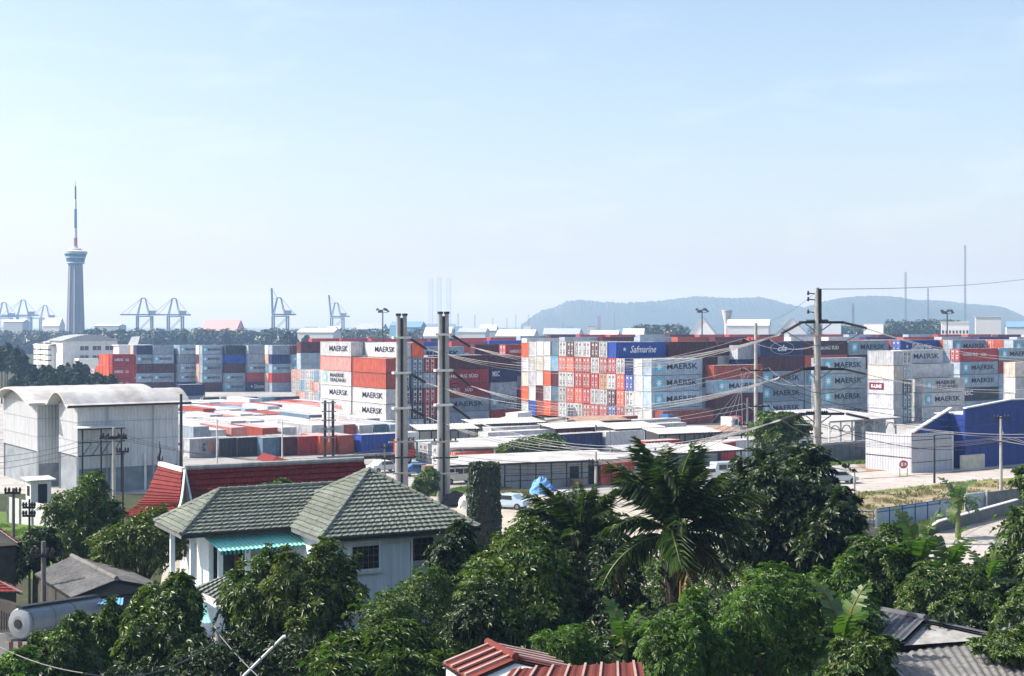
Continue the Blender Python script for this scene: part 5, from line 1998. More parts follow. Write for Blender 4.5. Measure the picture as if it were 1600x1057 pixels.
def lattice(name, label, cat, px, Y, pytop, w, m_, guys=False, bays=14, part='lattice_leg'):
    zt = H + (HZ - pytop) / F * Y
    root = thing(name, label, cat, (GX(px, Y), Y, 0))
    mb = MB()
    c = [(-w, -w), (w, -w), (w, w), (-w, w)]
    for x, y in c:
        mb.bar((x, y, 0), (x, y, zt), w * .35)
    for i in range(bays):
        z0, z1 = zt * i / bays, zt * (i + 1) / bays
        for k in range(4):
            a, b = c[k], c[(k + 1) % 4]
            mb.bar((a[0], a[1], z0), (b[0], b[1], z1), w * .22)
    mb.build(part, m_, root)
    return root
rig = thing('jackup_rig', 'faint offshore rig with three tall lattice legs above the containers', 'rig', (0, 0, 0))
for px, top in ((674, 436), (687, 433), (702, 436)):
    Y = 5200
    zt = H + (HZ - top) / F * Y
    mb = MB()
    w = 9
    c = [(-w, 0), (w * .6, -w), (w * .6, w)]
    for x, y in c:
        mb.bar((x, y, -5), (x, y, zt), 1.2)
    for i in range(16):
        z0, z1 = zt * i / 16, zt * (i + 1) / 16
        for k in range(3):
            a, b = c[k], c[(k + 1) % 3]
            mb.bar((a[0], a[1], z0), (b[0], b[1], z1), .7)
            mb.bar((a[0], a[1], z1), (b[0], b[1], z1), .6)
    o = mb.build('lattice_leg', M_far, rig)
    o.location = (GX(px, Y), Y, 0)
mb = MB()
mb.box(GX(664, 5200), GX(712, 5200), 5180, 5240, 2, 22)
mb.build('hull', M_far, rig)
lattice('radio_mast', 'thin tall radio mast, the taller one above the right hill', 'mast', 1508, 1500, 383, 0.7, M_far, bays=30)
lattice('radio_mast', 'thin radio mast, the shorter one above the right hill', 'mast', 1415, 1500, 425, 0.7, M_far, bays=24)
lattice('radio_mast', 'short red and white lattice mast in front of the left hill', 'mast', 936, 1200, 494, 0.9, mat('mast_red', (0.5, 0.15, 0.12)), bays=8)
lattice('lattice_pylon', 'small pylon right of the big concrete pole, before the hill', 'pylon', 1333, 900, 474, 0.5, M_far, bays=10)
lattice('lattice_pylon', 'faint pylon between the two radio masts', 'pylon', 1450, 1400, 450, 0.6, M_far, bays=12)

def flood(label, px, Y, top):
    zt = H + (HZ - top) / F * Y
    root = thing('floodlight_mast', label, 'floodlight mast', (GX(px, Y), Y, 0), 0, 'floodlight masts in the container yard')
    p = MB()
    p.tube([(0, 0, 0), (0, 0, zt)], [.28, .16], 8)
    p.build('pole', M_dark, root)
    r = MB()
    r.tube([(-1.5, 0, zt - .9), (1.5, 0, zt - .9)], .09, 6)
    r.tube([(0, -1.2, zt - .9), (0, 1.2, zt - .9)], .09, 6)
    r.build('head_frame', M_dark, root)
    for i in range(6):
        t = 2 * math.pi * i / 6
        l = MB()
        c = Vector((1.35 * math.cos(t), 1.35 * math.sin(t), zt - .35 + (.5 if i % 2 else 0)))
        d = Vector((math.cos(t), math.sin(t), -.5))
        l.bar(c - d * .1, c + d * .55, .75, .5)
        l.build('floodlight', M_dark, root)
flood('slim floodlight mast between the cranes and the twin steel poles', 598, 420, 484)
flood('slim floodlight mast in front of the white sheds and left hill', 1097, 420, 484)
flood('slim floodlight mast in front of the right hill', 1480, 420, 486)

M_fw = mat('far_white', (0.66, 0.66, 0.66), 0.8, 0.08, 0.05)
M_fg = mat('far_grey', (0.36, 0.40, 0.44), 0.8, 0.08, 0.05)
M_fb = mat('far_blue', (0.16, 0.30, 0.44), 0.8, 0.08, 0.05)
M_fp = mat('far_pink', (0.72, 0.36, 0.36), 0.8, 0.08, 0.05)
def far(px0, px1, pytop, Y, label, wm, rm, rise=0.25, name='far_shed', cat='shed', along='u', wins=()):
    zt = H + (HZ - pytop) / F * Y
    wd = (px1 - px0) / F * Y
    a = wd * 0.86
    b = wd * 0.45
    h = zt / (1 + rise) if rise else zt - .3
    rs = zt - h if rise else 0
    return hall(name, label, cat, px0 + (px1 - px0) * .14, Y, a, b, h, rs, wm, rm, R(-16), along, wins, base=0)
far(304, 374, 500, 1150, 'pink-roofed hall beyond the trees, right of the crane pair', M_fp, M_fp, 0.7, 'pink_hall', 'hall')
far(1062, 1124, 497, 640, 'white gabled shed behind the floodlight mast', M_fw, M_fw, 0.9, 'white_shed', 'shed', 'v')
far(1126, 1200, 500, 660, 'long white shed with small vents, middle of three', M_fw, M_fw, 0.15, 'white_shed', 'shed', 'u', (('f', 5, M_black, 9, 10, .1),))
far(1200, 1262, 497, 680, 'white gabled shed just left of the big concrete pole', M_fw, M_fw, 0.7, 'white_shed', 'shed', 'v')
far(1346, 1378, 507, 700, 'pale blue rounded shed right of the big concrete pole', M_fb, M_fw, 0.5)
far(1464, 1512, 503, 620, 'white flat office block with black openings, upper right', M_fw, M_fw, 0, 'white_office', 'office', 'u', (('f', 8, M_black, 14.2, 15.6, .5),))
far(1518, 1562, 495, 760, 'taller white plant building behind the white office', M_fw, M_fw, 0, 'plant_building', 'building', 'u', (('f', 6, M_black, 8, 13, .35),))
far(1565, 1620, 503, 900, 'low pale shed at right horizon edge', M_fw, M_fb, 0.2)
far(455, 525, 514, 800, 'long low white-roofed shed under the raised cranes', M_fw, M_fw, 0.15)
far(545, 600, 506, 1100, 'blue-grey shed behind the first floodlight mast', M_fb, M_fg, 0.3)
far(600, 660, 503, 1250, 'wide pale blue hall just left of the twin steel poles', M_fb, M_fb, 0.3)
far(655, 705, 512, 800, 'pale curved-roof shed between the twin steel poles', M_fw, M_fw, 0.4)
far(708, 760, 513, 900, 'low white shed right of the steel poles', M_fw, M_fg, 0.2)
far(745, 776, 508, 1100, 'small grey tank house on the horizon, right of steel poles', M_fg, M_fw, 0.3)
far(765, 835, 516, 720, 'long white shed above the red letters container', M_fw, M_fw, 0.25)
far(840, 905, 514, 700, 'white shed with grey roof at left foot of the hill', M_fw, M_fg, 0.2)
far(915, 965, 517, 680, 'low white shed under the red lattice mast', M_fw, M_fw, 0.2)
far(968, 1005, 514, 720, 'white shed above the blue script container', M_fw, M_fw, 0.3)
far(1010, 1042, 508, 1000, 'pale blue block in front of the left hill', M_fb, M_fb, 0)
far(62, 96, 497, 1250, 'small white gabled roof left of the tower foot', M_fw, M_fw, 0.4)
far(0, 40, 500, 1500, 'hazy port building at the left edge', M_fg, M_fw, 0.1)
far(140, 190, 507, 1500, 'hazy low port building right of the tower', M_fg, M_fw, 0.1)
far(1282, 1312, 506, 660, 'white cottage directly right of the big pole', M_fw, M_fg, 0.3)
rk = random.Random(33)
sky_ = []
for i in range(16):
    px = 470 + i * 35 + rk.uniform(-9, 9)
    Y = rk.uniform(620, 1300)
    wpx = rk.uniform(10, 26)
    top = rk.uniform(509, 517)
    sky_.append((px, Y, wpx, top))
for i, (px, Y, wpx, top) in enumerate(sky_):
    far(px, px + wpx, top, Y, '%s small roof from the left on the skyline left of the hills' % ORD[i], rk.choice([M_fw, M_fg, M_fb, M_fw]), rk.choice([M_fw, M_fg, M_fb]), rk.choice([0, .15, .3, .5]))
for i in range(9):
    px = [700, 716, 742, 770, 792, 806, 826, 880, 960][i]
    lattice('lamp_mast', '%s thin lamp mast from the left on the skyline before the hill' % ORD[i], 'mast', px, 900 + 40 * i, rk.uniform(488, 503), .3, M_far, bays=6)
# water tower of flared shape before the left hill
wt = thing('water_tower', 'pale flared water tower above the white sheds', 'water tower', (GX(1136, 800), 800, 0))
s = 800 / F
mb = MB()
mb.lathe([(4 * s, 0), (4 * s, H - 0 * s), (5 * s, H + 6 * s), (8 * s, H + 21 * s), (8.4 * s, H + 22 * s)], 16)
mb.build('tank', mat('water_tower_pink', (0.62, 0.56, 0.56), 0.8), wt)
mb = MB()
mb.lathe([(8.6 * s, H + 22 * s), (8.6 * s, H + 23 * s)], 16)
mb.build('rim', M_fw, wt)

# apartment block on the left with balconies
def apartments():
    Y = 430
    s = Y / F
    o = Vector((GX(98, Y), Y, 0))
    root = thing('apartment_block', 'white four-storey apartment block with balconies left of the orange containers', 'apartment block', (o.x, o.y, -1), R(34))
    def Z(py):
        return H - (py - HZ) * s + 1
    w = MB()
    w.box(0, 17, 0, 14, 0, Z(533))
    w.build('wall', M_offwhite, root)
    b2 = MB()
    b2.box(-1, 0.0, 8.0, 25, 0, Z(541))
    b2.build('side_wing', M_white, root)
    r = MB()
    N = 10
    vs = []
    for i in range(N + 1):
        t = i / N
        vs += [(-.6 + 18.4 * t, -.6, Z(533) + 1.9 * math.sin(math.pi * t)), (-.6 + 18.4 * t, 14.6, Z(533) + 1.9 * math.sin(math.pi * t))]
    r.add(vs, [(2 * i, 2 * i + 2, 2 * i + 3, 2 * i + 1) for i in range(N)])
    r.add([(v[0], v[1], Z(533) - .02) for v in vs], [(2 * i, 2 * i + 1, 2 * i + 3, 2 * i + 2) for i in range(N)])
    r.add([vs[2 * i] for i in range(N + 1)] + [(vs[2 * i][0], -.6, Z(533) - .02) for i in range(N + 1)], [(i, i + 1, N + 2 + i, N + 1 + i) for i in range(N)])
    r.build('roof', mat('grey_barrel_roof', (0.34, 0.36, 0.38), 0.6), root, fix=False)
    r2 = MB()
    r2.slab((-2, 7, Z(541) + .3), (-2, 26, Z(541) + .3), (3, 26, Z(534)), (3, 7, Z(534)), .3)
    r2.build('side_roof', RM_white, root)
    for fl in range(4):
        z0 = Z(575) + fl * (Z(541) - Z(575)) / 4 + .6
        for c in range(2):
            b = MB()
            y0 = 8.3 + c * 8.4
            b.box(-2.1, -1.0, y0, y0 + 7.6, z0, z0 + 1.25)
            bo = b.build('balcony', M_white, root)
            d = MB()
            d.box(-1.06, -1.01, y0 + .3, y0 + 7.3, z0 + 1.3, z0 + 2.0)
            d.build('balcony_opening', M_black, bo)
            for q in range(4):
                hq = MB()
                hq.box(-2.13, -2.1, y0 + .8 + q * 1.8, y0 + 1.4 + q * 1.8, z0 + .5, z0 + .85)
                hq.build('vent', M_black, bo)
    for fl in range(3):
        for c in range(3):
            b = MB()
            z0 = Z(563) + fl * 2.9
            b.box(5.3 + c * 3.9, 7.9 + c * 3.9, -.05, -.003, z0, z0 + 1.3)
            wn_ = b.build('window', M_glass, root)
            f_ = MB()
            f_.box(6.55 + c * 3.9, 6.65 + c * 3.9, -.07, -.051, z0, z0 + 1.3)
            f_.build('mullion', M_white, wn_)
    c = MB()
    c.box(3, 9, -6, -.5, 0, Z(560))
    c.build('annex', M_white, root)
apartments()
hall('guard_post', 'low white roof with a dish-shaped white board, above the orange containers', 'building', 186, 420, 10, 5, 14.0 - 1, 0, M_white, M_white)
mb = MB()
c = P(206, 536, 424)
mb.slab(c + Vector((-1.8, 0, -1.8)), c + Vector((1.2, .5, -1.8)), c + Vector((1.8, 2.5, 2.0)), c + Vector((-.6, 2, 1.8)), .3)
mb.bar(c + Vector((-1.5, .5, -2.0)), c + Vector((.8, .5, -2.0)), .5, .6)
o = mb.build('satellite_dish', M_white, None)
tag(o, 'white dish board tilted up on the low roof right of the apartments', 'satellite dish')
# ------------------------------------------------------------------ poles
def zat(py, Y):
    return H - (py - HZ) / F * Y

def insulator_string(parent, p, q, r=0.13):
    mb = MB()
    p, q = Vector(p), Vector(q)
    n = max(6, int((q - p).length / 0.17))
    mb.tube([p, q], r * .3, 6)
    for i in range(n):
        c = p.lerp(q, (i + .5) / n)
        d = (q - p).normalized()
        mb.tube([c - d * .045, c + d * .02], [r, r * .45], 9)
    return mb.build('insulator', M_insul, parent)

TW = {}
def twin_pole(px, Y, top, label, rr):
    zt = zat(top, Y)
    root = thing('twin_steel_pole', label, 'power pole', (GX(px, Y), Y, 0), R(20), 'twin steel transmission poles behind the tiled house')
    for sgn in (-1, 1):
        m = MB()
        m.tube([(sgn * .40, 0, 0), (sgn * .34, 0, zt)], [.31, .21], 16)
        m.build('pole_tube', M_pipe, root)
        c = MB()
        c.tube([(sgn * .34, 0, zt - .18), (sgn * .34, 0, zt + .05)], .29, 16)
        c.build('pole_cap', M_dark, root)
    pl_ = MB()
    pl_.box(-.2, .2, -.05, .05, 0, zt - .4)  # added dark plate, its colour stands in for the shade between the tubes
    pl_.build('gap_shade_plate', M_dark, root)
    ends = []
    for k, (py, dx, dy) in enumerate(rr):
        zz = zat(py, Y)
        cl = MB()
        cl.box(-.95, .95, -.34, .34, zz - .12, zz + .12)
        cl.build('collar', M_offwhite, root)
        a = Vector((.75, -.1, zz))
        d = Vector((dx / F * Y, -1.2, -dy / F * Y))
        insulator_string(root, a, a + d, .17)
        insulator_string(root, a + Vector((0, .25, 0)), a + d + Vector((0, .25, 0)), .17)
        ca = math.cos(R(20)), math.sin(R(20))
        e = a + d
        ends.append(Vector((root.location.x + e.x * ca[0] - e.y * ca[1], Y + e.x * ca[1] + e.y * ca[0], e.z)))
    return ends
endA = twin_pole(627.5, 144, 491, 'left of the two twin steel poles, its foot behind the green tiled roof', [(528, 24, 18), (583, 22, 15), (638, 22, 13)])
endB = twin_pole(693, 142, 488, 'right of the two twin steel poles, its foot showing on the sand', [(523, 26, 19), (579, 26, 24), (633, 26, 22)])

def big_pole():
    Y = 116
    px = 1277
    root = thing('concrete_pole', 'tallest concrete power pole with three dark crossarms, standing in the trees', 'power pole', (GX(px, Y), Y, 0), R(0))
    m = MB()
    zt = zat(450, Y)
    m.tube([(0, 0, 0), (0, 0, zat(505, Y)), (0, 0, zt)], [.40, .28, .17], 12)
    m.build('pole', M_conc, root)
    rod = MB()
    rod.box(.06, .30, -.28, -.1, zat(506, Y), zt - .1)
    rod.build('back_channel', M_dark, root)
    e_l, e_r = [], []
    for py, l, rt in ((504, (-1.3, -3.0, 18), (2.1, 4.05, 9)), (577, (-1.2, -3.1, 13), (2.2, 4.0, 8)), (647, (-1.4, -3.0, 9), (2.4, 4.3, 8))):
        z = zat(py, Y)
        a = MB()
        a.box(-1.5, 2.2, -.14, .14, z - .10, z + .10)
        a.build('crossarm', M_dark, root)
        s = MB()
        s.bar((-1.0, -.16, z - .12), (0, -.16, z - .9), .09)
        s.bar((1.1, -.16, z - .12), (0, -.16, z - .9), .09)
        s.build('crossarm_brace', M_steel, root)
        for dy in (-.2, .2):
            insulator_string(root, (l[0], dy, z), (l[1], dy - .2, z - l[2] / F * Y), .15)
            insulator_string(root, (rt[0], dy, z), (rt[1], dy, z - rt[2] / F * Y), .15)
            insulator_string(root, (-.9, dy * .5, z + .12), (.9, dy * .5, z + .16), .14)
        e_l.append(Vector((root.location.x + l[1], Y - .2, z - l[2] / F * Y)))
        e_r.append(Vector((root.location.x + rt[1], Y, z - rt[2] / F * Y)))
        j = MB()
        pts = []
        for i in range(9):
            t = i / 8
            pts.append((l[1] + (rt[1] - l[1]) * t, -.3, z - .5 - 1.5 * math.sin(math.pi * t)))
        j.tube(pts, .035, 5)
        j.build('jumper_cable', M_wire, root)
    for i, zz in enumerate((zt - .5, zt - 1.0, zat(500, Y) + .6)):
        k = MB()
        k.tube([(-.2, 0, zz), (-.75, 0, zz + .06)], .05, 6)
        k.tube([(-.75, 0, zz - .1), (-.75, 0, zz + .25)], [.11, .06], 8)
        k.build('insulator', M_insul, root)
    return e_l, e_r
cl_, cr_ = big_pole()

def slim_pole(px, Y, top, label, w=.2, arms=(), m_=None, base_py=None, rz=0.0, cap=None, grp=None, name='utility_pole'):
    root = thing(name, label, 'utility pole', (GX(px, Y), Y, 0), rz, grp)
    z = zat(top, Y)
    m = MB()
    m.tube([(0, 0, 0), (0, 0, z)], [w, w * .7], 10)
    m.build('pole', m_ or M_conc, root)
    for py, hw in arms:
        a = MB()
        zz = zat(py, Y)
        a.box(-hw, hw, -.07 - w, .05 - w, zz - .07, zz + .07)
        a.build('crossarm', M_dark, root)
        for q in (-.9, -.45, .45, .9):
            i_ = MB()
            i_.tube([(q * hw, -w, zz + .07), (q * hw, -w, zz + .16), (q * hw, -w, zz + .34)], [.05, .10, .05], 7)
            i_.build('insulator', M_insul, root)
    return root
slim_pole(1181, 150, 505, 'slim pale concrete pole left of the tallest concrete pole', .24, [(533, 1.5), (579, 1.7), (635, 1.5)])
slim_pole(1168, 138, 622, 'thin grey pole with small transformer arm, just left of slim pole', .13, [(664, .9)], M_steel)
slim_pole(1564, 145, 651, 'pole with crossarm before the blue hall at right edge', .18, [(690, 1.6), (653, .8)])
p_ = slim_pole(1460, 160, 680, 'dark lamp post with short arm before the grey shed', .13, (), M_dark)
m = MB()
m.tube([(0, 0, zat(680, 160) - .05), (1.9, 0, zat(679, 160))], .05, 6)
m.bar((1.6, 0, zat(679, 160)), (2.2, 0, zat(679, 160)), .16, .1)
m.build('lamp_arm', M_dark, p_)
slim_pole(1335, 151, 736, 'short stub post on the sandy road edge', .12, (), M_conc, name='stub_post')
slim_pole(178, 112, 668, 'pole with double crossarm before the barrel-roofed warehouse', .16, [(685, 1.1), (683, .9)])
slim_pole(192, 113, 704, 'short dark pole right of the crossarm pole, before the warehouse', .09, [(706, .5)], M_dark)
slim_pole(283, 152, 616, 'tall dark pole at the right corner of the barrel-roofed warehouse', .2, (), M_dark)
slim_pole(339, 178, 655, 'thin pale post at the left front of the low container field', .12, (), M_offwhite)
slim_pole(441, 182, 658, 'thin pale post in the middle of the low container field', .10, (), M_offwhite)
slim_pole(931, 150, 706, 'pale post with short crossarm at the low grey warehouse', .17, [(722, .8), (727, .8)])
slim_pole(953, 182, 668, 'thin dark post above the orange single container', .09, (), M_steel)
slim_pole(601, 132, 694, 'short pole with crossbar rising behind the green roof peak', .1, [(700, .7), (716, .9)], M_steel)
slim_pole(68, 63, 846, 'near concrete pole beside the grey cement-sheet roof', .14, [(868, .5)], mat('dark_concrete_pole', (0.17, 0.165, 0.155), 0.9, 0.3, 1.5))
slim_pole(21, 88, 763, 'leftmost concrete pole before the white wall', .13, [(770, .5)], mat('dark_concrete_pole', (0.17, 0.165, 0.155), 0.9, 0.3, 1.5))
slim_pole(46, 90, 780, 'thin dark post before the white wall, right of leftmost pole', .09, [(793, .4), (806, .4)], M_dark)
p_ = slim_pole(341, 45, 986, 'near mossy pole at the bottom, left of the white slanting pipe', .12, (), M_conc)
# H-frame of dark posts
root = thing('double_pole', 'dark double pole with rungs behind the red tiled ridge', 'power pole', (GX(514, 186), 186, 0), R(5))
zt = zat(626, 186)
for sx in (-1, 1):
    m = MB()
    m.tube([(sx * .55, 0, 0), (sx * .5, 0, zt)], [.2, .17], 8)
    m.build('pole', M_dark, root)
for k in range(5):
    m = MB()
    z = zt - .3 - k * 1.15
    m.box(-.95, .95, -.22, -.1, z - .08, z + .08)
    m.build('crossarm', M_steel, root)
m = MB()
m.tube([(0, -.1, zt - 5.5), (0, -.1, zt - .3)], .1, 6)
m.build('riser_pipe', M_offwhite, root)
# white pipe slanting at the bottom
m = MB()
a, b = P(362, 1075, 42.5), P(442, 996, 43.5)
m.tube([a, b], .045, 8)
m.tube([b, b + Vector((.09, 0, .02))], .06, 8)
o = m.build('slanting_pipe', M_white, None)
tag(o, 'white pipe slanting up at the bottom of the big mango tree', 'pipe')

# ------------------------------------------------------------------ wires, each a thing
WG = 'power lines across the container yard'
NW = [0]
def wire(p, q, sag, label, r=.03, m_=None, grp=WG, n=26):
    p, q = Vector(p), Vector(q)
    pts = []
    for i in range(n + 1):
        t = i / n
        c = p.lerp(q, t)
        c.z -= sag * 4 * t * (1 - t)
        pts.append(c)
    mb = MB()
    mb.tube(pts, r, 5, False)
    o = mb.build('power_line', m_ or M_bright_wire, None, fix=False)
    tag(o, label, 'cable', grp)
    return o
M_bright_wire = mat('aluminium_wire', (0.27, 0.27, 0.28), 0.4, 0.05, 1.0)
lv = ['upper', 'middle', 'lower']
for k in range(3):
    for j, (e, nm, s_) in enumerate(((endA[k], 'left', 2.3), (endB[k], 'right', 1.9))):
        for q in (0, 1, 2):
            off = Vector((0, .25 * q, -.0))
            wire(e + off, cl_[k] + Vector((0, .25 * q + .5 * j, -.12 * j)), s_ + .3 * q + .25 * k,
                 '%s %s line sagging from the %s twin pole to the tallest pole' % (lv[k], ('front', 'middle', 'rear')[q], nm), .02)
for k, (py, d) in enumerate(((556, 1.0), (598, .9), (670, .8))):
    for q in (0, 1):
        wire(cr_[k] + Vector((0, .4 * q, 0)), P(1720, py + 8 * q, 104), d, '%s %s line running from the tallest pole past the right edge' % (lv[k], ('front', 'rear')[q]), .021)
dpt = lambda py, dx=0: Vector((GX(1181, 150) + dx, 149.7, zat(py, 150)))
for k, (py, pe) in enumerate(((533, 566), (579, 606), (635, 648))):
    for q, dx in ((0, -1.3), (1, 1.3)):
        wire(dpt(py, dx) + Vector((0, 0, .3)), P(830 - 30 * q, pe, 215), 1.6 + .3 * q, '%s thin %s wire from the slim pole towards the dark gap' % (lv[k], ('left', 'right')[q]), .018)
        wire(dpt(py, dx) + Vector((0, 0, .3)), P(1277, 540 + 62 * k, 117), .7, '%s short %s wire between the slim and the tallest pole' % (lv[k], ('left', 'right')[q]), .016)
for k in range(5):
    wire(P(1172 - k * 4 + 2, 582 + (k % 2) * 4, 147), P(1108 + k * 13, 664, 128), .15, '%s of the steep drop wires left of the slim pole' % ORD[k], .016, grp='steep drop wires by the slim pole')
gq = lambda py, dx: Vector((GX(1564, 145) + dx, 144.7, zat(py, 145) + .32))
for k, dx in enumerate((-1.4, -.7, .7, 1.4)):
    wire(P(1168, 662 + k * 2, 138), gq(690, dx), 1.1 + .12 * k, '%s low wire from the thin grey pole to the right edge pole' % ORD[k], .018)
    wire(gq(690, dx), P(1700, 700 + k * 3, 138), .3, '%s low wire from the right edge pole out of view' % ORD[k], .018)
    wire(P(931, 720 + k * 2, 150), P(1168, 662 + k * 2, 138), .7, '%s low wire from the warehouse post to the thin grey pole' % ORD[k], .02)
for k in range(3):
    wire(P(178, 683 + k, 112) + Vector((-1 + k, 0, .2)), P(-60, 716 + 12 * k, 104), .5, '%s faint wire left of the crossarm pole' % ORD[k], .018, M_wire)
    wire(P(178, 683 + k, 112) + Vector((-1 + k, 0, .2)), P(601, 700 + k * 2, 132), 1.5, '%s faint wire from the crossarm pole over the red roof' % ORD[k], .018, M_wire)
wire(P(1277, 452, 116), P(1700, 418, 250), 1.0, 'faint earth wire rising right from the top of the tallest pole', .03, M_wire)
wire(P(1277, 455, 116), P(1181, 506, 150), .6, 'faint earth wire between the tops of slim and tallest pole', .02, M_wire)
wire(P(-20, 1001, 44), P(130, 1052, 40), .15, 'cable crossing the bottom left corner', .018, M_wire)
wire(P(130, 1052, 40), P(341, 1000, 45), .5, 'cable sagging to the near mossy pole', .018, M_wire)
wire(P(341, 990, 45), P(430, 1080, 41), .1, 'cable slanting down right from the near mossy pole', .018, M_wire)

# darker cable bundles low over the yard
dk = [((1181, 588, 150), (1564, 655, 145), 1.6, 'upper'), ((1181, 596, 150), (1564, 662, 145), 1.9, 'second'), ((1181, 640, 150), (1460, 682, 160), .9, 'third'), ((1277, 660, 116), (1564, 694, 145), 1.3, 'fourth'),
      ((1168, 676, 138), (1335, 738, 151), .5, 'lowest')]
for (a, b, sg_, nm) in dk:
    wire(P(*a), P(*b), sg_, '%s dark cable sagging from the middle poles to the right' % nm, .03, M_dark, 'dark cables on the right')
for k in range(4):
    wire(P(931, 724 + k * 3, 150), P(1181, 640 + k * 6, 150), .9 + .2 * k, '%s dark cable from the warehouse post up to the slim pole' % ORD[k], .022, M_dark, 'dark cables in the middle')
    wire(P(636, 700 + k * 5, 143), P(931, 722 + k * 2, 150), .6 + .2 * k, '%s dark cable from the left twin pole to the warehouse post' % ORD[k], .022, M_dark, 'dark cables in the middle')
for nm, (px_, Y_, top_) in {'right': (693, 141.4, 690), 'left': (627.5, 143.4, 690)}.items():
    t_ = thing('cross_bracket', 'wooden cross bracket with fittings low on the %s twin pole' % nm, 'bracket', P(px_, top_, Y_), R(20), 'low brackets on the twin poles')
    for q in range(3):
        m = MB()
        m.box(-1.5 + .2 * q, 1.4, -.55, -.43, -1.6 * q - .08, -1.6 * q + .08)
        m.build('bracket_arm', M_conc if q != 1 else M_dark, t_)
    for q in (-1.1, -.5, .6, 1.1):
        m = MB()
        m.tube([(q, -.49, .08), (q, -.49, .2), (q, -.49, .42)], [.05, .11, .05], 7)
        m.build('insulator', M_insul, t_)

# ------------------------------------------------------------------ fences and walls on the right
def fence_line():
    root = thing('panel_fence', 'pale blue panel fence with dark blue posts beside the small banana tree', 'fence', (0, 0, 0))
    p, q = gnd(1369, 824), gnd(1487, 806)
    n = 6
    d = (q - p) / n
    for i in range(n + 1):
        m = MB()
        c = p + d * i
        m.bar(c, c + Vector((0, 0, 1.62)), .11)
        m.build('post', M_white if i == 0 else M_blueframe, root)
    for i in range(n):
        m = MB()
        a, b = p + d * (i + .03), p + d * (i + .97)
        m.prism([a, b, b + Vector((0, 0, 1.28)), a + Vector((0, 0, 1.28))], (0, .05, 0))
        m.build('panel', M_fencep, root)
        m = MB()
        m.prism([a + Vector((0, 0, 1.36)), b + Vector((0, 0, 1.36)), b + Vector((0, 0, 1.58)), a + Vector((0, 0, 1.58))], (0, .05, 0))
        m.build('top_panel', M_fencep, root)
        m = MB()
        m.bar(a + Vector((0, -.02, 1.32)), b + Vector((0, -.02, 1.32)), .07, .08)
        m.bar(a + Vector((0, -.02, 1.61)), b + Vector((0, -.02, 1.61)), .09, .06)
        m.build('rail', M_blueframe, root)
    r2 = thing('gate', 'low blue-barred gate at the left end of the panel fence', 'gate', (0, 0, 0))
    a, b = gnd(1336, 822), gnd(1365, 824)
    for z in (.25, .8, 1.35):
        m = MB()
        m.bar(a + Vector((0, 0, z)), b + Vector((0, 0, z)), .06, .1)
        m.build('bar', M_blueframe, r2)
    for i in range(6):
        m = MB()
        c = a.lerp(b, i / 5)
        m.bar(c, c + Vector((0, 0, 1.45)), .05)
        m.build('upright', M_blueframe, r2)
    r4 = thing('wall', 'plain pale grey wall behind the small banana tree', 'wall', (0, 0, 0))
    a, b = gnd(1508, 799), gnd(1541, 794)
    m = MB()
    m.prism([a, b, b + Vector((0, 0, 1.6)), a + Vector((0, 0, 1.6))], (0, .2, 0))
    m.build('panel', M_fencep, r4)
    a, b = gnd(1543, 795), gnd(1640, 782)
    m = MB()
    m.prism([a, b, b + Vector((0, 0, 1.6)), a + Vector((0, 0, 1.6))], (0, .2, 0))
    m.build('panel', mat('dark_wall_panel', (0.16, 0.18, 0.18), 0.9, 0.3), r4)
    m = MB()
    a = gnd(1541.5, 795)
    m.bar(a, a + Vector((0, 0, 1.75)), .12)
    m.build('post', M_white, r4)
    r3 = thing('parapet_wall', 'grey parapet wall with white coping beside the bright gravel', 'wall', (0, 0, 0))
    a, b = gnd(1452, 834), gnd(1590, 800)
    m = MB()
    m.prism([a, b, b + Vector((0, 0, 1.15)), a + Vector((.9, .2, 1.0)), a + Vector((0, 0, .45))], (-.06, .25, 0))
    m.build('wall', mat('dark_render', (0.17, 0.18, 0.19), 0.9, 0.2, 1.0, .4, (.06, .06, .06), streak=True), r3)
    m = MB()
    m.bar(a + Vector((.9, .3, 1.04)), b + Vector((0, .12, 1.19)), .42, .08)
    m.bar(a + Vector((-.05, .12, .47)), a + Vector((.9, .3, 1.04)), .42, .08)
    m.build('coping', M_offwhite, r3)
fence_line()
def left_wall():
    root = thing('white_wall', 'white panel wall beyond the lawn at the left', 'wall', (0, 0, 0))
    p, q = gnd(12, 817), gnd(90, 826)
    p.z = q.z = 0
    n = 4
    for i in range(n):
        a, b = p.lerp(q, (i + .02) / n), p.lerp(q, (i + .98) / n)
        m = MB()
        m.prism([a, b, b + Vector((0, 0, 2.25 - .12 * i)), a + Vector((0, 0, 2.35 - .12 * i))], (0, .12, 0))
        m.build('panel', M_white, root)
    for i in range(n + 1):
        m = MB()
        c = p.lerp(q, i / n)
        m.bar(c - Vector((0, .05, 0)), c + Vector((0, -.05, 2.5 - .12 * i)), .12)
        m.build('post', M_conc, root)
left_wall()

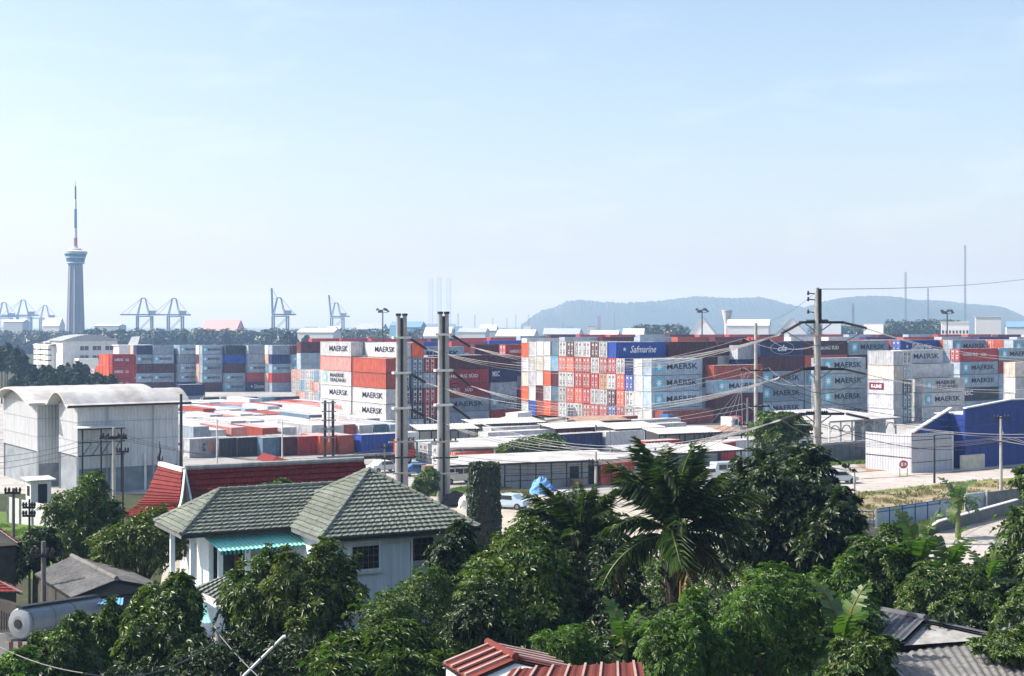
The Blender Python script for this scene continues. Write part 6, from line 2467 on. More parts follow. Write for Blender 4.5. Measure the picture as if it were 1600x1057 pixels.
# ------------------------------------------------------------------ sheds and roofs near the camera
def gable_pts(name, label, cat, r0, r1, e0, e1, m_, wall, tiles=0, pitch=.18, amp=.03, seams=0, seam_m=None):
    """ridge r0-r1 and the visible eave e0-e1 given as points; the hidden slope mirrors the visible one"""
    root = thing(name, label, cat, (0, 0, 0))
    ax = (r1 - r0).normalized()
    def mir(r, e):
        d = e - r
        h = Vector((d.x, d.y, 0))
        axh = Vector((ax.x, ax.y, 0)).normalized()
        along = axh * h.dot(axh)
        return r + along - (h - along) + Vector((0, 0, d.z))
    f0, f1 = mir(r0, e0), mir(r1, e1)
    for side, (a, b, c, d) in enumerate(((e0, e1, r1, r0), (f1, f0, r0, r1))):
        m = MB()
        if tiles:
            m.slab(a, b, c, d, .06)
            o = m.build('roof', mat('eave_board', (0.16, 0.17, 0.17)), root)
            tile_roof(o, a, b, c, d, tiles, m_, pitch=.26)
        else:
            m.corr(a, b, c, d, pitch, amp)
            o = m.build('roof', m_, root, fix=False)
            m2 = MB()
            dz = Vector((0, 0, -.04))
            m2.slab(a + dz, b + dz, c + dz, d + dz, .03)
            m2.build('roof_lining', M_dark, o)
            for i in range(seams):
                t = (i + .5) / seams
                s_ = MB()
                up = Vector((0, 0, .07))
                s_.bar(a.lerp(b, t) + up, d.lerp(c, t) + up, .09, .06)
                s_.build('seam', seam_m or m_, o)
    m = MB()
    m.tube([r0 + Vector((0, 0, .05)), r1 + Vector((0, 0, .05))], .11, 8)
    m.build('ridge_cap', m_, root)
    w = MB()
    k = .93
    q = []
    ctr = (e0 + e1 + f0 + f1) / 4
    for v in (e0, e1, f1, f0):
        u_ = ctr + (v - ctr) * k
        q.append(Vector((u_.x, u_.y, 0)))
    w.prism(q, (0, 0, e0.z - .1))
    for r, e, f in ((r0, e0, f0), (r1, e1, f1)):
        cc = (r + e + f) / 3
        g_ = [Vector((v.x, v.y, v.z - .12)) + (ctr - Vector((r.x, r.y, ctr.z))) * .05 for v in (r, e, f)]
        w.prism(g_, (ctr - Vector((r.x, r.y, ctr.z))) * .02)
    w.build('wall', wall, root)
    return root
M_darkwall = mat('dark_shed_wall', (0.06, 0.055, 0.05), 0.9, 0.4)
gable_pts('cement_roof_shed', 'shed under a weathered grey cement-sheet gable roof at lower left', 'shed', P(112, 870, 68), P(182, 906, 61.5), P(54, 898, 66), P(111, 934, 60), RM_asb, M_darkwall, pitch=.22, amp=.04)
gable_pts('red_metal_house', 'small house under a red metal gable roof at the bottom centre', 'house', P(762, 1006, 39.6), P(806, 1030, 37), P(690, 1036, 38.6), P(732, 1062, 36), RM_redmetal, M_white, pitch=.3, amp=.02, seams=4,
          seam_m=mat('pale_seam', (0.42, 0.28, 0.24), 0.5))
r_ = thing('red_metal_lean_to', 'low red metal lean-to roof with pale seams at bottom edge', 'lean-to', (0, 0, 0))
m = MB()
a, b, c, d = P(770, 1082, 34.5), P(1010, 1070, 35.5), P(1002, 1035, 37.5), P(800, 1046, 36.5)
m.corr(a, b, c, d, .3, .02)
m.build('roof', RM_redmetal, r_, fix=False)
for i in range(8):
    s_ = MB()
    t = (i + .5) / 8
    s_.bar(a.lerp(b, t) + Vector((0, 0, .05)), d.lerp(c, t) + Vector((0, 0, .05)), .06, .04)
    s_.build('seam', mat('pale_seam', (0.42, 0.28, 0.24), 0.5), r_)
m = MB()
m.prism([Vector((v.x, v.y, 0)) for v in (a.lerp(d, .1), b.lerp(c, .1), c, d)], (0, 0, 8.4))
m.build('wall', M_offwhite, r_)
gable_pts('ribbed_roof_shed', 'small shed with dark ribbed sheet roof at lower right', 'shed', P(1352, 951, 47), P(1447, 969, 43.5), P(1318, 987, 45.2), P(1413, 1003, 41.8), mat('dark_ribbed_sheet', (0.11, 0.115, 0.13), 0.6, 0.3, 1.0, .5, (.04, .04, .04)), M_conc, pitch=.34, amp=.06)
r_ = thing('grey_sheet_roof', 'wide weathered grey sheet roof in the bottom right corner', 'roof', (0, 0, 0))
m = MB()
a, b, c, d = P(1480, 1130, 35), P(1720, 1090, 37), P(1640, 1000, 43), P(1380, 1030, 41)
c2 = P(1546, 988, 44)
m.corr(a, b, c2 + (c2 - d) * .9, d, .2, .035)
m.build('roof', RM_asb, r_, fix=False)
e_ = MB()
e_.bar(d + Vector((0, 0, -.03)), a + Vector((0, 0, -.03)), .08, .22)
e_.build('barge_board', M_conc, r_)
m = MB()
m.prism([Vector((v.x, v.y, 0)) for v in (a, b, c2 + (c2 - d) * .9, d)], (0, 0, 7.0))
m.build('wall', M_darkwall, r_)
gable_pts('red_tiled_cottage', 'red tiled roof at left edge beyond the lawn', 'house', P(-40, 800, 78), P(-8, 822, 73), P(-10, 834, 75) + Vector((.2, 0, 0)), P(28, 848, 71), RM_red, M_darkwall, tiles=6)
gable_pts('red_tiled_gatehouse', 'small red tiled roof at left edge above the gate', 'gatehouse', P(-60, 895, 62), P(-20, 898, 60), P(-30, 925, 60), P(30, 925, 57.5), RM_red, M_darkwall, tiles=6)
# iron gate
r_ = thing('iron_gate', 'dark wrought iron gate at the lower left edge', 'gate', (0, 0, 0))
a, b = P(-30, 985, 58), P(27, 985, 57)
hgt = 38 / F * 57
for i in range(15):
    m = MB()
    c = a.lerp(b, i / 14)
    m.bar(c, c + Vector((0, 0, hgt * (1.0 - .25 * i / 14 + .12 * math.sin(i * .45)))), .035)
    m.build('bar', M_dark, r_)
m = MB()
m.bar(a + Vector((0, 0, .12)), b + Vector((0, 0, .12)), .05, .06)
m.bar(a + Vector((0, 0, hgt * .55)), b + Vector((0, 0, hgt * .5)), .05, .06)
m.build('rail', M_dark, r_)
m = MB()
m.prism([Vector((a.x - 4, a.y + .3, 0)), Vector((b.x, b.y + .3, 0)), Vector((b.x, b.y + .5, 0)), Vector((a.x - 4, a.y + .5, 0))], (0, 0, a.z - .02))
m.build('footing_wall', M_conc, r_)
# awnings low down
m = MB()
m.corr(P(143, 944, 60), P(192, 946, 59), P(193, 935, 60.5), P(146, 935, 61.5), .2, .03)
o = m.build('blue_awning', mat('light_blue_sheet', (0.14, 0.36, 0.58), 0.5, .15), None, fix=False)
tag(o, 'light blue sheet awning behind the tank truck', 'awning')
m = MB()
m.corr(P(316, 974, 56), P(330, 974, 55.5), P(322, 948, 57), P(304, 930, 58), .25, .05)
o = m.build('turquoise_awning', M_turq, None, fix=False)
tag(o, 'small turquoise sheet below the green lean-to roof of the house', 'awning')
# ------------------------------------------------------------------ trees and plants
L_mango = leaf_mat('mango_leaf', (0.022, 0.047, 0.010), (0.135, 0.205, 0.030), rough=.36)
L_flush = leaf_mat('flushing_leaf', (0.035, 0.060, 0.010), (0.150, 0.200, 0.030), rough=.36)
L_fine = leaf_mat('fine_leaf', (0.023, 0.049, 0.011), (0.125, 0.195, 0.036))
L_bright = leaf_mat('bright_leaf', (0.036, 0.080, 0.014), (0.135, 0.235, 0.042), trans=0.32)
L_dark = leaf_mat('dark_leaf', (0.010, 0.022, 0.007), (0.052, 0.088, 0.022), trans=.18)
L_palm = leaf_mat('palm_leaf', (0.017, 0.036, 0.010), (0.090, 0.145, 0.036), trans=.24)
L_banana = leaf_mat('banana_leaf', (0.040, 0.085, 0.018), (0.090, 0.160, 0.035), trans=.35)
L_dry = leaf_mat('dry_leaf', (0.28, 0.20, 0.09), (0.40, 0.30, 0.14), trans=.2)
L_wilt = leaf_mat('wilted_frond', (0.05, 0.05, 0.02), (0.15, 0.12, 0.05), trans=.2)
L_far = leaf_mat('far_leaf', (0.020, 0.038, 0.016), (0.045, 0.070, 0.026), trans=.1)

def np_mesh(name, verts, faces4, leafval, m_):
    """verts (n,4,3): one quad a leaf, split along its rib into two triangles"""
    n = verts.shape[0]
    me = bpy.data.meshes.new(name)
    co = verts.reshape(-1, 3).astype(np.float32)
    me.vertices.add(n * 4)
    me.vertices.foreach_set('co', co.ravel())
    b = np.arange(n) * 4
    tri = np.stack([b, b + 1, b + 2, b, b + 2, b + 3], 1).ravel()
    me.loops.add(n * 6)
    me.loops.foreach_set('vertex_index', tri.astype(np.int32))
    me.polygons.add(n * 2)
    me.polygons.foreach_set('loop_start', (np.arange(n * 2) * 3).astype(np.int32))
    me.polygons.foreach_set('loop_total', np.full(n * 2, 3, np.int32))
    at = me.attributes.new('leaf', 'FLOAT_COLOR', 'POINT')
    c = np.ones((n * 4, 4), np.float32)
    c[:, :3] = np.repeat(leafval, 4)[:, None]
    at.data.foreach_set('color', c.ravel())
    me.update(calc_edges=True)
    me.materials.append(m_)
    return me

def unit(a):
    return a / np.maximum(np.linalg.norm(a, axis=-1, keepdims=True), 1e-6)

def leaf_quads(base, d, nrm, L, Wd, droop, fold=.25):
    side = unit(np.cross(d, nrm))
    up = unit(np.cross(side, d))
    L = L[:, None]
    Wd = Wd[:, None]
    mid = base + d * L * .45 + up * L * .04
    v1 = mid + side * Wd * .5 + up * Wd * fold
    v3 = mid - side * Wd * .5 + up * Wd * fold
    tip = base + d * L
    tip[:, 2] -= droop * L[:, 0]
    return np.stack([base, v1, tip, v3], 1)

def crown_mesh(name, rx, ry, rz, n, L, Wd, k, m_, seed, droop=.25, lobes=14, lobe_r=(.24, .44), flat=.5, spread=1.0, low=-.9, fill=.2, sprays=46):
    rng = np.random.RandomState(seed)
    C_, R_ = [np.zeros(3)], [np.array([.70, .70, .70])]
    for i in range(lobes):
        t = 2 * math.pi * (i + rng.uniform(-.35, .35)) / max(1, lobes - 2)
        ph = rng.uniform(-.95, .85) if i < lobes - 2 else rng.uniform(.9, 1.35)
        d = np.array([math.cos(t) * math.cos(ph), math.sin(t) * math.cos(ph), math.sin(ph)])
        r = rng.uniform(*lobe_r)
        C_.append(d * (1 - r) * rng.uniform(.86, 1.14))
        R_.append(np.array([r, r, r * rng.uniform(.75, 1.0)]))
    C_, R_ = np.array(C_), np.array(R_)
    wts = (R_[:, 0] ** 2)
    wts[0] *= .55
    wts /= wts.sum()
    m = int(n * 2.2)
    li = rng.choice(len(C_), m, p=wts)
    d = unit(rng.normal(size=(m, 3)))
    d = d[(d[:, 2] > low)]
    li = li[:len(d)]
    rad = 1 + rng.normal(-.05, .13, len(d))
    inner = rng.rand(len(d)) < fill
    rad[inner] = rng.uniform(.45, .9, inner.sum())
    p = C_[li] + d * R_[li] * rad[:, None]
    keep = np.ones(len(p), bool)
    for j in range(len(C_)):
        q = (p - C_[j]) / R_[j]
        keep &= ~((np.linalg.norm(q, axis=1) < .62) & (li != j))
    p, d = p[keep][:n], d[keep][:n]
    # sprays that stand out of the crown, so that its edge is ragged
    sp, sd = [], []
    for _ in range(sprays):
        j = rng.randint(1, len(C_))
        dj = unit(C_[j] / (np.linalg.norm(C_[j]) + 1e-6) + rng.normal(0, .55, 3) + np.array([0, 0, .25]))
        p0 = C_[j] + dj * R_[j] * .85
        ln_ = rng.uniform(.12, .34)
        q = int(rng.randint(5, 12))
        tt = np.linspace(0, 1, q)
        bend = np.array([0, 0, -.12]) * (tt ** 2)[:, None]
        sp.append(p0 + dj * (tt * ln_)[:, None] + bend + rng.normal(0, .018, (q, 3)))
        sd.append(np.tile(unit(dj + np.array([0, 0, .4])), (q, 1)))
    p, d = np.concatenate([p] + sp), np.concatenate([d] + sd)
    sc = np.array([rx, ry, rz])
    p = p * sc
    nrm = unit(d / sc + np.array([0, 0, flat]) / max(rx, rz))
    m = len(p)
    base = np.repeat(p, k, 0)
    N = np.repeat(nrm, k, 0)
    rnd = rng.normal(size=(m * k, 3))
    tan = unit(rnd - N * (rnd * N).sum(1, keepdims=True))
    dirs = unit(N * rng.uniform(.05, .75, (m * k, 1)) + tan * spread)
    ln = L * rng.uniform(.6, 1.25, m * k)
    base = base + tan * (ln * .12)[:, None]
    Nl = unit(N + rng.normal(0, .35, (m * k, 3)))
    v = leaf_quads(base, dirs, Nl, ln, ln * (Wd / L) * rng.uniform(.8, 1.2, m * k), droop)
    cv = np.clip(np.repeat(np.clip(rng.beta(1.6, 2.4, m), 0, 1), k) + rng.uniform(-.15, .15, m * k), 0, .97)
    cv[rng.rand(len(cv)) < .012] = 1.0
    return np_mesh(name, v, None, np.clip(cv, 0, 1), m_), C_ * sc, R_ * sc

def trunk_limbs(root, base_z, cz, rx, rz, centers, r, lean=(0, 0)):
    t = MB()
    t.smooth = True
    top = cz - base_z - rz * .25
    t.tube([(0, 0, 0), (lean[0] * .3, lean[1] * .3, top * .35), (lean[0] * .8, lean[1] * .8, top * .75), (lean[0], lean[1], top)], [r, r * .8, r * .68, r * .5], 9)
    t.build('trunk', M_wood, root)
    for c in centers[1:6]:
        lb = MB()
        s0 = Vector((lean[0] * .8, lean[1] * .8, top * .75))
        e = Vector((c[0], c[1], c[2] + cz - base_z))
        mid = s0.lerp(e, .5) + Vector((0, 0, -.25 * r))
        lb.tube([s0, mid, e], [r * .45, r * .3, r * .1], 6)
        lb.build('limb', M_wood, root)

def tree(name, label, l, r, top, bot, Y, m_, seed, n=1500, L=.22, Wd=.075, k=8, droop=.25, depth=1.0, cat='tree', grp=None, trunk=True, tr=.2, **kw):
    s = Y / F
    rx = (r - l) / 2 * s
    rz = (bot - top) / 2 * s
    cz = H - ((top + bot) / 2 - HZ) * s
    x = GX((l + r) / 2, Y)
    g = gz(x, Y)
    root = thing(name, label, cat, (x, Y, g), 0, grp)
    ry = rx * depth
    me, C_, R_ = crown_mesh('crown', rx, ry, rz, n, L, Wd, k, m_, seed, droop, **kw)
    c = put('crown', me, None, root, (0, 0, cz - g))
    stuff(c)
    if trunk:
        trunk_limbs(root, g, cz, rx, rz, C_, tr)
    return root

MG = 'broad-leaved trees round the tiled house'
tree('mango_tree', 'big sunlit round tree in front of the veranda, upper left lobe', 338, 470, 862, 1110, 50.5, L_mango, 11, 1700, grp=MG)
tree('mango_tree', 'big sunlit round tree below the turquoise awning, bright top', 400, 570, 848, 1060, 50, L_flush, 12, 2300, grp=MG)
tree('mango_tree', 'large dense tree right of the house windows', 690, 905, 822, 1060, 51, L_mango, 13, 2900, L=.21, grp=MG)
tree('mango_tree', 'dark tree rising in front of the recessed window', 668, 752, 814, 960, 55, L_dark, 14, 1300, L=.24, Wd=.10, grp=MG)
tree('mango_tree', 'sunlit tree behind large dense one, its top at roof corner', 738, 860, 818, 930, 55, L_flush, 15, 1300, grp=MG)
tree('fine_leaved_tree', 'round fine-leaved tree below the house front wall', 560, 742, 893, 1080, 47.5, L_fine, 16, 3000, L=.14, Wd=.045, k=8)
tree('broad_tree', 'broad dark tree between white wall and red skirt roof', 72, 192, 742, 885, 78, L_mango, 17, 1900, L=.24)
tree('broad_tree', 'tree in front of the lit red roof slope', 150, 292, 796, 915, 68, L_flush, 18, 1900, L=.23)
tree('broad_tree', 'tree left of the tank truck shed, below the lawn', 18, 92, 826, 900, 72, L_dark, 19, 800)
tree('broad_tree', 'tree below the green lean-to roof, left of the biggest one', 186, 318, 893, 1080, 50, L_mango, 20, 2100)
tree('broad_tree', 'smaller tree covering the rear of the tank truck', 135, 200, 945, 1080, 50.5, L_mango, 21, 900)
tree('broad_tree', 'bushy tree in front of the tank truck', 50, 152, 962, 1090, 47, L_fine, 22, 1500, L=.18)
tree('broad_tree', 'bush in the bottom left corner', -40, 70, 1010, 1110, 43, L_bright, 23, 1000, L=.16)
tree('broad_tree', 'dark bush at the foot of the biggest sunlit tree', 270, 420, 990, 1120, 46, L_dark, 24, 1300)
tree('long_leaved_bush', 'long narrow-leaved bush at the bottom, left of red metal roof', 490, 702, 975, 1110, 42.5, L_fine, 25, 2400, L=.34, Wd=.05, k=6, droop=.35, cat='bush')
tree('round_bush', 'round fine-leaved bush behind the red metal roof', 832, 935, 978, 1060, 42, L_bright, 26, 1300, L=.13, Wd=.03, k=8, cat='bush')
tree('leafy_tree', 'leafy tree left of the oil palm, below the sand lot', 815, 965, 770, 900, 64, L_fine, 27, 1800, L=.22, Wd=.06, lobe_r=(.26, .44))
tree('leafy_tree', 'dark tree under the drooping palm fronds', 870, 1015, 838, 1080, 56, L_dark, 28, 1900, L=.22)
tree('teak_tree', 'tall dark large-leaved tree around the foot of the tallest pole', 1112, 1348, 702, 945, 64, L_dark, 29, 2600, L=.34, Wd=.15, k=6, lobe_r=(.18, .36), fill=.3, sprays=110)
tree('teak_tree', 'large-leaved sprays spreading right of the tallest pole', 1250, 1352, 770, 920, 60, L_dark, 30, 700, L=.36, Wd=.15, k=6, lobe_r=(.2, .36))
tree('feathery_tree', 'bright green feathery tree in the lower right middle', 1085, 1290, 882, 1110, 42, L_bright, 31, 3200, L=.17, Wd=.04, k=9, lobes=13, lobe_r=(.26, .42), droop=.3)
tree('feathery_tree', 'bright feathery tree right of the dry palm frond', 1000, 1130, 920, 1110, 40.5, L_bright, 32, 2000, L=.17, Wd=.045, k=8, droop=.3)
tree('feathery_tree', 'lighter feathery crown below the large banana leaves', 1250, 1375, 870, 1090, 44, L_bright, 33, 1700, L=.18, Wd=.05, k=8)
tree('leafy_tree', 'tangled tree between the tallest pole and the bananas', 1322, 1440, 822, 950, 56, L_fine, 34, 1500, L=.2, lobe_r=(.24, .4))
tree('leafy_tree', 'mid green tree above the dark ribbed shed roof', 1400, 1560, 880, 1010, 50, L_fine, 35, 1800, L=.19)
tree('leafy_tree', 'tall tree at the right edge, left branch over the parapet', 1528, 1690, 760, 1000, 56, L_fine, 36, 2300, L=.24, Wd=.08, lobes=13, lobe_r=(.24, .42))
tree('leafy_tree', 'low tree at right edge over the grey sheet roof', 1545, 1680, 895, 1040, 47, L_fine, 37, 1600, L=.2)
tree('leafy_tree', 'sprig of tree at the right edge above the field', 1588, 1670, 718, 820, 70, L_fine, 38, 600, L=.24)
tree('round_bush', 'low bush over the grey sheet roof corner', 1528, 1640, 985, 1040, 40.5, L_fine, 39, 900, L=.15, Wd=.05, cat='bush')
tree('round_bush', 'small green bush behind the ridge of the tiled house', 392, 468, 750, 790, 74, L_fine, 40, 500, cat='bush')
tree('spreading_tree', 'wide flat tree before the long open shed', 778, 902, 680, 722, 168, L_mango, 41, 1500, L=.42, Wd=.15, depth=.6)
tree('round_bush', 'small round tree left of the right twin pole', 645, 688, 731, 772, 140, L_mango, 42, 700, L=.34, Wd=.12, cat='bush')
tree('spreading_tree', 'dark green tree between the slim and the tallest pole', 1176, 1262, 640, 705, 128, L_mango, 43, 1500, L=.36, Wd=.13)
tree('spreading_tree', 'dark bush around the yellow digger', 1170, 1290, 690, 770, 122, L_dark, 44, 1400, L=.36, Wd=.13)
tree('round_bush', 'low bush at the left end of the blue gate', 1318, 1352, 806, 845, 118, L_mango, 45, 400, L=.28, Wd=.1, cat='bush')
for i, (l, r, t, b, lb) in enumerate([(1010, 1120, 980, 1110, 'bush at the bottom edge under the dry frond'), (700, 790, 930, 1010, 'dark shrub before the red metal house'), (905, 1010, 960, 1030, 'dark shrub right of red metal house'),
                                      (1290, 1400, 985, 1110, 'green bush before the ribbed shed roof')]):
    tree('round_bush', lb, l, r, t, b, 43 + i * .8 if i != 3 else 39.5, (L_bright, L_dark, L_dark, L_fine)[i], 60 + i, 1000, L=.18, cat='bush')
# the layer of shrubs and creepers that fills the gaps between the trees
def undergrowth(label, n, y0, y1, pxs, tops, m_, seed, L, Wd, name='undergrowth'):
    rng = np.random.RandomState(seed)
    y = np.sqrt(rng.uniform(y0 * y0, y1 * y1, n))
    px = rng.uniform(pxs[0], pxs[-1], n)
    x = (px - 800) / F * y
    tp = np.interp(px, pxs, tops)
    bumps = np.zeros(n)
    for _ in range(60):
        bx, by = rng.uniform(x.min(), x.max()), rng.uniform(y0, y1)
        r, hh = rng.uniform(1.0, 2.6), rng.uniform(.4, 1.5)
        bumps = np.maximum(bumps, hh * np.clip(1 - ((x - bx) ** 2 + (y - by) ** 2) / r ** 2, 0, 1))
    z = H - (tp - HZ) / F * y - 1.2 + bumps
    z = z * (1 - np.abs(rng.normal(0, .12, n)))
    deep = rng.rand(n) < .35
    z[deep] *= rng.uniform(.3, 1, deep.sum())
    ok = z > .3
    p = np.stack([x, y, z], 1)[ok]
    k = 8
    base = np.repeat(p, k, 0)
    nn = unit(np.array([-.2, -.4, 1.0]) + rng.normal(0, .5, (len(base), 3)))
    tan = rng.normal(size=(len(base), 3))
    dd = unit(tan + nn * .3)
    ln = L * rng.uniform(.6, 1.3, len(base))
    cv = np.repeat(np.clip(rng.beta(1.4, 2.6, len(p)), 0, 1), k) + rng.uniform(-.12, .12, len(base))
    o = put(name, np_mesh(name, leaf_quads(base, dd, nn, ln, ln * (Wd / L), .2), None, np.clip(cv, 0, 1), m_), None)
    tag(stuff(o), label, 'undergrowth')
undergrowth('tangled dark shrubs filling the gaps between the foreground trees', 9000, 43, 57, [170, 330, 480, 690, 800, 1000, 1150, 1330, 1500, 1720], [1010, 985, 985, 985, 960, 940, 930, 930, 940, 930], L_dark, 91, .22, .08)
undergrowth('green creepers and shrubs along the edge of the sand lot', 5000, 66, 94, [780, 900, 1000, 1150, 1300, 1360, 1420], [838, 846, 852, 846, 850, 862, 900], L_fine, 92, .28, .09)
undergrowth('low green scrub beyond the parapet and the bananas', 2600, 60, 80, [1330, 1450, 1550, 1700], [880, 905, 905, 870], L_fine, 93, .24, .08)
# ivy-covered stump
root = thing('ivy_stump', 'square-headed stump wrapped in dark ivy, on the sand beside the house', 'stump', (GX(757, 104), 104, 0))
rng = np.random.RandomState(77)
n = 5200
t = rng.uniform(0, 2 * math.pi, n)
zz = rng.uniform(0, 1, n)
wid = 1.12 * (0.86 + .16 * np.sin(zz * 2.6)) * (1 + .07 * np.sin(t * 3 + zz * 6))
zb = zat(835, 104)
zt_ = zat(726, 104)
base = np.stack([wid * np.sign(np.cos(t)) * np.abs(np.cos(t)) ** .55, wid * np.sign(np.sin(t)) * np.abs(np.sin(t)) ** .55, zz * zt_], 1)
top = rng.rand(n) < .16
base[top, 2] = zt_ + rng.uniform(-.15, .18, top.sum())
base[top, :2] *= rng.uniform(0, 1, (top.sum(), 1))
nn = np.stack([np.cos(t), np.sin(t), np.full(n, .3)], 1)
nn[top] = [0, 0, 1]
nn = unit(nn + rng.normal(0, .3, (n, 3)))
d = unit(np.cross(nn, rng.normal(size=(n, 3))) + np.array([0, 0, -.5]))
ln = .26 * rng.uniform(.6, 1.3, n)
me = np_mesh('ivy', leaf_quads(base, d, nn, ln, ln * .7, .2), None, rng.beta(1.5, 3, n), L_dark)
stuff(put('ivy', me, None, root))
m = MB()
m.box(-.85, .85, -.85, .85, 0, zt_ - .1)
m.build('stump', M_wood, root)

# ------------------------------------------------------------------ palms
def frond_mesh(L, arch, seed, leaf=.75, m_=None, n=46, drop0=.5, w=.042):
    """a feather frond lying along +x, arching down; rachis and leaflets in one mesh"""
    rng = np.random.RandomState(seed)
    s = np.linspace(0, 1, 26)
    ang = drop0 - arch * s ** 1.3
    x = np.concatenate([[0], np.cumsum(np.cos(ang[:-1]) * L / 25)])
    z = np.concatenate([[0], np.cumsum(np.sin(ang[:-1]) * L / 25)])
    quads, val = [], []
    for side in (-1, 1):
        tt = np.linspace(.14, .995, n) + rng.uniform(-.005, .005, n)
        px_, pz = np.interp(tt, s, x), np.interp(tt, s, z)
        a = np.interp(tt, s, ang)
        base = np.stack([px_, np.zeros(n), pz], 1)
        ll = leaf * np.sin(np.clip(tt * 1.02, 0, 1) * math.pi) ** .5 * rng.uniform(.85, 1.1, n)
        fw = np.stack([np.cos(a), np.zeros(n), np.sin(a)], 1)
        upv = np.stack([-np.sin(a), np.zeros(n), np.cos(a)], 1)
        d = unit(fw * .55 + np.array([0, side, 0]) * .9 + upv * rng.uniform(-.75, .3, (n, 1)) + rng.normal(0, .12, (n, 3)))
        keep_ = rng.rand(n) > .06
        q = leaf_quads(base, d, unit(upv + rng.normal(0, .3, (n, 3))), ll * rng.uniform(.8, 1.15, n), np.full(n, w), .55, .4)[keep_]
        quads.append(q)
        val.append(rng.uniform(.05, .95, keep_.sum()))
    rr = []
    for i in range(25):
        w_ = .05 * (1 - s[i] * .8)
        p0, p1 = np.array([x[i], 0, z[i]]), np.array([x[i + 1], 0, z[i + 1]])
        rr.append([p0 + [0, w_, .01], p1 + [0, w_, .01], p1 + [0, -w_, .01], p0 + [0, -w_, .01]])
        rr.append([p0 + [0, w_, .01], p1 + [0, w_, .01], p1 + [0, 0, -w_], p0 + [0, 0, -w_]])
        rr.append([p0 + [0, -w_, .01], p1 + [0, -w_, .01], p1 + [0, 0, -w_], p0 + [0, 0, -w_]])
    quads.append(np.array(rr))
    val.append(np.full(len(rr), .95))
    return np_mesh('frond', np.concatenate(quads), None, np.concatenate(val), m_ or L_palm)

def palm(label, px, py, Y, L, n, seed, trunk_r=.28, specials=(), e0=R(82)):
    rng = random.Random(seed)
    c = P(px, py, Y)
    root = thing('oil_palm', label, 'palm tree', (c.x, Y, 0))
    var = [frond_mesh(L, a, seed + i, L * .22, drop0=0.0, n=54) for i, a in enumerate((.7, 1.05, 1.35, 1.6))]
    dryv = frond_mesh(L * .95, 1.5, seed + 9, L * .2, L_wilt, drop0=0.0, n=40)
    t = MB()
    t.tube([(0, 0, 0), (0, 0, c.z * .5), (0, 0, c.z + .2)], [trunk_r * 1.1, trunk_r, trunk_r * 1.25], 12)
    t.build('trunk', M_wood, root)
    bt = MB()
    for i in range(42):
        a = i * 2.4
        z = c.z - 2.6 + 2.7 * i / 42
        d = Vector((math.cos(a), math.sin(a), .9))
        p = Vector((math.cos(a) * trunk_r, math.sin(a) * trunk_r, z))
        bt.bar(p, p + d * .32, .14, .06)
    bt.build('leaf_base', M_wood, root)
    for i in range(n):
        a = i * 2.39996 + rng.uniform(-.25, .25)
        f = i / n
        el = e0 - f ** 1.5 * R(104) + rng.uniform(-.16, .16)
        o = put('frond', var[min(3, int(f * 3.4))] if f < .88 else dryv, None, root, (math.cos(a) * .15, math.sin(a) * .15, c.z + .25 - .7 * f))
        o.rotation_euler = (rng.uniform(-.6, .6), -el, a)
        sc = rng.uniform(.72, 1.1) * (.8 + .2 * min(1, f * 3))
        o.scale = (sc, sc, sc)
    return root
palm('large oil palm with arching fronds in the middle of the trees', 1052, 822, 54, 3.65, 40, 5, e0=R(86))
palm('smaller oil palm behind left of the large one, above sand lot', 905, 842, 60, 2.9, 26, 8)
# dry hanging frond
root = thing('dry_frond', 'dry orange-brown palm frond standing beside the palm trunk', 'palm frond', P(1062, 968, 46))
me = frond_mesh(1.5, .3, 3, .22, L_dry, 30, R(88))
o = put('leaflets', me, None, root)
m = MB()
m.tube([(0, 0, 0), (.02, 0, 1.25)], [.05, .02], 6)
m.build('stalk', mat('dry_stalk', (0.42, 0.20, 0.06), .8), root)

# ------------------------------------------------------------------ bananas
def banana_leaf(L, Wd, arch, seed):
    rng = np.random.RandomState(seed)
    N = 16
    s = np.linspace(0, 1, N)
    ang = .2 - arch * s ** 1.4
    x = np.concatenate([[0], np.cumsum(np.cos(ang[:-1]) * L / (N - 1))])
    z = np.concatenate([[0], np.cumsum(np.sin(ang[:-1]) * L / (N - 1))])
    w = Wd * np.clip(np.sin(np.clip(.04 + s * .97, 0, 1) * math.pi), 0, 1) ** .55
    q, val = [], []
    for i in range(1, N - 1):
        for sd in (-1, 1):
            gap = .06 if rng.rand() < .35 else 0.0
            x0, x1 = x[i], x[i + 1] - (x[i + 1] - x[i]) * gap
            z0, z1 = z[i], z[i] + (z[i + 1] - z[i]) * (1 - gap)
            dr = rng.uniform(0, .12)
            q.append([[x0, 0, z0], [x0 + .05, sd * w[i], z0 + .10 * w[i] - dr], [x1 + .05, sd * w[i + 1], z1 + .10 * w[i + 1] - dr], [x1, 0, z1]])
            val.append(rng.uniform(.2, .9))
    for i in range(N - 1):
        r = .03 * (1 - s[i] * .7)
        q.append([[x[i], r, z[i] + .012], [x[i + 1], r, z[i + 1] + .012], [x[i + 1], -r, z[i + 1] + .012], [x[i], -r, z[i] + .012]])
        val.append(1.0)
    return np_mesh('leaf', np.array(q), None, np.array(val), L_banana)
BL = [banana_leaf(1.0, .23, a, 40 + i) for i, a in enumerate((.7, 1.1, 1.5, 1.9))]
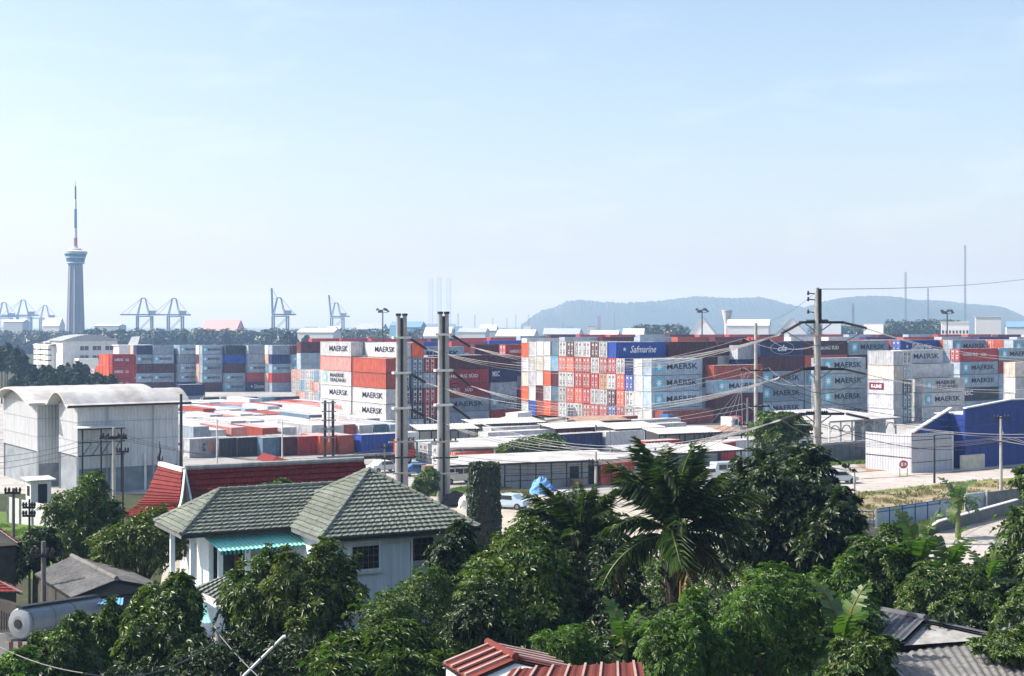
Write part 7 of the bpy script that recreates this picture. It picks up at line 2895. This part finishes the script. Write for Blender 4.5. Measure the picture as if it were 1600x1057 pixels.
def banana(label, px, py, Y, L, n, seed, grp='banana plants on the right', e0=70, e1=-15):
    rng = random.Random(seed)
    c = P(px, py, Y)
    root = thing('banana_plant', label, 'banana plant', (c.x, Y, 0), 0, grp)
    t = MB()
    t.tube([(0, 0, 0), (0, 0, c.z * .6), (.05, 0, c.z)], [L * .11, L * .085, L * .05], 10)
    t.build('stem', mat('banana_stem', (0.14, 0.17, 0.06), .7, .3), root)
    for i in range(n):
        a = i * 2.39996 + rng.uniform(-.3, .3)
        f = i / max(1, n - 1)
        o = put('leaf', BL[min(3, int(f * 3.9))], None, root, (.03 * math.cos(a), .03 * math.sin(a), c.z - .12 * L * f))
        o.rotation_euler = (rng.uniform(-.35, .35), -R(e0 + (e1 - e0) * f) + rng.uniform(-.15, .15), a)
        sc = L * rng.uniform(.85, 1.1)
        o.scale = (sc, sc, sc)
    return root
banana('small banana plant alone beside the panel fence', 1497, 778, 119, 2.3, 15, 1, e0=58, e1=-45)
banana('banana plant with upright leaves before the bright gravel, leftmost', 1388, 880, 56, 1.7, 9, 2)
banana('banana plant with big drooping leaf before the gravel, middle', 1437, 872, 55, 2.0, 9, 3)
banana('banana plant with big leaves before the gravel, right', 1482, 885, 54, 1.9, 9, 4)
banana('banana plant at the bottom beside the feathery tree', 1318, 1000, 41, 1.9, 8, 6)
banana('banana plant at the bottom under the palm', 975, 1000, 43, 1.5, 8, 7)
banana('banana plant between the ribbed shed and the right trees', 1545, 905, 52, 1.6, 8, 9)

# ------------------------------------------------------------------ distant trees, one crown mesh shared by many
far_me = []
for i in range(4):
    me, _, _ = crown_mesh('crown', 1, 1, 1, 700, .20, .11, 6, L_far, 300 + i, .1, lobes=10, sprays=14)
    far_me.append(me)
tk = MB()
tk.tube([(0, 0, -1.9), (0, 0, .2)], [.09, .05], 6)
tk_me = tk.mesh('trunk')
tk_me.materials.append(M_wood)
def far_tree(px, top, Y, wpx, label, grp, i, zf=1.0, name='distant_tree'):
    s = Y / F
    zt = zat(top, Y)
    g = gz(GX(px, Y), Y)
    r = wpx / 2 * s
    hz_ = min((zt - g) * .36, r * 1.3) * zf
    root = thing(name, label, 'tree', (GX(px, Y), Y, g), 0, grp)
    c = put('crown', far_me[i % 4], None, root, (0, 0, zt - g - hz_), i * 1.7)
    c.scale = (r, r, hz_)
    stuff(c)
    t = put('trunk', tk_me, None, root, (0, 0, zt - g - hz_))
    t.scale = (r, r, (zt - g - hz_) / 1.9)
    return root
lf = random.Random(21)
for i in range(15):
    px = -8 + i * 10.2 + lf.uniform(-2, 2)
    top = [548, 545, 540, 548, 556, 566, 572, 575, 574, 576, 570, 572, 574, 568, 574][i] + lf.uniform(-2, 2)
    far_tree(px, top, 330 + (i % 3) * 9, 30, '%s dark tree from the left below the apartment block' % ORD[i], 'trees below the apartment block', i)
for i in range(9):
    px = 30 + i * 18 + lf.uniform(-3, 3)
    far_tree(px, 582 + lf.uniform(-3, 5), 300, 30, '%s lower tree from the left behind the barrel roof' % ORD[i], 'lower trees behind the barrel roof', i + 2)
for i, (px, top, w_) in enumerate([(8, 536, 26), (30, 542, 20), (152, 512, 12), (288, 524, 9), (350, 520, 24), (455, 522, 26), (480, 524, 22)]):
    far_tree(px, top, [430, 480, 900, 640, 760, 600, 600][i], w_, ['dark tree at the left edge beside the apartment block', 'tree just left of the apartment block', 'tree right of the tower foot', 'round dark tree above the pale teal container',
             'tree before the pink hall', 'dark tree behind the left rows, under the upright crane', 'dark tree under the long white-roofed shed'][i], 'trees behind the left container rows', i)
# the far wood and the conifers read as masses
def wood(label, x0, x1, Y, t0, t1, n, w, seed, m_):
    rng = np.random.RandomState(seed)
    vs, val = [], []
    for i in range(n):
        px = rng.uniform(x0, x1)
        y = Y + rng.uniform(-60, 60)
        zt = zat(rng.uniform(t0, t1), y)
        r = w * rng.uniform(.7, 1.3)
        k = 120
        d = unit(rng.normal(size=(k, 3))) * rng.uniform(.75, 1.1, (k, 1))
        p = np.array([GX(px, y), y, zt - r * 1.1]) + d * np.array([r, r, r * 1.1])
        dd = unit(np.cross(d, rng.normal(size=(k, 3))))
        ln = r * .42 * rng.uniform(.6, 1.3, k)
        vs.append(leaf_quads(p, dd, d, ln, ln * .6, .1))
        val.append(np.clip(rng.uniform(.1, .9) + rng.uniform(-.2, .2, k), 0, 1))
        nb = 8
        tt = rng.uniform(0, 2 * math.pi, nb)
        pb = np.stack([GX(px, y) + r * .7 * np.cos(tt), y + r * .7 * np.sin(tt), np.full(nb, zt - r * 1.5)], 1)
        vs.append(leaf_quads(pb, np.tile([0, 0, -1.0], (nb, 1)), np.stack([np.cos(tt), np.sin(tt), 0 * tt], 1), np.full(nb, zt), np.full(nb, r), 0))
        val.append(np.full(nb, .2))
    o = put('wood', np_mesh('wood', np.concatenate(vs), None, np.concatenate(val), m_), None)
    tag(stuff(o), label, 'wood')
wood('hazy far wood between the tower and the steel poles', 128, 660, 900, 514, 522, 260, 5.5, 1, L_far)
wood('hazy far wood left of the tower', -40, 115, 1000, 516, 524, 70, 6, 2, L_far)
wood('row of dark conifers before the right hill', 1386, 1500, 860, 499, 508, 60, 4, 3, L_far)
wood('low dark trees before the left hill', 990, 1075, 820, 506, 514, 40, 4, 4, L_far)
wood('low trees at the right edge of the horizon', 1270, 1400, 900, 507, 514, 50, 5, 5, L_far)

# grass tufts and weeds
def tufts(label, poly_pix, n, hgt, m_, seed, name='grass'):
    rng = np.random.RandomState(seed)
    pts = [gnd(x, y) for x, y in poly_pix]
    xs, ys = [p.x for p in pts], [p.y for p in pts]
    P2 = np.stack([rng.uniform(min(xs), max(xs), n * 3), rng.uniform(min(ys), max(ys), n * 3)], 1)
    inside = np.zeros(len(P2), bool)
    j = len(pts) - 1
    for i in range(len(pts)):
        c = ((ys[i] > P2[:, 1]) != (ys[j] > P2[:, 1])) & (P2[:, 0] < (xs[j] - xs[i]) * (P2[:, 1] - ys[i]) / (ys[j] - ys[i] + 1e-9) + xs[i])
        inside ^= c
        j = i
    P2 = P2[inside]
    cl = np.sin(P2[:, 0] * 1.1 + 3 * np.sin(P2[:, 1] * .35 + seed)) + np.sin(P2[:, 1] * .8 + 2 * np.sin(P2[:, 0] * .5)) > rng.uniform(-1.2, 1.2, len(P2))
    P2 = P2[cl][:n]
    k = 7
    base = np.repeat(np.concatenate([P2, np.full((len(P2), 1), .012)], 1), k, 0)
    base[:, :2] += rng.normal(0, .12, (len(base), 2))
    d = unit(np.concatenate([rng.normal(0, .5, (len(base), 2)), np.ones((len(base), 1))], 1))
    nn = unit(np.concatenate([rng.normal(0, 1, (len(base), 2)), np.full((len(base), 1), .2)], 1))
    ln = hgt * rng.uniform(.5, 1.3, len(base))
    o = put(name, np_mesh(name, leaf_quads(base, d, nn, ln, ln * .28, .1), None, rng.uniform(.2, 1, len(base)), m_), None)
    tag(stuff(o), label, 'grass')
L_grass = leaf_mat('grass_blade', (0.07, 0.13, 0.02), (0.17, 0.24, 0.05), rough=.6, trans=.3)
L_drygrass = leaf_mat('dry_grass_blade', (0.10, 0.11, 0.04), (0.30, 0.24, 0.12), rough=.7, trans=.2)
tufts('bright green grass before the boundary wall', [(1280, 729), (1358, 724), (1375, 716), (1340, 712), (1280, 716)], 1500, .35, L_grass, 1)
tufts('dry weeds on the field along the road', [(1318, 776), (1462, 762), (1600, 752), (1600, 780), (1480, 802), (1340, 812)], 650, .4, L_drygrass, 2)
tufts('green verge along the near edge of the road', [(1300, 779), (1462, 762), (1640, 748), (1640, 743), (1460, 757), (1312, 773)], 900, .28, L_grass, 3)
tufts('grass at the foot of the panel fence', [(1370, 832), (1480, 812), (1480, 822), (1395, 842)], 900, .35, L_grass, 4)
tufts('lawn before the white wall', [(0, 870), (85, 870), (92, 828), (0, 820)], 1800, .25, L_grass, 5)
tufts('weeds on the sand left of the ivy-covered stump', [(655, 776), (735, 776), (740, 764), (655, 766)], 700, .4, L_grass, 6)
tufts('weeds along the foot of the rubble right of the stump', [(778, 772), (860, 772), (860, 765), (778, 765)], 500, .35, L_drygrass, 7)

# ------------------------------------------------------------------ the air
m = bpy.data.materials.new('haze')
m.use_nodes = True
nt = m.node_tree
nt.nodes.remove(nt.nodes['Principled BSDF'])
pv = nt.nodes.new('ShaderNodeVolumePrincipled')
pv.inputs['Color'].default_value = (0.37, 0.59, 0.94, 1)
pv.inputs['Absorption Color'].default_value = (0.84, 0.68, 0.8, 1)
pv.inputs['Density'].default_value = HAZE_DENSITY
pv.inputs['Anisotropy'].default_value = 0.15
nt.links.new(pv.outputs[0], nt.nodes['Material Output'].inputs['Volume'])
hb = MB()
hb.box(-6600, 6600, -120, 12100, -3.6, 260)
o = hb.build('haze', m)
tag(stuff(o), 'thin pale blue sea haze over the whole view', 'haze')
